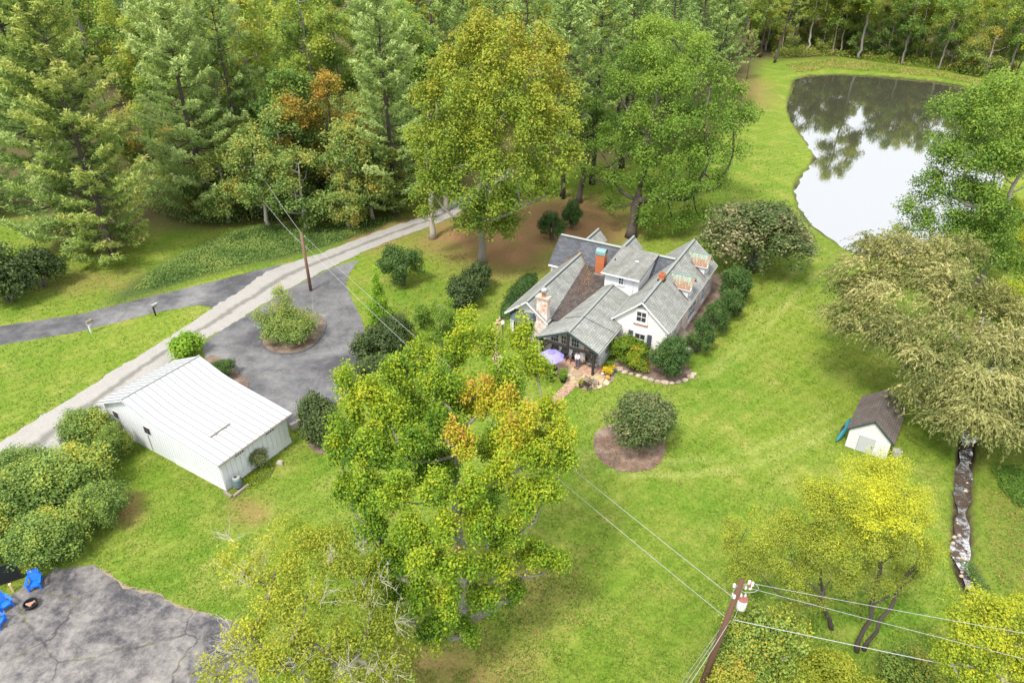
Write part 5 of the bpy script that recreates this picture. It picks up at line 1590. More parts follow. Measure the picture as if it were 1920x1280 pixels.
# ================================================================== PEOPLE
def person(label, loc, rz, top, legs, pose):
    """body: one skinned surface; shirt, trousers, hair are children"""
    root = thing('person', label, 'person', loc, rz)
    J = {'pelvis': (0, 0, .95), 'waist': (.01, 0, 1.08), 'chest': (.0, 0, 1.30), 'neck': (-.01, 0, 1.48), 'head': (.03, 0, 1.58), 'crown': (.03, 0, 1.72)}
    for s, k in ((1, 'l'), (-1, 'r')):
        J['hip' + k] = (0, .095 * s, .90); J['knee' + k] = (.03, .11 * s, .50); J['ankle' + k] = (-.02, .12 * s, .09); J['toe' + k] = (.15, .14 * s, .04)
        J['sh' + k] = (-.01, .18 * s, 1.42)
        e, w = pose[k]
        J['el' + k] = (e[0], e[1] * s, e[2]); J['wr' + k] = (w[0], w[1] * s, w[2])
    def skin(name, bones, rad, mat, sub=2):
        names = []
        for a, b in bones:
            for q in (a, b):
                if q not in names: names.append(q)
        me = bpy.data.meshes.new(name); me.from_pydata([J[q] for q in names], [(names.index(a), names.index(b)) for a, b in bones], [])
        o = obj(name, me, root)
        sk = o.modifiers.new('skin', 'SKIN'); o.modifiers.new('sub', 'SUBSURF').render_levels = sub
        o.modifiers['sub'].levels = sub
        for i, q in enumerate(names):
            rr = rad.get(q, .05); me.skin_vertices[0].data[i].radius = rr if hasattr(rr, '__len__') else (rr, rr)
            me.skin_vertices[0].data[i].use_root = (i == 0)
        dg = bpy.context.evaluated_depsgraph_get()
        me2 = bpy.data.meshes.new_from_object(o.evaluated_get(dg))
        o.modifiers.clear(); o.data = me2; me2.materials.clear(); me2.materials.append(M[mat]); me2.polygons.foreach_set('use_smooth', [True] * len(me2.polygons))
        return o
    bones = [('pelvis', 'waist'), ('waist', 'chest'), ('chest', 'neck'), ('neck', 'head'), ('head', 'crown')]
    rad = {'pelvis': (.13, .10), 'waist': (.13, .10), 'chest': (.16, .11), 'neck': .055, 'head': (.085, .095), 'crown': (.06, .07)}
    for k in 'lr':
        bones += [('pelvis', 'hip' + k), ('hip' + k, 'knee' + k), ('knee' + k, 'ankle' + k), ('ankle' + k, 'toe' + k), ('chest', 'sh' + k), ('sh' + k, 'el' + k), ('el' + k, 'wr' + k)]
        rad.update({'hip' + k: .085, 'knee' + k: .058, 'ankle' + k: .042, 'toe' + k: .035, 'sh' + k: .06, 'el' + k: .043, 'wr' + k: .03})
        w = np.array(J['wr' + k]); e = np.array(J['el' + k]); d = unit(w - e); side = unit(np.cross(d, [0, 0, 1.0])); nn = np.cross(side, d)
        J['palm' + k] = tuple(w + d * .07); bones.append(('wr' + k, 'palm' + k)); rad['palm' + k] = (.038, .02)
        for f, (off, ln) in enumerate(((-.03, .07), (-.01, .085), (.01, .08), (.03, .06))):
            a_ = 'f%d%s' % (f, k); J[a_] = tuple(w + d * (.09 + ln * .45) + side * off + nn * .004); J[a_ + 't'] = tuple(w + d * (.09 + ln * .85) + side * off - nn * .025)
            bones += [('palm' + k, a_), (a_, a_ + 't')]; rad[a_] = .0095; rad[a_ + 't'] = .008
        J['th' + k] = tuple(w + d * .07 + side * .05); bones.append(('palm' + k, 'th' + k)); rad['th' + k] = .010
    skin('body', bones, rad, 'skin')
    # face, ears
    m = MB(); m.lathe((.125, 0, 1.585), [(.001, -.02), (.016, -.015), (.012, .01), (.001, .03)], 6); m.build('nose', M['skin'], root, True)
    for s in (-1, 1):
        m = MB(); m.lathe((.112, .035 * s, 1.625), [(.001, -.01), (.012, 0), (.001, .01)], 6); m.build('eye', M['black'], root)
        m = MB(); m.lathe((.03, .095 * s, 1.58), [(.003, 0), (.018, .02), (.015, .045), (.002, .06)], 6); m.build('ear', M['skin'], root, True)
    m = MB(); m.beam((.118, -.025, 1.535), (.118, .025, 1.535), .008, .01); m.build('mouth', M['rust_red'], root)
    m = MB(); n = 12; rings = []
    for th in np.linspace(.05, 1.75, 6):
        b = len(m.v); rings.append(b)
        for i in range(n):
            a = 6.283 * i / n; back = .5 + .5 * math.cos(a + math.pi)
            t2 = th * (.62 + .38 * back); m.v.append((.02 + .112 * math.sin(t2) * math.cos(a), .098 * math.sin(t2) * math.sin(a), 1.645 + .125 * math.cos(t2)))
    for A in range(5):
        for i in range(n): q = (i + 1) % n; m.f.append((rings[A] + i, rings[A+1] + i, rings[A+1] + q, rings[A] + q)); m.uv.append([(0, 0)] * 4)
    m.build('hair', M['hair'], root, True)
    tb_ = [('pelvis', 'waist'), ('waist', 'chest'), ('chest', 'neck')]
    J['hem'] = (0, 0, .92)
    tb_ = [('hem', 'waist'), ('waist', 'chest'), ('chest', 'collar')]; J['collar'] = (-.005, 0, 1.45)
    tr_ = {'hem': (.165, .135), 'waist': (.16, .13), 'chest': (.185, .135), 'collar': .075}
    for k in 'lr': tb_ += [('chest', 'sh' + k), ('sh' + k, 'el' + k), ('el' + k, 'wr' + k)]; tr_.update({'sh' + k: .08, 'el' + k: .06, 'wr' + k: .045})
    skin('shirt', tb_, tr_, top)
    lb_, lr_ = [('pelvis', 'waistb')], {'pelvis': (.145, .115), 'waistb': (.14, .115)}; J['waistb'] = (0, 0, 1.0)
    for k in 'lr': lb_ += [('pelvis', 'hip' + k), ('hip' + k, 'knee' + k), ('knee' + k, 'ankle' + k)]; lr_.update({'hip' + k: .105, 'knee' + k: .08, 'ankle' + k: .07})
    skin('trousers', lb_, lr_, legs)
    for s, k in ((1, 'l'), (-1, 'r')):
        m = MB(); a, b = J['ankle' + k], J['toe' + k]; m.beam((a[0] - .06, a[1], .045), (b[0] + .07, b[1], .04), .1, .085); m.build('shoe', M['shoe'], root)
    return root
u, v = HF.Z(1084, 687, .07)
person('man in a pale shirt and grey trousers standing on the brick porch', HF.w(min(u, -4.75), v, .07), HF.a + math.pi - .25, 'shirt', 'trousers', {'l': ((.02, .25, 1.14), (.20, .09, 1.06)), 'r': ((.02, .26, 1.14), (.22, .08, 1.04))})
person('person in a pink top stepping out of the open door', HF.w(-3.72, 5.92, .07), HF.a + math.pi - .5, 'pink_shirt', 'shoe', {'l': ((.08, .25, 1.16), (.30, .2, 1.2)), 'r': ((.02, .24, 1.12), (.1, .22, .88))})

# ================================================================== BLUE CHAIRS AND FIRE PIT
def adirondack(label, px, py, rz):
    c = thing('adirondack_chair', label, 'lawn chair', at(px, py, .02), rz, 'blue lawn chairs round the fire pit')
    ma = M['blue_plastic']
    for i in range(5):
        m = MB(); x = .30 - i * .105; m.box((x - .05, -.26, .36 - i * .028), (x + .045, .26, .385 - i * .028)); m.build('seat_slat', ma, c)
    for i in range(6):
        y = -.235 + i * .094; top = .98 - .05 * abs(i - 2.5) ** 1.5 * .55
        m = MB(); m.beam((-.20, y * .85, .24), (-.52, y * 1.12, top), .085, .022, up=(1, 0, .35)); m.build('back_slat', ma, c)
    m = MB(); m.beam((-.42, -.3, .68), (-.42, .3, .68), .05, .06); m.build('back_rail', ma, c)
    for s in (-1, 1):
        m = MB(); m.beam((-.45, .33 * s, .565), (.40, .36 * s, .555), .13, .03); m.build('armrest', ma, c)
        m = MB(); m.box((.27, .30 * s - .05, 0), (.37, .30 * s + .05, .54)); m.build('leg', ma, c)
        m = MB(); m.beam((.36, .27 * s, .33), (-.62, .27 * s, .03), .05, .11); m.build('side_rail', ma, c)
    m = MB(); m.box((.345, -.27, .26), (.375, .27, .37)); m.build('apron', ma, c)
    return c
adirondack('blue lawn chair standing alone beside the dark panel', 68, 1098, -1.15)
adirondack('blue lawn chair directly left of the fire pit, turned to it', 10, 1138, -.55)
adirondack('blue lawn chair nearest the picture corner, cut by the edge', -4, 1172, .05)
fp = thing('fire_pit', 'round black metal fire pit holding split logs on the cracked asphalt', 'fire pit', at(60, 1136, .02))
m = MB(); m._lathe(Vector((0, 0, 0)), [(.22, .02), (.30, .04), (.36, .25), (.40, .27), (.40, .31), (.35, .31), (.31, .12), (.05, .09)], 24); m.build('bowl', M['mesh_black'], fp)
for i in range(3):
    a = i * 2.09; m = MB(); m.beam((.33 * math.cos(a), .33 * math.sin(a), 0), (.28 * math.cos(a), .28 * math.sin(a), .15), .04); m.build('leg', M['black'], fp)
for i, (x, y, a) in enumerate(((.02, .08, .3), (-.05, -.1, -.4), (.1, -.02, 1.2))):
    m = MB(); dx, dy = .2 * math.cos(a), .2 * math.sin(a); m.tube([(x - dx, y - dy, .2 + i * .03), (x + dx, y + dy, .23 + i * .03)], [.06, .055], 7); lg = m.build('log', M['log'], fp)
pn = thing('black_panel', 'black framed panel leaning by the thicket behind the blue chairs', 'panel', at(22, 1090), math.radians(28))
m = MB(); m.beam((-1.3, 0, .75), (.55, 0, .75), .03, 1.3); m.build('sheet', M['mesh_black'], pn)
m = MB()
for a, b in (((-1.32, .0, .08), (.57, .0, .08)), ((-1.32, 0, 1.42), (.57, 0, 1.42)), ((-1.32, 0, .04), (-1.32, 0, 1.46)), ((.57, 0, .04), (.57, 0, 1.46))): m.beam(a, b, .07, .07)
m.build('frame', M['black'], pn)
stk = thing('wooden_stake', 'short pale wooden stake standing beside the black panel', 'stake', at(25, 1108), .3)
m = MB(); m.box((-.05, -.04, -.1), (.05, .04, .62)); m.build('stake_body', M['new_timber'], stk); m = MB(); m.slab((-.07, -.06, .62), (.07, -.06, .62), (.07, .06, .66), (-.07, .06, .66), .04); m.build('cap', M['new_timber'], stk)

# ================================================================== SMALL THINGS BY GARAGE AND SHED
rb = thing('rain_barrel', 'dark green rain barrel at the front corner of the garage', 'barrel', GF.w(.62, -.52), 0)
m = MB(); m._lathe(Vector((0, 0, .12)), [(.24, 0), (.29, .2), (.31, .45), (.29, .7), (.25, .86)], 20); o = m.build('body', plain('barrel_green', (.10, .15, .15), .5), rb, True)
for z in (.3, .55, .8):
    m = MB(); m._lathe(Vector((0, 0, z)), [(.30, 0), (.325, .015), (.325, .03), (.30, .045)], 20); m.build('hoop', M['shutter'], rb)
m = MB(); m._lathe(Vector((0, 0, .98)), [(.26, 0), (.25, .03), (.01, .04)], 20); m.build('lid', M['ridge_cap'], rb)
m = MB(); m.box((-.14, -.06, 1.02), (.02, .1, 1.06)); m.build('screen', M['black'], rb)
for lb, u0, v0, u1, v1 in (('timber sleeper lying along the base of the rain barrel', -.15, -.95, 1.15, -.92), ('second timber sleeper at the garage corner, end on', -.28, -.85, -.2, .0)):
    o = MB().beam((u0, v0, .1), (u1, v1, .1), .18, .2).build('timber_sleeper', M['old_timber']); o.location = tuple(GF.O); o.rotation_euler = (0, 0, GF.a); tag(o, lb, 'timber')
o = MB().box((-.2, -.15, 0), (.2, .15, .2)).box((-.12, -.1, .2), (.15, .12, .27)).build('stone_block', M['concrete']); o.location = tuple(GF.w(3.9, -1.1)); tag(o, 'pale stone block beside the shrub at the garage wall', 'stone block')

kt = thing('kayak', 'teal kayak leaning against the left side of the shed', 'kayak', SF.w(-.55, .7, 0), SF.a)
m = MB(); pth = []; rd = []
for f in np.linspace(0, 1, 13): pth.append((-.12 + .30 * f + .08 * math.sin(f * math.pi), -.75 + 2.2 * f, .16 + .95 * f)); rd.append(.03 + .17 * math.sin(math.pi * f) ** .6)
m.tube(pth, rd, 10); m.build('hull', M['teal'], kt, True)
m = MB(); m.tube([(p[0] - .12, p[1], p[2] + .12) for p in pth[4:9]], [.03, .10, .12, .10, .03], 8); m.build('cockpit', M['black'], kt, True)
wb = thing('wire_basket', 'round galvanised wire bin standing on the grass right of the shed', 'bin', at(1679, 853))
m = MB(); m._lathe(Vector((0, 0, 0)), [(.30, 0), (.31, .03), (.33, .42), (.355, .46), (.32, .46), (.30, .1)], 20); m.build('body', M['metal'], wb)
m = MB(); m._lathe(Vector((0, 0, .1)), [(.29, 0), (.2, .1), (.02, .14)], 12); m.build('leaf_fill', M['mulch'], wb)
m = MB()
for z in (.12, .24, .36): m._lathe(Vector((0, 0, z)), [(.325, 0), (.345, .01), (.345, .025), (.33, .035)], 20)
m.build('hoop', M['ridge_cap'], wb)

# ================================================================== HERO TREES
R_ = np.random.default_rng(101)
S_ = 1 / FPX
def lobes(base, items, jz=0):
    """items: (px, py, Y, half width px, half height px, tint) -> clumps in tree coordinates"""
    out = []
    for px, py, Y, wx, hy, ti in items:
        p = at_y(px, py, Y); slant = math.sqrt(p[0] ** 2 + Y ** 2 + (CAMH - p[2]) ** 2)
        k = slant * S_
        out.append((p[0] - base[0], p[1] - base[1], p[2], wx * k, hy * k * 1.1, ti))
    return out

# --- big maple in the foreground
mb_ = at(862, 1140)
ml = lobes(mb_, [
    (885,650,31.5,42,58,.48),(845,690,31,34,50,.44),(925,665,31.5,30,46,.45),(975,650,32,38,52,.46),(1005,700,31,38,44,.44),(955,735,29.5,48,48,.33),
    (745,720,29,40,46,.38),(790,690,30,36,46,.40),(820,745,28.5,45,50,.33),(650,735,27.5,38,40,.46),(700,760,27,46,44,.46),(735,800,26.5,48,52,.42),(650,800,26.5,42,46,.44),
    (640,860,25.5,36,46,.36),(690,870,25,50,48,.34),(770,860,25.5,48,52,.28),(830,820,27,44,50,.25),(905,770,28.5,30,40,.66),(885,745,28.6,20,26,.72),(915,730,28.7,20,24,.76),(950,770,28,36,42,.64),
    (870,850,25.6,32,36,.62),(850,815,25.8,22,22,.74),(955,835,26.5,40,48,.62),(990,800,27,34,40,.62),(960,805,26.4,18,22,.74),(1030,785,28.5,36,40,.54),(1045,830,27.5,36,40,.58),(1060,870,26.6,34,30,.36),(1010,880,25.6,44,40,.42),
    (940,900,24.2,44,46,.56),(880,920,23.4,40,42,.40),(820,935,23.4,44,44,.34),(745,940,23.6,50,46,.33),(690,940,24.2,42,40,.32),(650,930,24.8,30,36,.34),(980,945,24.3,42,36,.42),(1020,930,25.2,40,30,.36),
    (770,1010,22.6,46,42,.40),(830,1000,22.2,34,34,.45),(905,1000,22.8,44,42,.42),(965,1010,23.3,40,36,.40),(700,1010,23.2,40,38,.30),(730,1070,22.4,44,38,.30),(800,1070,21.6,48,40,.42),(860,1075,21.6,42,38,.40),(930,1075,22.6,42,34,.38),(1000,1050,24,36,26,.36),(1040,1055,24.5,34,20,.38),
    (790,1130,21.6,42,36,.34),(850,1140,21.6,40,36,.34),(905,1130,22.4,36,32,.34),(960,1120,23.4,30,22,.30),(740,1130,22.3,36,32,.26),(820,1190,21.6,34,30,.27),(870,1190,22.2,30,26,.28),
    (860,760,30,50,50,.42),(760,790,28.5,50,50,.32),(930,860,28,50,50,.30),(820,900,27,50,50,.22),(1000,860,28,44,40,.34),(700,850,28,44,40,.30),(900,950,27,50,45,.25)])
ml = [(a, b, c, d * .77, e * 1.08, f - (.09 if f < .6 else .03)) for a, b, c, d, e, f in ml]
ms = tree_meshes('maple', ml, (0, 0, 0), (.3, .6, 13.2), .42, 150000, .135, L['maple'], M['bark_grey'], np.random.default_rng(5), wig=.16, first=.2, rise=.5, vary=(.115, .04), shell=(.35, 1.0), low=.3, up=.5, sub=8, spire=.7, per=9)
plant('maple_tree', 'large foreground maple turning yellow with orange and red tips', 'tree', mb_, ms)

# --- sparse tree with bare twigs, bottom centre
tb = at(600, 1400)
sl = lobes(tb, [(560,1010,22.5,44,36,.5),(620,1030,22.3,46,40,.45),(520,1060,21.2,48,40,.55),(590,1080,20.8,50,42,.45),(660,1080,21.4,46,40,.35),(460,1080,20.6,30,26,.62),(500,1130,19.8,46,36,.55),(570,1150,19.4,50,40,.42),(640,1150,19.8,48,40,.38),(700,1140,20.4,40,40,.3),
    (470,1190,18.8,46,30,.6),(540,1210,18.4,50,38,.5),(610,1220,18.4,50,38,.4),(680,1210,18.9,46,40,.36),(730,1190,20,36,36,.3),(440,1240,17.8,44,30,.6),(500,1265,17.3,48,30,.5),(570,1270,17.3,50,32,.45),(650,1270,17.6,50,36,.45),(720,1260,18.2,44,36,.4),(400,1270,17.2,30,26,.6),(430,1050,21.6,24,20,.66),(700,1060,22.2,36,36,.3),(760,1240,18.8,30,36,.35)])
rs = np.random.default_rng(8)
mbs = MB(); skeleton(mbs, (0, 0, 0), (-.4, 1.5, 7.0), .3, sl, rs, first=.25, min_r=.02, rise=.4)
twl = []
for px, py, Y, d, n, l in ((690,1135,20.1,(0,-.4,.9),8,1.3),(715,1090,20.8,(.3,-.2,.9),6,1.1),(690,1250,17.9,(.3,-.5,.8),10,1.5),(650,1265,17.4,(-.2,-.5,.8),8,1.3),(730,1265,18,(.5,-.4,.7),8,1.3),(470,1225,18.1,(-.8,-.2,.5),8,1.6),(440,1200,18.4,(-.9,.1,.4),6,1.4),(470,1100,20.3,(-.9,.2,.5),6,1.3),(500,1080,20.8,(-.7,.4,.6),5,1.2),(600,1130,19.7,(.2,-.3,.9),6,1.1),(680,1040,22,(.2,.3,.9),6,1.0),(560,1250,17.6,(-.2,-.5,.8),6,1.2),(440,1015,22.3,(-.7,.2,.6),5,1.2),(620,1060,21.2,(0,-.3,.9),5,1.0),(740,1165,19.8,(.6,-.3,.6),6,1.1)):
    p = at_y(px, py, Y) - tb; tw = MB(); twig_fan(tw, p, d, n, l, rs, .016, .55, 2); twl.append(tw)
P, N, S, T = crown_leaves(sl, 29000, .12, rs, shell=(.2, 1.05), low=.5, vary=(.13, .06), spread=1.4, per=9, sub=8)
tt = plant('sparse_tree', 'thin yellow-green tree with bare pale twigs at the bottom edge', 'tree', tb, (mbs.mesh('sparse_trunk', M['bark_grey'], True), leaf_mesh('sparse_crown', P, N, S, T, L['sparse'], .55, r=rs)))
for tw in twl: tw.build('bare_branch', M['twig_grey'], tt)

# --- fine leaved yellow tree, right foreground
lb_ = at(1608, 1222)
ll = lobes(lb_, [(1600,900,26.6,60,30,.66),(1660,895,26.6,60,30,.68),(1700,925,26.2,46,30,.66),(1560,935,26.2,50,32,.52),(1660,935,25.2,60,40,.85),(1690,965,25,50,40,.72),(1620,970,25.2,50,40,.52),(1720,960,25.8,36,34,.6),(1560,985,25.4,46,38,.42),
    (1530,1030,24.8,50,36,.42),(1590,1030,24.4,50,40,.5),(1650,1030,24.2,50,40,.38),(1700,1030,24.6,44,36,.4),(1740,1040,25,36,30,.45),(1480,1010,25.2,46,30,.4),(1450,1040,24.8,44,32,.38),(1400,990,25.8,44,34,.45),(1380,1030,25.6,36,34,.4),(1420,1070,24.6,40,30,.33),(1500,1075,24.2,46,34,.38),(1560,1080,24,40,32,.38),(1390,1080,24.6,30,26,.35),(1470,1120,24,30,22,.25),(1530,1135,23.8,24,18,.25),(1640,1085,24.2,36,24,.28),(1705,1090,24.6,34,22,.3),(1460,980,25.8,36,26,.4),(1540,900,27.2,40,26,.5)])
rl = np.random.default_rng(12)
mbl = MB()
half = [c for c in ll]
skeleton(mbl, (-.05, 0, -.3), (.1, 1.0, 8.2), .115, [c for c in ll if c[0] > -.8], rl, first=.35, min_r=.014, wig=.10, rise=.6)
skeleton(mbl, (.35, .1, -.3), (1.6, .6, 7.0), .10, [c for c in ll if c[0] > .6][::2], rl, first=.4, min_r=.014, wig=.1)
bl_ = at(1562, 1180) - lb_
skeleton(mbl, (bl_[0], bl_[1], -.3), (bl_[0] - 2.2, bl_[1] + 1.6, 6.6), .11, [c for c in ll if c[0] <= -.6], rl, first=.35, min_r=.014, wig=.12, rise=.5)
P, N, S, T = crown_leaves([(a, b, c - (.7 if c > 8.5 else 0), d, e * .9, f) for a, b, c, d, e, f in ll], 95000, .088, rl, shell=(.15, 1.05), low=.4, vary=(.08, .09), spread=1.4, per=10, up=.7, sub=7)
plant('locust_tree', 'fine-leaved golden tree with dark forked stems in front of the shed', 'tree', lb_, (mbl.mesh('locust_trunk', M['bark_dark'], True), leaf_mesh('locust_crown', P, N, S, T, L['locust'], .5, r=rl)))

# --- yellow tree in the bottom right corner
yb = at(1850, 1330)
yl = lobes(yb, [(a + 22, b + 26, c, d * .85, e * .85, f) for a, b, c, d, e, f in [(1800,1130,20.5,50,36,.55),(1860,1140,20.2,54,40,.6),(1910,1130,20.6,50,40,.5),(1770,1170,19.8,44,34,.5),(1830,1190,19.4,50,40,.65),(1900,1200,19.4,50,40,.6),(1790,1220,18.8,46,36,.5),(1860,1250,18.4,50,40,.62),(1920,1260,18.4,50,40,.58),(1960,1170,19.8,50,44,.5),(1800,1270,18,40,30,.55),(1750,1210,19.4,30,26,.4),(1970,1240,18.8,50,44,.5)]])
ms = tree_meshes('yellow', yl, (0, 0, 0), (.2, 1.0, 6), .2, 30000, .11, L['sapling'], M['bark_pale'], np.random.default_rng(31), shell=(.3, 1.0), vary=(.15, .045), first=.2, sub=7, spire=.2)
plant('yellow_tree', 'bright yellow-green tree filling the bottom right corner', 'tree', yb, ms)

# --- tall yellowing tree behind the drive, left of the house
hb = at(905, 492)
hl = lobes(hb, [(900,60,76,46,36,.68),(870,100,75,44,34,.62),(960,70,76,40,36,.66),(1010,85,76,40,36,.70),(1045,110,76,34,34,.68),(830,130,74,40,34,.58),(920,130,73,50,40,.6),(985,140,73,46,40,.64),(1050,165,75,38,34,.66),(810,180,73,38,34,.52),(870,190,71,48,40,.5),(940,200,70,50,44,.52),(1010,205,71,46,40,.6),(1050,230,73,36,30,.58),(800,240,72,36,36,.46),(850,255,70,46,40,.42),(915,265,68.5,48,42,.46),(980,270,69,46,40,.48),(1035,270,71,38,32,.52),
    (800,300,71,34,36,.42),(850,315,69,44,40,.38),(910,330,67.5,48,42,.40),(970,330,68,46,40,.42),(1030,320,70,40,34,.48),(1075,300,71.5,28,22,.5),(810,360,70,32,30,.38),(860,375,68,42,36,.36),(920,390,67,46,38,.36),(975,385,68,40,34,.36),(1020,370,69.5,34,26,.40),(880,430,68.5,36,28,.38),(930,440,68.3,36,26,.38),(800,405,70.5,18,14,.42),(960,425,69,26,20,.38),(905,415,67.5,40,28,.38),
    (940,120,80,60,50,.5),(880,200,80,60,50,.4),(990,220,80,60,50,.45),(900,300,79,60,50,.35),(980,320,79,50,44,.35)])
hl = [(a, b, c - (1.0 if c > 15 else 0), d * .94, e, f) for a, b, c, d, e, f in hl]
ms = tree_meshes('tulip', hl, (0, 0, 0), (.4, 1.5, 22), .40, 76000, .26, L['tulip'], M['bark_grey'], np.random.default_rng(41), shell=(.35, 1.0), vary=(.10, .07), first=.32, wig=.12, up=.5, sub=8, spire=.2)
plant('tulip_tree', 'tall yellowing tree standing left of the house, tallest in the lawn', 'tree', hb, ms)
h2 = at(812, 447)
c2_ = lobes(h2, [(800,330,74,30,26,.42),(815,290,75,36,30,.46),(790,270,76,30,26,.48),(830,340,74,28,24,.4),(835,250,77,36,34,.45),(785,370,73,20,14,.4)])
ms = tree_meshes('tulip_b', c2_, (0, 0, 0), (.2, 1, 15), .34, 8000, .26, L['tulip'], M['bark_pale'], np.random.default_rng(43), first=.4, vary=(.08, .1))
plant('tulip_tree', 'pale straight trunk beside the gravel road under the yellowing crown', 'tree', h2, ms)
h3 = at(838, 396)
plant('tulip_tree', 'second pale trunk just right of the roadside one, beyond the road bend', 'tree', h3, ms, 1.3, None, .95)

# --- big green oak behind the house
ob = at(1183, 444)
ol = lobes(ob, [(1215,80,92,46,34,.62),(1260,70,94,40,30,.66),(1180,120,90,44,36,.55),(1240,130,88,50,38,.62),(1300,110,90,44,36,.6),(1160,170,88,38,34,.5),(1215,185,85,48,40,.55),(1275,180,85,48,40,.58),(1330,160,88,40,36,.55),(1370,190,89,34,32,.52),(1200,240,83,44,38,.5),(1260,245,82,48,40,.5),(1320,235,84,46,38,.48),(1375,235,87,36,30,.46),(1405,215,89,26,24,.48),(1160,290,84,34,30,.45),(1210,300,81.5,40,34,.42),(1270,310,80.5,46,38,.45),(1330,300,83,42,34,.42),(1375,285,86,26,22,.42),(1200,350,80.5,34,28,.40),(1250,370,79.5,42,34,.44),(1300,365,81,42,32,.42),(1345,350,83.5,30,24,.40),(1225,415,79.5,34,22,.45),(1270,425,79.5,34,20,.42),(1310,405,81.5,30,22,.42),(1150,340,83,26,20,.42),(1120,280,87,30,28,.4),(1150,390,81.5,24,16,.42),
    (1100,330,88,26,22,.4),(1230,150,96,60,50,.42),(1300,220,96,60,50,.38),(1200,260,94,60,44,.35),(1290,300,93,50,40,.35)])
ms = tree_meshes('oak', ol, (0, 0, 0), (2.2, 3, 18), .55, 60000, .27, L['oak'], M['bark_dark'], np.random.default_rng(51), shell=(.35, 1.0), vary=(.08, .085), first=.22, wig=.2, up=.55)
plant('oak_tree', 'large green shade tree with dark trunk right behind the house', 'tree', ob, ms)

# --- willow over the shed and stream
wb_ = at(1775, 760)
rw2 = np.random.default_rng(61)
wl_ = lobes(wb_, [(1640,500,53,60,36,.5),(1700,490,54,60,40,.5),(1780,500,54,60,40,.48),(1600,560,51,50,40,.42),(1660,560,50,60,44,.46),(1740,560,50,60,44,.55),(1820,560,51,60,44,.45),(1580,610,49,36,32,.36),(1640,615,47,50,36,.40),(1720,640,46,60,44,.5),(1800,640,46,60,44,.5),(1870,620,48,60,44,.5),(1715,690,43.5,36,30,.40),(1770,705,43,50,40,.52),(1830,710,42.5,60,44,.55),(1890,700,43.5,56,44,.5),(1760,775,41,36,26,.42),(1810,775,40.2,56,38,.5),(1860,790,39.6,56,40,.52),(1910,780,40.5,56,40,.5),(1960,660,46,60,50,.45),(1970,760,42,60,50,.45),(1750,545,49,40,26,.62),(1702,738,42.6,22,20,.42)])
wmb = MB(); skeleton(wmb, (0, 0, 0), (.5, .5, 8), .5, wl_, rw2, first=.2, rise=.5, min_r=.03)
SP, SN, SS, ST, SA = [], [], [], [], []
C0_ = np.array(wl_); Q = []
for k in range(7):
    d = unit(rw2.normal(size=(len(C0_), 3))); d[:, 2] = np.abs(d[:, 2]) * .9 - .1
    rr = C0_[:, 3] * rw2.uniform(.27, .44, len(C0_))
    Q.append(np.column_stack([C0_[:, :3] + d * C0_[:, [3, 3, 4]] * rw2.uniform(.5, .95, (len(C0_), 1)), rr, rr * .8, C0_[:, 5] + rw2.normal(0, .14, len(C0_)) + .08 * d[:, 2]]))
C = np.concatenate(Q); wgt = C[:, 3] * C[:, 4]; wgt /= wgt.sum()
cen_ = np.array([0.4, -.5, 3.0])
for _ in range(7800):
    c = C[rw2.choice(len(C), p=wgt)]
    d = unit(rw2.normal(size=3)); d[2] = abs(d[2]) if rw2.random() < .8 else d[2]
    p = c[:3] + d * np.array([c[3], c[3], c[4]]) * rw2.uniform(.55, 1.0)
    outw = unit((p - cen_) * np.array([1, 1, .35])); outw = unit(unit(outw + d * np.array([1, 1, .2]) * 1.1) + rw2.normal(size=3) * .35)
    ln = rw2.uniform(.8, 2.1); n = 13; ti = c[5] + rw2.normal(0, .08) + .12 * d[2] - .04
    v0 = outw * rw2.uniform(.3, .9) + np.array([0, 0, .25])
    q = p.copy(); vel = unit(v0)
    for s in range(n):
        q = q + vel * ln / n; vel = unit(vel + np.array([0, 0, -.17]) + rw2.normal(size=3) * .06)
        if q[2] < .25: break
        SP.append(q + rw2.normal(size=3) * .05); SA.append(unit(vel + rw2.normal(size=3) * .28)); ST.append(ti + rw2.normal(0, .08) - .012 * s)
SP = np.array(SP); SA = np.array(SA); ST = np.array(ST); n = len(SP)
NW = unit((SP - cen_)) * .5 + rw2.normal(size=(n, 3)) * .6 + np.array([0, 0, .55])
wcm = leaf_mesh('willow_strands', SP, NW, rw2.uniform(.2, .34, n), ST, L['willow'], .34, T=SA, r=rw2, fold=.05)
plant('willow_tree', 'huge olive-tan weeping willow drooping over the shed and stream', 'tree', wb_, (wmb.mesh('willow_trunk', M['bark_grey'], True), wcm))

# --- trees on the right bank between willow and pond
sb = at(1830, 545)
sl2 = [(a, b, c, d, e, f + .14) for a, b, c, d, e, f in lobes(sb, [(1850,190,72,50,36,.5),(1900,200,72,50,40,.55),(1800,220,71,44,36,.45),(1850,250,69.5,54,42,.45),(1910,260,70,50,44,.55),(1770,290,69.5,40,36,.4),(1820,310,68,50,40,.38),(1880,320,67.5,50,44,.45),(1740,350,68.5,34,32,.35),(1790,370,67,44,36,.34),(1850,390,66,46,40,.36),(1710,400,67.5,30,28,.32),(1740,430,66.5,36,28,.34),(1800,440,65.5,44,34,.34),(1690,440,67,20,18,.32),(1830,480,65,40,32,.32),(1870,440,65.5,44,36,.4),(1890,500,65,40,32,.38),(1800,505,64.5,36,28,.34),(1760,480,65.5,34,28,.34),(1950,220,72,50,44,.5),(1960,320,69,50,44,.5),(1860,280,76,60,50,.35)])]
ms = tree_meshes('bank', sl2, (0, 0, 0), (.5, 1, 15), .38, 70000, .23, L['oak'], M['bark_grey'], np.random.default_rng(71), vary=(.16, .13), shell=(.35, 1), first=.2)
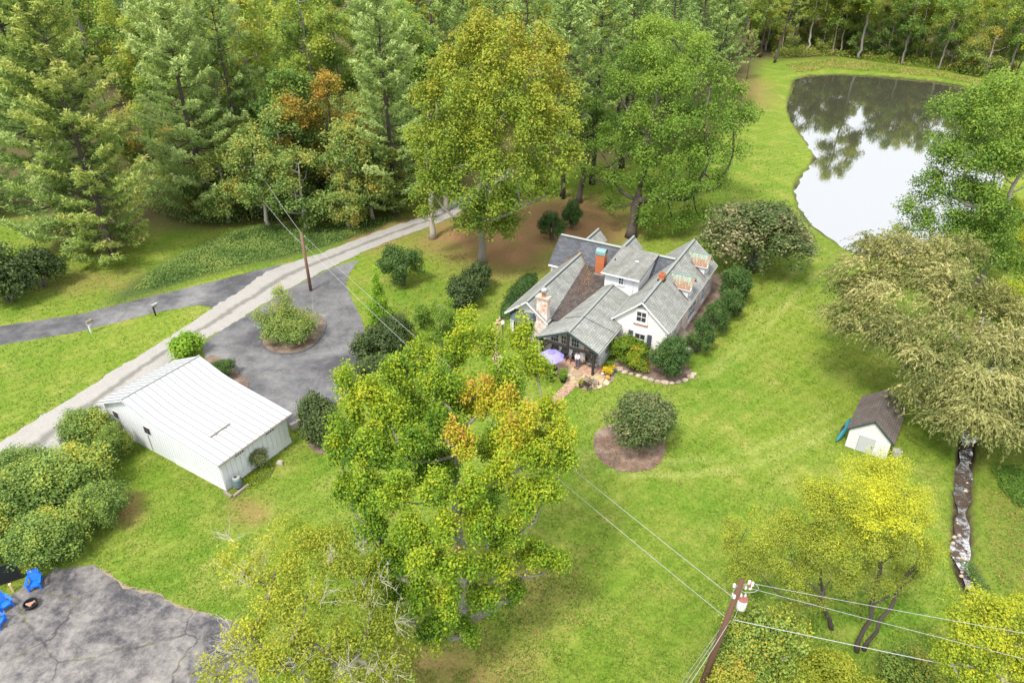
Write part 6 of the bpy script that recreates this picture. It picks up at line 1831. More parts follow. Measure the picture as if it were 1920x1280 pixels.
plant('pond_side_tree', 'broad mixed green tree between the willow and the pond', 'tree', sb, ms)
r7 = np.random.default_rng(75)
for lb2, px, py, top, Rr, lm, ti in (('low bushy blue-green tree below the broad tree by the pond', 1790, 470, 340, 3.4, 'oak', .3), ('small tree with dark leaning stem on the grass beyond the willow', 1885, 505, 400, 3.0, 'sapling', .5), ('young yellow-green tree at the right picture edge beyond the willow', 1925, 470, 330, 4, 'sapling', .62), ('bright green bushy tree at the right edge above the stream', 1890, 600, 530, 2.8, 'sapling', .42), ('yellow-green shrubby tree at the right edge beside the stream', 1935, 640, 560, 3, 'sapling', .5)):
    p = at(px, py); h = htop(p[1], top); cl = auto_clumps(h, Rr, h * .25, 26, r7, .36, .9, tint=(ti, .08))
    plant('bank_tree', lb2, 'tree', p, tree_meshes('bank_s', cl, (0, 0, 0), (.3, 0, h * .85), .13, 7000, .2, L[lm], M['bark_dark'], r7, vary=(.08, .1)))

# ================================================================== PINES
rp_ = np.random.default_rng(81)
pm_big = pine_meshes('pine', 33, 8.2, rp_, .06, ntuft=6200, nl=.44, trunk_r=.48, gap=1.35, tint=.55)
pm_gold = pine_meshes('pine', 31, 7.0, rp_, .05, L['pine_gold'], ntuft=5600, nl=.44, trunk_r=.36, gap=1.35, tint=.38, gold=(.9, -.3, .05, .22))
pm_mid = pine_meshes('pine', 29, 6.8, rp_, .08, ntuft=5400, nl=.44, trunk_r=.38, gap=1.35, tint=.52)
pm_a = pine_meshes('pine', 27, 5.6, rp_, .22, ntuft=2700, nl=.55, trunk_r=.34, gap=1.5, tint=.42)
pm_b = pine_meshes('pine', 25, 5.0, rp_, .30, ntuft=1800, nl=.55, trunk_r=.3, gap=1.5, tint=.34)
pm_y = pine_meshes('pine', 19, 4.2, rp_, .42, L['pine_gold'], ntuft=1500, nl=.46, trunk_r=.25, gap=1.4, tint=.45)
pr = ('trunk', 'needles')
plant('white_pine', 'tall blue-green white pine at the far left with thick dark trunk', 'tree', at(148, 462), pm_big, .6, None, 1, pr)
plant('white_pine', 'golden-tinged white pine right of the thick-trunked one at far left', 'tree', at(214, 482), pm_gold, 0, None, 1, pr)
plant('white_pine', 'white pine cut off by the left picture edge', 'tree', at(-30, 400), pm_big, 2.6, None, .92, pr)
plant('white_pine', 'pale green white pine left of the dark woods edge, whole crown in view', 'tree', at(395, 405), pm_mid, 1.1, None, 1.0, pr)
plant('white_pine', 'slender white pine close behind the pale green one', 'tree', at(470, 375), pm_a, 2.0, None, 1.05, pr)
plant('white_pine', 'soft bluish white pine left of the tall yellowing tree', 'tree', at(742, 402), pm_mid, 4.0, None, .92, pr)
plant('white_pine', 'dark pine trunk and crown just right behind the yellowing tree', 'tree', at(1055, 372), pm_a, .4, None, 1.0, pr)
plant('white_pine', 'dark tall pine left of the green shade tree', 'tree', at(1110, 345), pm_a, 1.9, None, 1.08, pr)
plant('white_pine', 'olive pine peeping over the top of the yellowing tree', 'tree', at(985, 330), pm_b, 2.9, None, 1.15, pr)
plant('white_pine', 'pine whose top stands between the yellowing and the green shade tree', 'tree', at(1165, 315), pm_a, 4.4, None, 1.1, pr)
plant('white_pine', 'pine rising behind the crown of the green shade tree', 'tree', at(1235, 295), pm_b, 5.2, None, 1.2, pr)
plant('white_pine', 'small yellowish pine on the bank at the near end of the pond', 'tree', at(1400, 150), pm_y, 1.0, None, .55, pr)
for i, (lb2, px, py, rz, sc_) in enumerate((('leaning bare-stemmed pine at the left corner of the pond', 1452, 118, .3, 1.1), ('bare-stemmed yellow pine second from the leaning one', 1425, 108, 1.7, 1.0), ('yellow pine behind the left corner of the pond', 1398, 102, 2.9, 1.15), ('yellow pine at the left end of the pond-corner group', 1358, 110, 4.2, 1.1), ('tall yellow pine behind the pond-corner group', 1330, 95, 5.1, 1.25))):
    o = plant('yellow_pine', lb2, 'tree', at(px, py), pm_y, rz, 'bare-stemmed pines at the pond corner', sc_, pr)
    if i == 0: o.rotation_euler = (0, .17, .3)
ot = at(1085, 380)
cl = auto_clumps(14, 4, 6, 22, R_, .34, .8, tint=(.32, .07))
plant('lawn_tree', 'leaning dark-trunked tree on the lawn behind the two dark shrubs', 'tree', ot, tree_meshes('lawn_t', cl, (0, 0, 0), (1.6, .5, 12), .36, 6000, .28, L['oak'], M['bark_dark'], R_, first=.5))

# ================================================================== WOODS
rf = np.random.default_rng(91)
def pool(lm, h, R, z0, n, leaf, bk, m=42, tint=(.4, .12), **kw):
    cl = auto_clumps(h, R, z0, m, rf, .30, 1.0, tint=tint)
    return tree_meshes('wood', cl, (0, 0, 0), (rf.normal(0, .5), rf.normal(0, .5), h * .88), .22, n, leaf, lm, bk, rf, vary=(.08, .09), shell=(.4, 1), **kw)
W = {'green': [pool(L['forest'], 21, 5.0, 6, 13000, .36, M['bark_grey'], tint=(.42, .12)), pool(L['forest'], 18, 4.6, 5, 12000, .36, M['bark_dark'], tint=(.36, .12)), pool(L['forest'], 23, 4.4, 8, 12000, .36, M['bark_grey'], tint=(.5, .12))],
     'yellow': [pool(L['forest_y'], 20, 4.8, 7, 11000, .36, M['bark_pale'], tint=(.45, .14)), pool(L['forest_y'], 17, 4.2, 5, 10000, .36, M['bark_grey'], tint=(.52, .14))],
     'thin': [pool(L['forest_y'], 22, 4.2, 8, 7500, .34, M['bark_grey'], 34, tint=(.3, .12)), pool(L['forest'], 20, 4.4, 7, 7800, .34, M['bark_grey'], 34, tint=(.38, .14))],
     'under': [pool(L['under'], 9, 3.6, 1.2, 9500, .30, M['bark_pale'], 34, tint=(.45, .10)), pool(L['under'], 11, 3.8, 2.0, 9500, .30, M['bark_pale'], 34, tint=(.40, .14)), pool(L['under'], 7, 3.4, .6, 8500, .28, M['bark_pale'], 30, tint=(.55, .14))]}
WN = {'green': ('woodland_tree', 'woods'), 'yellow': ('woodland_tree', ''), 'thin': ('woodland_tree', ''), 'under': ('understory_tree', '')}
protos = {}
taken = []
def wood(kind, p, label, group, rz=None, sc_=None):
    rz = rf.uniform(0, 6.28) if rz is None else rz
    sc_ = rf.uniform(.85, 1.2) if sc_ is None else sc_
    ms = pm_a if kind == 'pine' else pm_b if kind == 'pine_b' else pm_y if kind == 'ypine' else None
    if ms is None: k = int(rf.integers(len(W[kind]))); ms = W[kind][k]
    else: k = 0
    key = (kind, k); taken.append((p[0], p[1]))
    z = 0
    d = math.hypot(p[0] - 20, p[1] - 60) - 190
    if d > 0: z = 24 * min(1, d / 260) ** 2
    p = (p[0], p[1], z - .1)
    if key in protos:
        return dup(protos[key], p, rz, sc_, label, group)
    nm = {'pine': 'woodland_pine', 'pine_b': 'woodland_pine', 'ypine': 'yellow_pine', 'under': 'understory_tree'}.get(kind, 'woodland_tree')
    o = plant(nm, label, 'tree', p, ms, rz, group, sc_, pr if 'pine' in kind else ('trunk', 'crown'))
    protos[key] = o
    return o

# woods edge along the road, each tree its own
UN = ['rounded leafy tree at the woods edge under the pale green pine', 'leafy tree where the upper wire enters the woods', 'vine-hung leafy tree behind the drive pole', 'yellow-orange leafy tree in the woods edge right of the wires', 'pale-stemmed small tree at the road edge of the woods', 'slim pale-trunked tree left of the road bend', 'low leafy tree nearest the road bend', 'dull green leafy tree behind the ivy bank', 'broad leafy understory tree left of the wires']
for lb2, (px, py, sc_, kk) in zip(UN, ((430,415,.95,0),(505,425,1.0,1),(575,428,1.05,0),(668,410,1.1,1),(655,428,.9,2),(700,412,.95,1),(745,400,.8,2),(380,400,.9,2),(545,400,1.2,1))):
    kkey = ('under', kk); ms = W['under'][kk]; q = at(px, py); taken.append((q[0], q[1]))
    o = plant('understory_tree', lb2, 'tree', q, ms, rf.uniform(0, 6.28), None, sc_)
    protos.setdefault(kkey, o)
orange = leafmat('orange_vine_leaves', [(.07, .08, .02), (.15, .16, .03), (.28, .23, .035), (.40, .28, .035), (.38, .19, .05)], obj_var=0)
for lb2, px, py, top, Rr in (('orange and yellow vine-covered tree in the dark woods left of the bluish pine', 690, 395, 215, 2.6), ('yellowish vine-draped tree right of the pale green pine', 575, 395, 185, 2.8), ('rust-tinged tree deep in the woods left of the bluish pine', 640, 380, 130, 3.0)):
    p = at(px, py); h = htop(p[1], top); cl = auto_clumps(h, Rr, h * .15, 30, rf, .3, 1.2, tint=(.5, .18))
    plant('vine_covered_tree', lb2, 'tree', p, tree_meshes('vine_t', cl, (0, 0, 0), (0, 0, h * .9), .2, 8000, .28, orange, M['bark_dark'], rf, vary=(.1, .12)))
    taken.append((p[0], p[1]))

def in_view(x, y, h=24):
    """does a tree at x, y show in the frame (roughly)"""
    c = y * cp + (CAMH - 12) * sp
    return abs(x) < c * 960 / FPX + 7
def free(x, y, dmin): return all((x - a) ** 2 + (y - b) ** 2 > dmin * dmin for a, b in taken)
WOODS = []
def fill(poly, n, kinds, dmin, labels, group, scr=(.85, 1.2)):
    P = np.array(poly, float); lo, hi = P.min(0), P.max(0); k = 0; tries = 0
    while k < n and tries < n * 60:
        tries += 1
        x, y = rf.uniform(lo, hi)
        if not inside((x, y), P) or not in_view(x, y) or not free(x, y, dmin): continue
        kd = kinds[int(rf.integers(len(kinds)))]
        WOODS.append((group, labels[kd], wood(kd, (x, y), labels[kd], group, None, rf.uniform(*scr)))); k += 1
    return k
LW = {'green': 'green leafy tree in the dense left woods', 'yellow': 'yellowing leafy tree in the dense left woods', 'pine': 'dark pine in the dense left woods', 'pine_b': 'narrow pine in the dense left woods', 'under': 'small understory tree in the dense left woods', 'thin': 'thin-crowned tree in the dense left woods'}
road_line = np.array([at(*p)[:2] for p in ((600,477),(700,437),(800,404),(860,374),(960,346),(1080,318))])
fill([(-40, 87), (-27, 88), (-14, 96), (-6, 108), (-10, 122), (-30, 122), (-48, 110), (-48, 92)], 34, ['under', 'green', 'under', 'under'], 4.2, LW, 'trees of the dense woods at left')
fill([(-120, 108), (-40, 100), (-12, 118), (-4, 130), (-10, 190), (-140, 190)], 62, ['green', 'pine', 'green', 'yellow', 'under', 'green'], 6.2, LW, 'trees of the dense woods at left', (.95, 1.3))
CW = {'green': 'green leafy tree in the woods behind the house', 'yellow': 'yellow-green tree in the woods behind the house', 'pine': 'dark pine in the woods behind the house', 'pine_b': 'narrow pine in the woods behind the house', 'thin': 'thin tree in the woods behind the house', 'ypine': 'yellowish pine in the woods behind the house'}
fill([(-4, 122), (22, 118), (34, 128), (46, 150), (58, 178), (62, 215), (-10, 215), (-10, 135)], 48, ['pine', 'pine_b', 'pine', 'yellow', 'green', 'pine_b'], 6.4, CW, 'trees of the woods behind the house', (.9, 1.25))
fill([(-10, 212), (70, 212), (80, 290), (-20, 290)], 16, ['yellow', 'pine', 'green'], 8, CW, 'trees of the woods behind the house', (1, 1.3))
PW = {'green': 'green leafy tree in the woods beyond the pond', 'yellow': 'yellow-green tree in the woods beyond the pond', 'thin': 'thin pale-stemmed tree in the woods beyond the pond', 'pine': 'pine in the woods beyond the pond', 'pine_b': 'narrow pine in the woods beyond the pond', 'under': 'bushy small tree at the woods edge beyond the pond', 'ypine': 'yellowish pine in the woods beyond the pond'}
far_line = [at(*p)[:2] for p in ((1445,104),(1560,104),(1650,118),(1750,128),(1850,150),(1960,165))]
fl = [(x, y + 3) for x, y in far_line]
fill(fl + [(x + 1, y + 15) for x, y in fl[::-1]], 46, ['under', 'thin', 'under', 'yellow', 'under', 'under'], 3.8, PW, 'trees of the woods beyond the pond', (.75, 1.15))
for lb2, px, py, sc_, kd in (('tallest tree on the far pond bank, mirrored longest in the water', 1610, 112, 1.34, 'green'), ('tall thin tree left of the tallest on the far pond bank', 1560, 102, .95, 'thin'), ('tall thin tree right of the tallest on the far pond bank', 1690, 122, .98, 'thin'), ('tall pale-stemmed tree by the right half of the far pond bank', 1760, 132, .92, 'thin')):
    wood(kd, at(px, py), lb2, None, None, sc_)
fill([(x, y + 12) for x, y in fl] + [(x + 10, y + 42) for x, y in fl[::-1]], 34, ['thin', 'yellow', 'green', 'thin', 'green'], 6.0, PW, 'trees of the woods beyond the pond', (.72, .98))
fill([(fl[0][0] - 14, 232), (150, 208), (175, 205), (200, 290), (60, 300)], 34, ['green', 'yellow', 'green', 'yellow', 'thin'], 7.5, PW, 'trees of the woods beyond the pond', (.8, 1.05))
ORD = ['first', 'second', 'third', 'fourth', 'fifth', 'sixth', 'seventh', 'eighth', 'ninth', 'tenth', 'eleventh', 'twelfth', 'thirteenth', 'fourteenth', 'fifteenth', 'sixteenth', 'seventeenth', 'eighteenth', 'nineteenth', 'twentieth']
for key in sorted({(g, l) for g, l, o in WOODS}):
    mem = sorted([o for g, l, o in WOODS if (g, l) == key], key=lambda o: o.location.y)
    nrow = max(1, math.ceil(len(mem) / 12)); rows = [mem[i * len(mem) // nrow:(i + 1) * len(mem) // nrow] for i in range(nrow)]
    nm = ['nearest', 'middle', 'farthest'] if nrow == 3 else ['nearer', 'farther'] if nrow == 2 else ['only'] if nrow == 1 else ['nearest', 'second', 'third', 'farthest']
    for rn, row in zip(nm, rows):
        for i, o in enumerate(sorted(row, key=lambda o: o.location.x / (o.location.y + 20))):
            o['label'] = ORD[i] + ' ' + key[1] + ' from the left' + ('' if rn == 'only' else ', ' + rn + ' row')
rb_ = at(1905, 140); wood('green', rb_, 'dense blue-green tree at the far right corner of the pond', None, 0, .8)

# brush, ivy and bank grass: ground cover nobody could count
def scatter_leaves(name, P2, n, leaf, lm, hmax, tint, r, aspect=.5, upright=False):
    lo, hi = P2.min(0), P2.max(0)
    X = r.uniform(lo[0], hi[0], n * 4); Y = r.uniform(lo[1], hi[1], n * 4)
    d = sdist(X, Y, P2); k = np.where(d < r.uniform(-.3, .5, n * 4))[0][:n]
    X, Y = X[k], Y[k]; hh = hmax * (.25 + .75 * vnoise(X, Y, 1.8, 5)) * np.clip(.35 - d[k] * .5, .3, 1)
    P = np.stack([X, Y, hh * r.uniform(.3, 1, len(X)) + .05], 1)
    N = np.array([0, 0, .9]) + r.normal(size=P.shape) * .6
    T = np.clip(tint + (vnoise(X, Y, 2.2, 9) - .5) * .5 + r.normal(0, .1, len(X)), 0, 1)
    A = (np.array([0, 0, 1.0]) + r.normal(size=P.shape) * .4) if upright else None
    if upright: N = r.normal(size=P.shape)
    o = obj(name, leaf_mesh(name, P, N, leaf * r.uniform(.7, 1.3, len(X)), T, lm, aspect, T=A, r=r)); o['kind'] = 'stuff'
    return o
rg = np.random.default_rng(95)
scatter_leaves('ivy_bank', px_poly([(240,545),(330,482),(470,420),(600,432),(745,402),(705,432),(560,474),(400,508),(300,540)], 1), 15000, .22, L['under'], .45, .30, rg)
scatter_leaves('ground_ivy', px_poly([(945,575),(965,535),(1000,510),(1010,525),(985,560),(950,600),(935,600)], 1), 5000, .2, L['box'], .5, .5, rg)
scatter_leaves('bank_grass', np.array([(x, y) for x, y in [at(*p)[:2] for p in ((1475,122),(1560,112),(1650,122),(1760,136),(1860,156),(1880,168),(1840,158),(1750,143),(1640,133),(1560,129),(1490,135))]]), 9000, .55, L['reed'], .5, .62, rg, .22, True)
scatter_leaves('brush', np.array([at(*p)[:2] for p in ((1450,110),(1560,105),(1650,117),(1760,131),(1880,155),(1880,140),(1760,112),(1600,90),(1450,92))]), 22000, .42, L['reed'], 2.4, .50, rg, .5)
scatter_leaves('woods_brush', np.array([(-56, 94), (-40, 83.5), (-27, 85.5), (-13, 92.5), (-6, 103), (-12, 108), (-28, 98), (-56, 106)]), 30000, .32, L['under'], 2.6, .45, rg, .5)
scatter_leaves('streamside_plants', px_poly([(1802,1060),(1820,1050),(1838,1080),(1852,1110),(1836,1100),(1815,1080)], 1), 700, .12, L['box'], .25, .75, rg)
scatter_leaves('streamside_plants', px_poly([(1870,870),(1930,880),(1930,960),(1880,930)], 1), 2500, .16, L['oak'], .4, .4, rg)
scatter_leaves('bed_plants', px_poly([(440,905),(470,880),(505,870),(515,885),(470,915),(448,918)], 1), 2600, .11, L['sapling'], .45, .35, rg)

# ================================================================== SHRUBS
rsx = np.random.default_rng(111)
box = [shrub_meshes('boxwood', 1.0, 1.0, rsx, 14000, .07, L['box'], 16, .42, lump_r=.28, shell=(.8, 1.0), sub=4, vary=(.14, .08), low=1.0, zc=.75), shrub_meshes('boxwood', 1.0, 1.0, rsx, 13000, .07, L['box'], 12, .48, lump_r=.32, shell=(.75, 1), sub=5, vary=(.14, .08), low=1.0, zc=.75)]
yew = shrub_meshes('yew', 1.0, 1.0, rsx, 9000, .10, L['yew'], 14, .5, lump_r=.42, low=.9, zc=.7, sub=4)
def put(label, px, py, rx, rz_, ms, name='round_shrub', cat='shrub', group=None):
    """px, py: foot of the shrub nearest the camera; the centre stands rx behind it"""
    p = at(px, py); p = p + np.array([p[0], p[1], 0]) / np.hypot(p[0], p[1]) * rx * .62
    return plant(name, label, cat, p, ms, rsx.uniform(0, 6.28), group, (rx, rx, rz_), ('stem', 'foliage'))
put('clipped round boxwood on the lawn above the cone-shaped evergreen', 757, 546, 2.3, 2.5, box[1])
put('large round boxwood at the stone edging, front right corner of the house', 1252, 719, 1.98, 2.15, box[0])
put('round boxwood second along the right house wall, behind the corner one', 1307, 669, 1.5, 1.85, box[0])
put('round boxwood third along the right house wall', 1339, 632, 1.5, 1.7, box[1])
put('round boxwood fourth along the right house wall', 1363, 604, 1.55, 1.75, box[1])
put('round boxwood fifth and farthest along the right house wall', 1370, 575, 1.9, 2.15, box[1])
put('dark tight shrub behind the slate roof, nearer to the house', 1034, 456, 1.75, 1.95, box[0])
put('dark tight shrub behind the slate roof, the farther one', 1072, 434, 1.55, 2.1, box[0])
put('low round evergreen against the roof edge of the garage', 425, 716, 1.15, 1.0, box[1])
put('dark rounded shrub behind the left wing, upper one', 898, 556, 1.9, 1.8, yew)
put('dark rounded shrub behind the left wing, lower one', 868, 590, 2.0, 1.95, yew)
put('dark spreading yew at the top of the drive hedge', 744, 655, 1.8, 1.6, yew)
put('dark spreading yew in the middle of the drive hedge', 714, 694, 2.2, 1.95, yew)
put('dark spreading yew at the lower end of the drive hedge', 722, 744, 2.4, 1.6, yew)
put('dark yew mound at the left picture edge above the driveway', 25, 577, 3.0, 3.2, yew)
put('second dark yew mound right of the edge one above the driveway', 86, 548, 2.5, 2.5, yew)
put('dull green shrub left of the maple at the retaining wall', 603, 845, 1.7, 2.2, shrub_meshes('holly', 1, 1, rsx, 9000, .10, L['yew'], 12, .55, vary=(.1, .1)))
put('large round green shrub alone in the mulch circle on the lawn', 1200, 858, 2.45, 2.1, shrub_meshes('viburnum', 1, 1, rsx, 11000, .085, L['hydrangea'], 14, .33, lump_r=.38, vary=(.08, .08)))
put('big mounded shrub with pale flower heads beyond the right wing', 1402, 535, 5.9, 4.2, shrub_meshes('hydrangea', 1, 1, rsx, 24000, .055, L['hydrangea'], 26, .36, lump_r=.34, vary=(.13, .10), tvar=.12, sub=5, zc=.78), 'flowering_shrub')
p = at(715, 612)
plant('arborvitae', 'bright green cone-shaped evergreen between round boxwood and hedge', 'shrub', p, cone_meshes(6.1, 1.15, 16000, .15, L['bright'], rsx, .42), 0, None, 1, ('stem', 'foliage'))
p = at(826, 650); cl = auto_clumps(5.2, 1.9, .4, 18, rsx, .40, .9, tint=(.42, .08))
plant('small_tree', 'small light green tree between the hedge and the maple top', 'tree', p, tree_meshes('small_t', cl, (0, 0, 0), (.2, 0, 4.4), .09, 17000, .13, L['oak'], M['bark_pale'], rsx, vary=(.09, .1)))
put('mounded green azalea with orange patches under the gable window', 1176, 695, 2.0, 1.15, shrub_meshes('azalea', 1, 1, rsx, 7000, .085, L['azalea'], 13, .40, lump_r=.42, vary=(.10, .07), tvar=.16, sub=5))
put('second clump of green azalea nearer the stone edging', 1192, 702, 1.1, .85, shrub_meshes('azalea', 1, 1, rsx, 4000, .12, L['azalea'], 6, .42, lump_r=.45, tvar=.1))
p = at(1232, 678)
bs = MB(); twig_fan(bs, (0, 0, .1), (0, 0, 1), 14, 1.1, rsx, .02, .8, 2); plant('bare_shrub', 'leafless grey twiggy shrub between azalea and corner boxwood', 'shrub', p, (bs.mesh('bare_stem', M['twig_grey']),), 0, None, 1, ('stem',))
# island
p = at(548, 640)
ii = [(a * 1.25, b * 1.25, c * 1.2, d * 1.25, e * 1.2, f - .12) for a, b, c, d, e, f in [(0, 0, 1.0, 1.5, 1.0, .5), (-1.0, .2, 1.2, 1.0, 1.0, .5), (.9, -.1, 1.0, 1.0, .9, .52), (-.4, .8, 2.2, .9, 1.1, .55), (-.6, 1.1, 3.4, .6, .9, .6), (.6, .9, 1.7, 1.0, 1.1, .5), (-1.9, .6, 1.6, .8, .8, .5), (-1.3, -.3, .8, .9, .7, .45), (.3, -.7, .8, 1.0, .7, .5), (1.3, .7, 1.4, .7, .9, .5), (-.9, .5, 2.8, .5, .7, .6)]]
ms = tree_meshes('island_shrub', ii, (0, 0, 0), (-.3, .6, 3.0), .12, 15000, .16, L['under'], M['bark_pale'], rsx, first=.05, vary=(.1, .09), shell=(.4, 1))
plant('island_shrub', 'upright loose leafy shrub on the mulch island of the drive', 'shrub', p, ms, 0, None, 1, ('stem', 'foliage'))
bs = MB(); twig_fan(bs, (0, 0, .1), (.1, 0, 1), 16, 2.0, rsx, .02, .55, 2); plant('bare_shrub', 'bare twiggy shrub at the right of the drive island', 'shrub', at(590, 618), (bs.mesh('bare_stem', M['twig_grey']), None), 0, None, 1, ('stem', 'foliage'))
put('feathery bright green shrub behind the garage ridge', 360, 676, 1.5, 1.1, shrub_meshes('feather', 1, 1, rsx, 5000, .16, L['bright'], 10, .45, lump_r=.45, vary=(.1, .1)))
put('small grey-green shrub against the front wall of the garage', 487, 884, .85, .85, shrub_meshes('greyleaf', 1, 1, rsx, 3600, .12, L['hydrangea'], 8, .36, lump_r=.4))
# thicket at left
TH = (('feathery olive shrub at the top of the left thicket beside the garage', 180, 838, 2.0, 1.9, .55), ('yellow-green shrub corner of the left thicket nearest the gravel road', 45, 912, 2.2, 1.7, .62), ('broad grey-green shrub in the middle of the left thicket', 140, 925, 2.9, 2.1, .42), ('dark green shrub at the left edge of the thicket', 20, 985, 2.8, 2.0, .36), ('leafy bright shrub hanging over the cracked asphalt', 105, 1035, 2.3, 1.8, .45), ('yellow-flecked shrub at the right tip of the left thicket', 195, 975, 1.8, 1.6, .40), ('green shrub of the thicket right above the black panel', -10, 1030, 2.2, 1.9, .42), ('bushy shrub of the thicket touching the garage gable', 222, 858, 1.3, 1.6, .5))
tm_ = [shrub_meshes('thicket', 1, 1, rsx, 18000, .068, L['thicket'], 24, .42, lump_r=.38, vary=(.14, .07), tvar=.14, spread=1.1, sub=6, spire=.8, zc=.62, low=.6, stems=2), shrub_meshes('thicket', 1, 1, rsx, 18000, .066, L['thicket'], 24, .36, lump_r=.36, vary=(.13, .07), tvar=.16, spread=1.1, sub=6, spire=.8, zc=.62, low=.6, stems=2)]
for i, (lb2, px, py, rx, rz_, ti) in enumerate(TH):
    p = at(px, py); plant('thicket_shrub', lb2, 'shrub', p, tm_[i % 2], rsx.uniform(0, 6.28), 'shrubs of the left thicket', (rx, rx, rz_), ('stem', 'foliage'))
# vines and brush under the transformer pole
VT = (('vine-tangled green shrub right under the transformer pole', 1420, 1262, 2.4, 2.9), ('vine-covered shrub left at the foot of the transformer pole', 1370, 1300, 2.0, 2.2), ('green and orange bramble right of the transformer pole', 1515, 1300, 2.2, 1.7), ('bramble along the bottom edge between pole and yellow corner tree', 1600, 1340, 2.2, 1.4), ('brown and yellow bramble left of the yellow corner tree', 1710, 1300, 1.9, 1.3))
vm_ = [shrub_meshes('vine', 1, 1, rsx, 17000, .06, L[k], 9, ti, lump_r=.46, vary=(.15, .08), tvar=.16, spread=1.3, sub=8, spire=.5, zc=.7, low=.6) for k, ti in (('vine', .38), ('thicket', .48), ('sparse', .30), ('vine', .52))]
for i, (lb2, px, py, rx, rz_) in enumerate(VT): plant('bramble_shrub', lb2, 'shrub', at(px, py), vm_[(1, 0, 2, 2, 3)[i]], rsx.uniform(0, 6.28), 'brambles by the transformer pole', (rx, rx, rz_), ('stem', 'foliage'))

# fallen leaves on grass, drive and beds
rq = np.random.default_rng(121)
pts = []
for n, pl_ in ((2200, [(800,430),(860,400),(1050,380),(1160,400),(1180,440),(1040,465),(930,520),(870,500),(800,470)]), (350, [(380,650),(680,490),(690,640),(600,770),(460,720)]), (900, [(0,600),(500,480),(760,430),(760,450),(480,520),(0,640)]), (600, [(700,1150),(900,1140),(1100,1000),(1150,1100),(1000,1300),(700,1300)]), (500, [(1112,810),(1130,875),(1190,890),(1245,870),(1250,820)]), (500, [(1830,900),(1900,880),(1960,1100),(1880,1140)])):
    P2 = px_poly(pl_, 1); lo, hi = P2.min(0), P2.max(0)
    X = rq.uniform(lo[0], hi[0], n * 3); Y = rq.uniform(lo[1], hi[1], n * 3); k = np.where(sdist(X, Y, P2) < 0)[0][:n]
    pts.append(np.stack([X[k], Y[k], np.full(len(k), .075)], 1))
P = np.concatenate(pts); n = len(P)
o = obj('fallen_leaves', leaf_mesh('fallen_leaves', P, np.array([0, 0, 1.0]) + rq.normal(size=P.shape) * .25, rq.uniform(.06, .13, n), rq.uniform(.0, .75, n), L['litter'], .8, r=rq)); o['kind'] = 'stuff'

# grass: upright blades in tufts over the lawn, finer and denser near the camera
rgg = np.random.default_rng(131)
n = 290000
Yg = 1 / (1 / 21.0 + rgg.random(n) * (1 / 118.0 - 1 / 21.0)); Xg = (rgg.random(n) * 2 - 1) * (Yg * cp + CAMH * sp) * 1130 / FPX
def gval(arr, X, Y):
    i = np.clip(np.searchsorted(ys, Y) - 1, 0, len(ys) - 2); j = np.clip(np.searchsorted(xs, X) - 1, 0, len(xs) - 2)
    return arr[i, j]
ok = (gval(litter, Xg, Yg) < .45) & (gval(forest, Xg, Yg) < .4) & (gval(pd_, Xg, Yg) > .6) & (gval(sd_, Xg, Yg) > .8) & (gval(ivy, Xg, Yg) < .5)
road_o = dens(np.vstack([np.array(GL)[:, :2], np.array(GR)[::-1, :2]]), 2)
for PP, mg in ((np.vstack([smooth_poly(GL, 2, False), smooth_poly(GR, 2, False)[::-1]]), .05), (np.array([at(*p)[:2] for p in dr]), .05), (smooth_poly([at(*p) for p in circ], 1), .05), (np.array([at(*p)[:2] for p in padp]), -.05), (isl, 0), (OP @ np.array([HF.e1[:2], HF.e2[:2]]) + HF.O[:2], .1)):
    ok &= sdist(Xg, Yg, PP) > mg
for pl_ in ([(1117,806),(1111,828),(1118,856),(1145,879),(1185,886),(1225,880),(1246,858),(1248,826),(1215,800),(1160,793)], [(575,815),(580,842),(600,853),(630,853),(648,838),(646,800),(600,785)], [(372,690),(395,660),(440,690),(470,720),(455,735),(400,715)], [(1145,690),(1160,660),(1225,640),(1300,690),(1292,710),(1262,719),(1220,712),(1170,698)], [(1240,660),(1300,560),(1350,500),(1395,540),(1380,600),(1330,660),(1290,680)]): ok &= sdist(Xg, Yg, px_poly(pl_, 1)) > .08
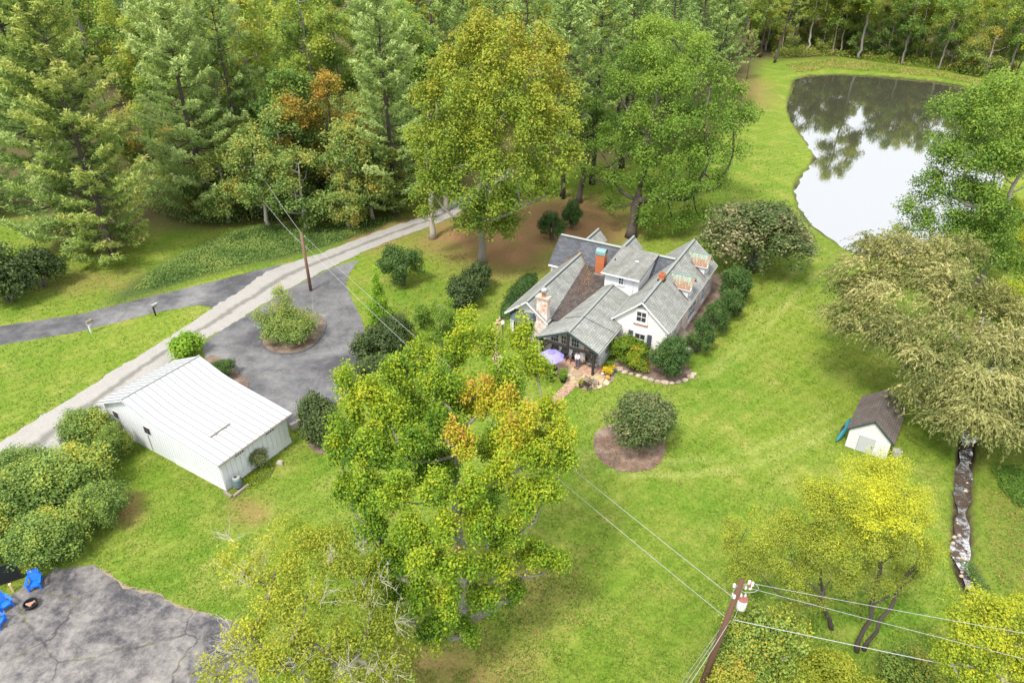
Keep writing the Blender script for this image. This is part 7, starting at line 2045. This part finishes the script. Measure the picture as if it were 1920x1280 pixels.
for fr, a0, a1, b0, b1 in ((HF, -.1, 15.1, -.1, 5.3), (HF, -3.6, 13, 4.4, 15), (HF, -5.6, 0, 4.3, 10.1), (GF, -.1, 6.2, -.1, 13), (SF, -.05, 2.9, -.05, 4.7)):
    q = np.stack([Xg, Yg], 1) - fr.O[:2]; a, b = q @ fr.e1[:2], q @ fr.e2[:2]
    ok &= ~((a > a0) & (a < a1) & (b > b0) & (b < b1))
ok &= vnoise(Xg, Yg, .9, 17) * .6 + vnoise(Xg, Yg, .35, 18) * .4 > rgg.uniform(.15, .62, n)
Xg, Yg = Xg[ok], Yg[ok]; n = len(Xg)
sz = (.055 + .0016 * Yg) * rgg.uniform(.6, 1.4, n)
A = np.array([0, 0, 1.0]) + rgg.normal(size=(n, 3)) * np.array([.75, .75, .2])
P = np.stack([Xg, Yg, gval(GZ, Xg, Yg) + sz * .33], 1)
tint = .30 + .75 * (vnoise(Xg, Yg, 9, 21) - .5) + .45 * (vnoise(Xg, Yg, 2.1, 22) - .5) + rgg.normal(0, .13, n)
o = obj('grass', leaf_mesh('grass', P, rgg.normal(size=(n, 3)) + np.array([0, 0, .6]), sz, tint, L['grass'], .45, T=A, r=rgg)); o['kind'] = 'stuff'

# stones lying in the stream
rk = np.random.default_rng(141); m = MB()
for i in range(46):
    k = rk.integers(1, len(STREAM) - 1); c = STREAM[k] + NN[k] * rk.uniform(-1.15, 1.15) * SW[k] + TN[k] * rk.uniform(-1, 1)
    if not 20 < c[1] < 62: continue
    s_ = rk.uniform(.05, .16); n_ = 6; b0 = len(m.v); z0 = -.42
    for zz, kk in ((0, 1.0), (.6, .85), (.9, .4)):
        for j in range(n_):
            a = 6.283 * j / n_; q = s_ * kk * rk.uniform(.75, 1.2); m.v.append((c[0] + q * math.cos(a), c[1] + q * math.sin(a) * .8, z0 + .07 + zz * s_))
    for A in range(2):
        for j in range(n_): q = (j + 1) % n_; m.f.append((b0 + A * n_ + j, b0 + A * n_ + q, b0 + (A + 1) * n_ + q, b0 + (A + 1) * n_ + j)); m.uv.append([(0, 0)] * 4)
    m.f.append(tuple(b0 + 2 * n_ + j for j in range(n_))); m.uv.append([(0, 0)] * n_)
o = m.build('stream_stones', M['stone']); o['kind'] = 'stuff'
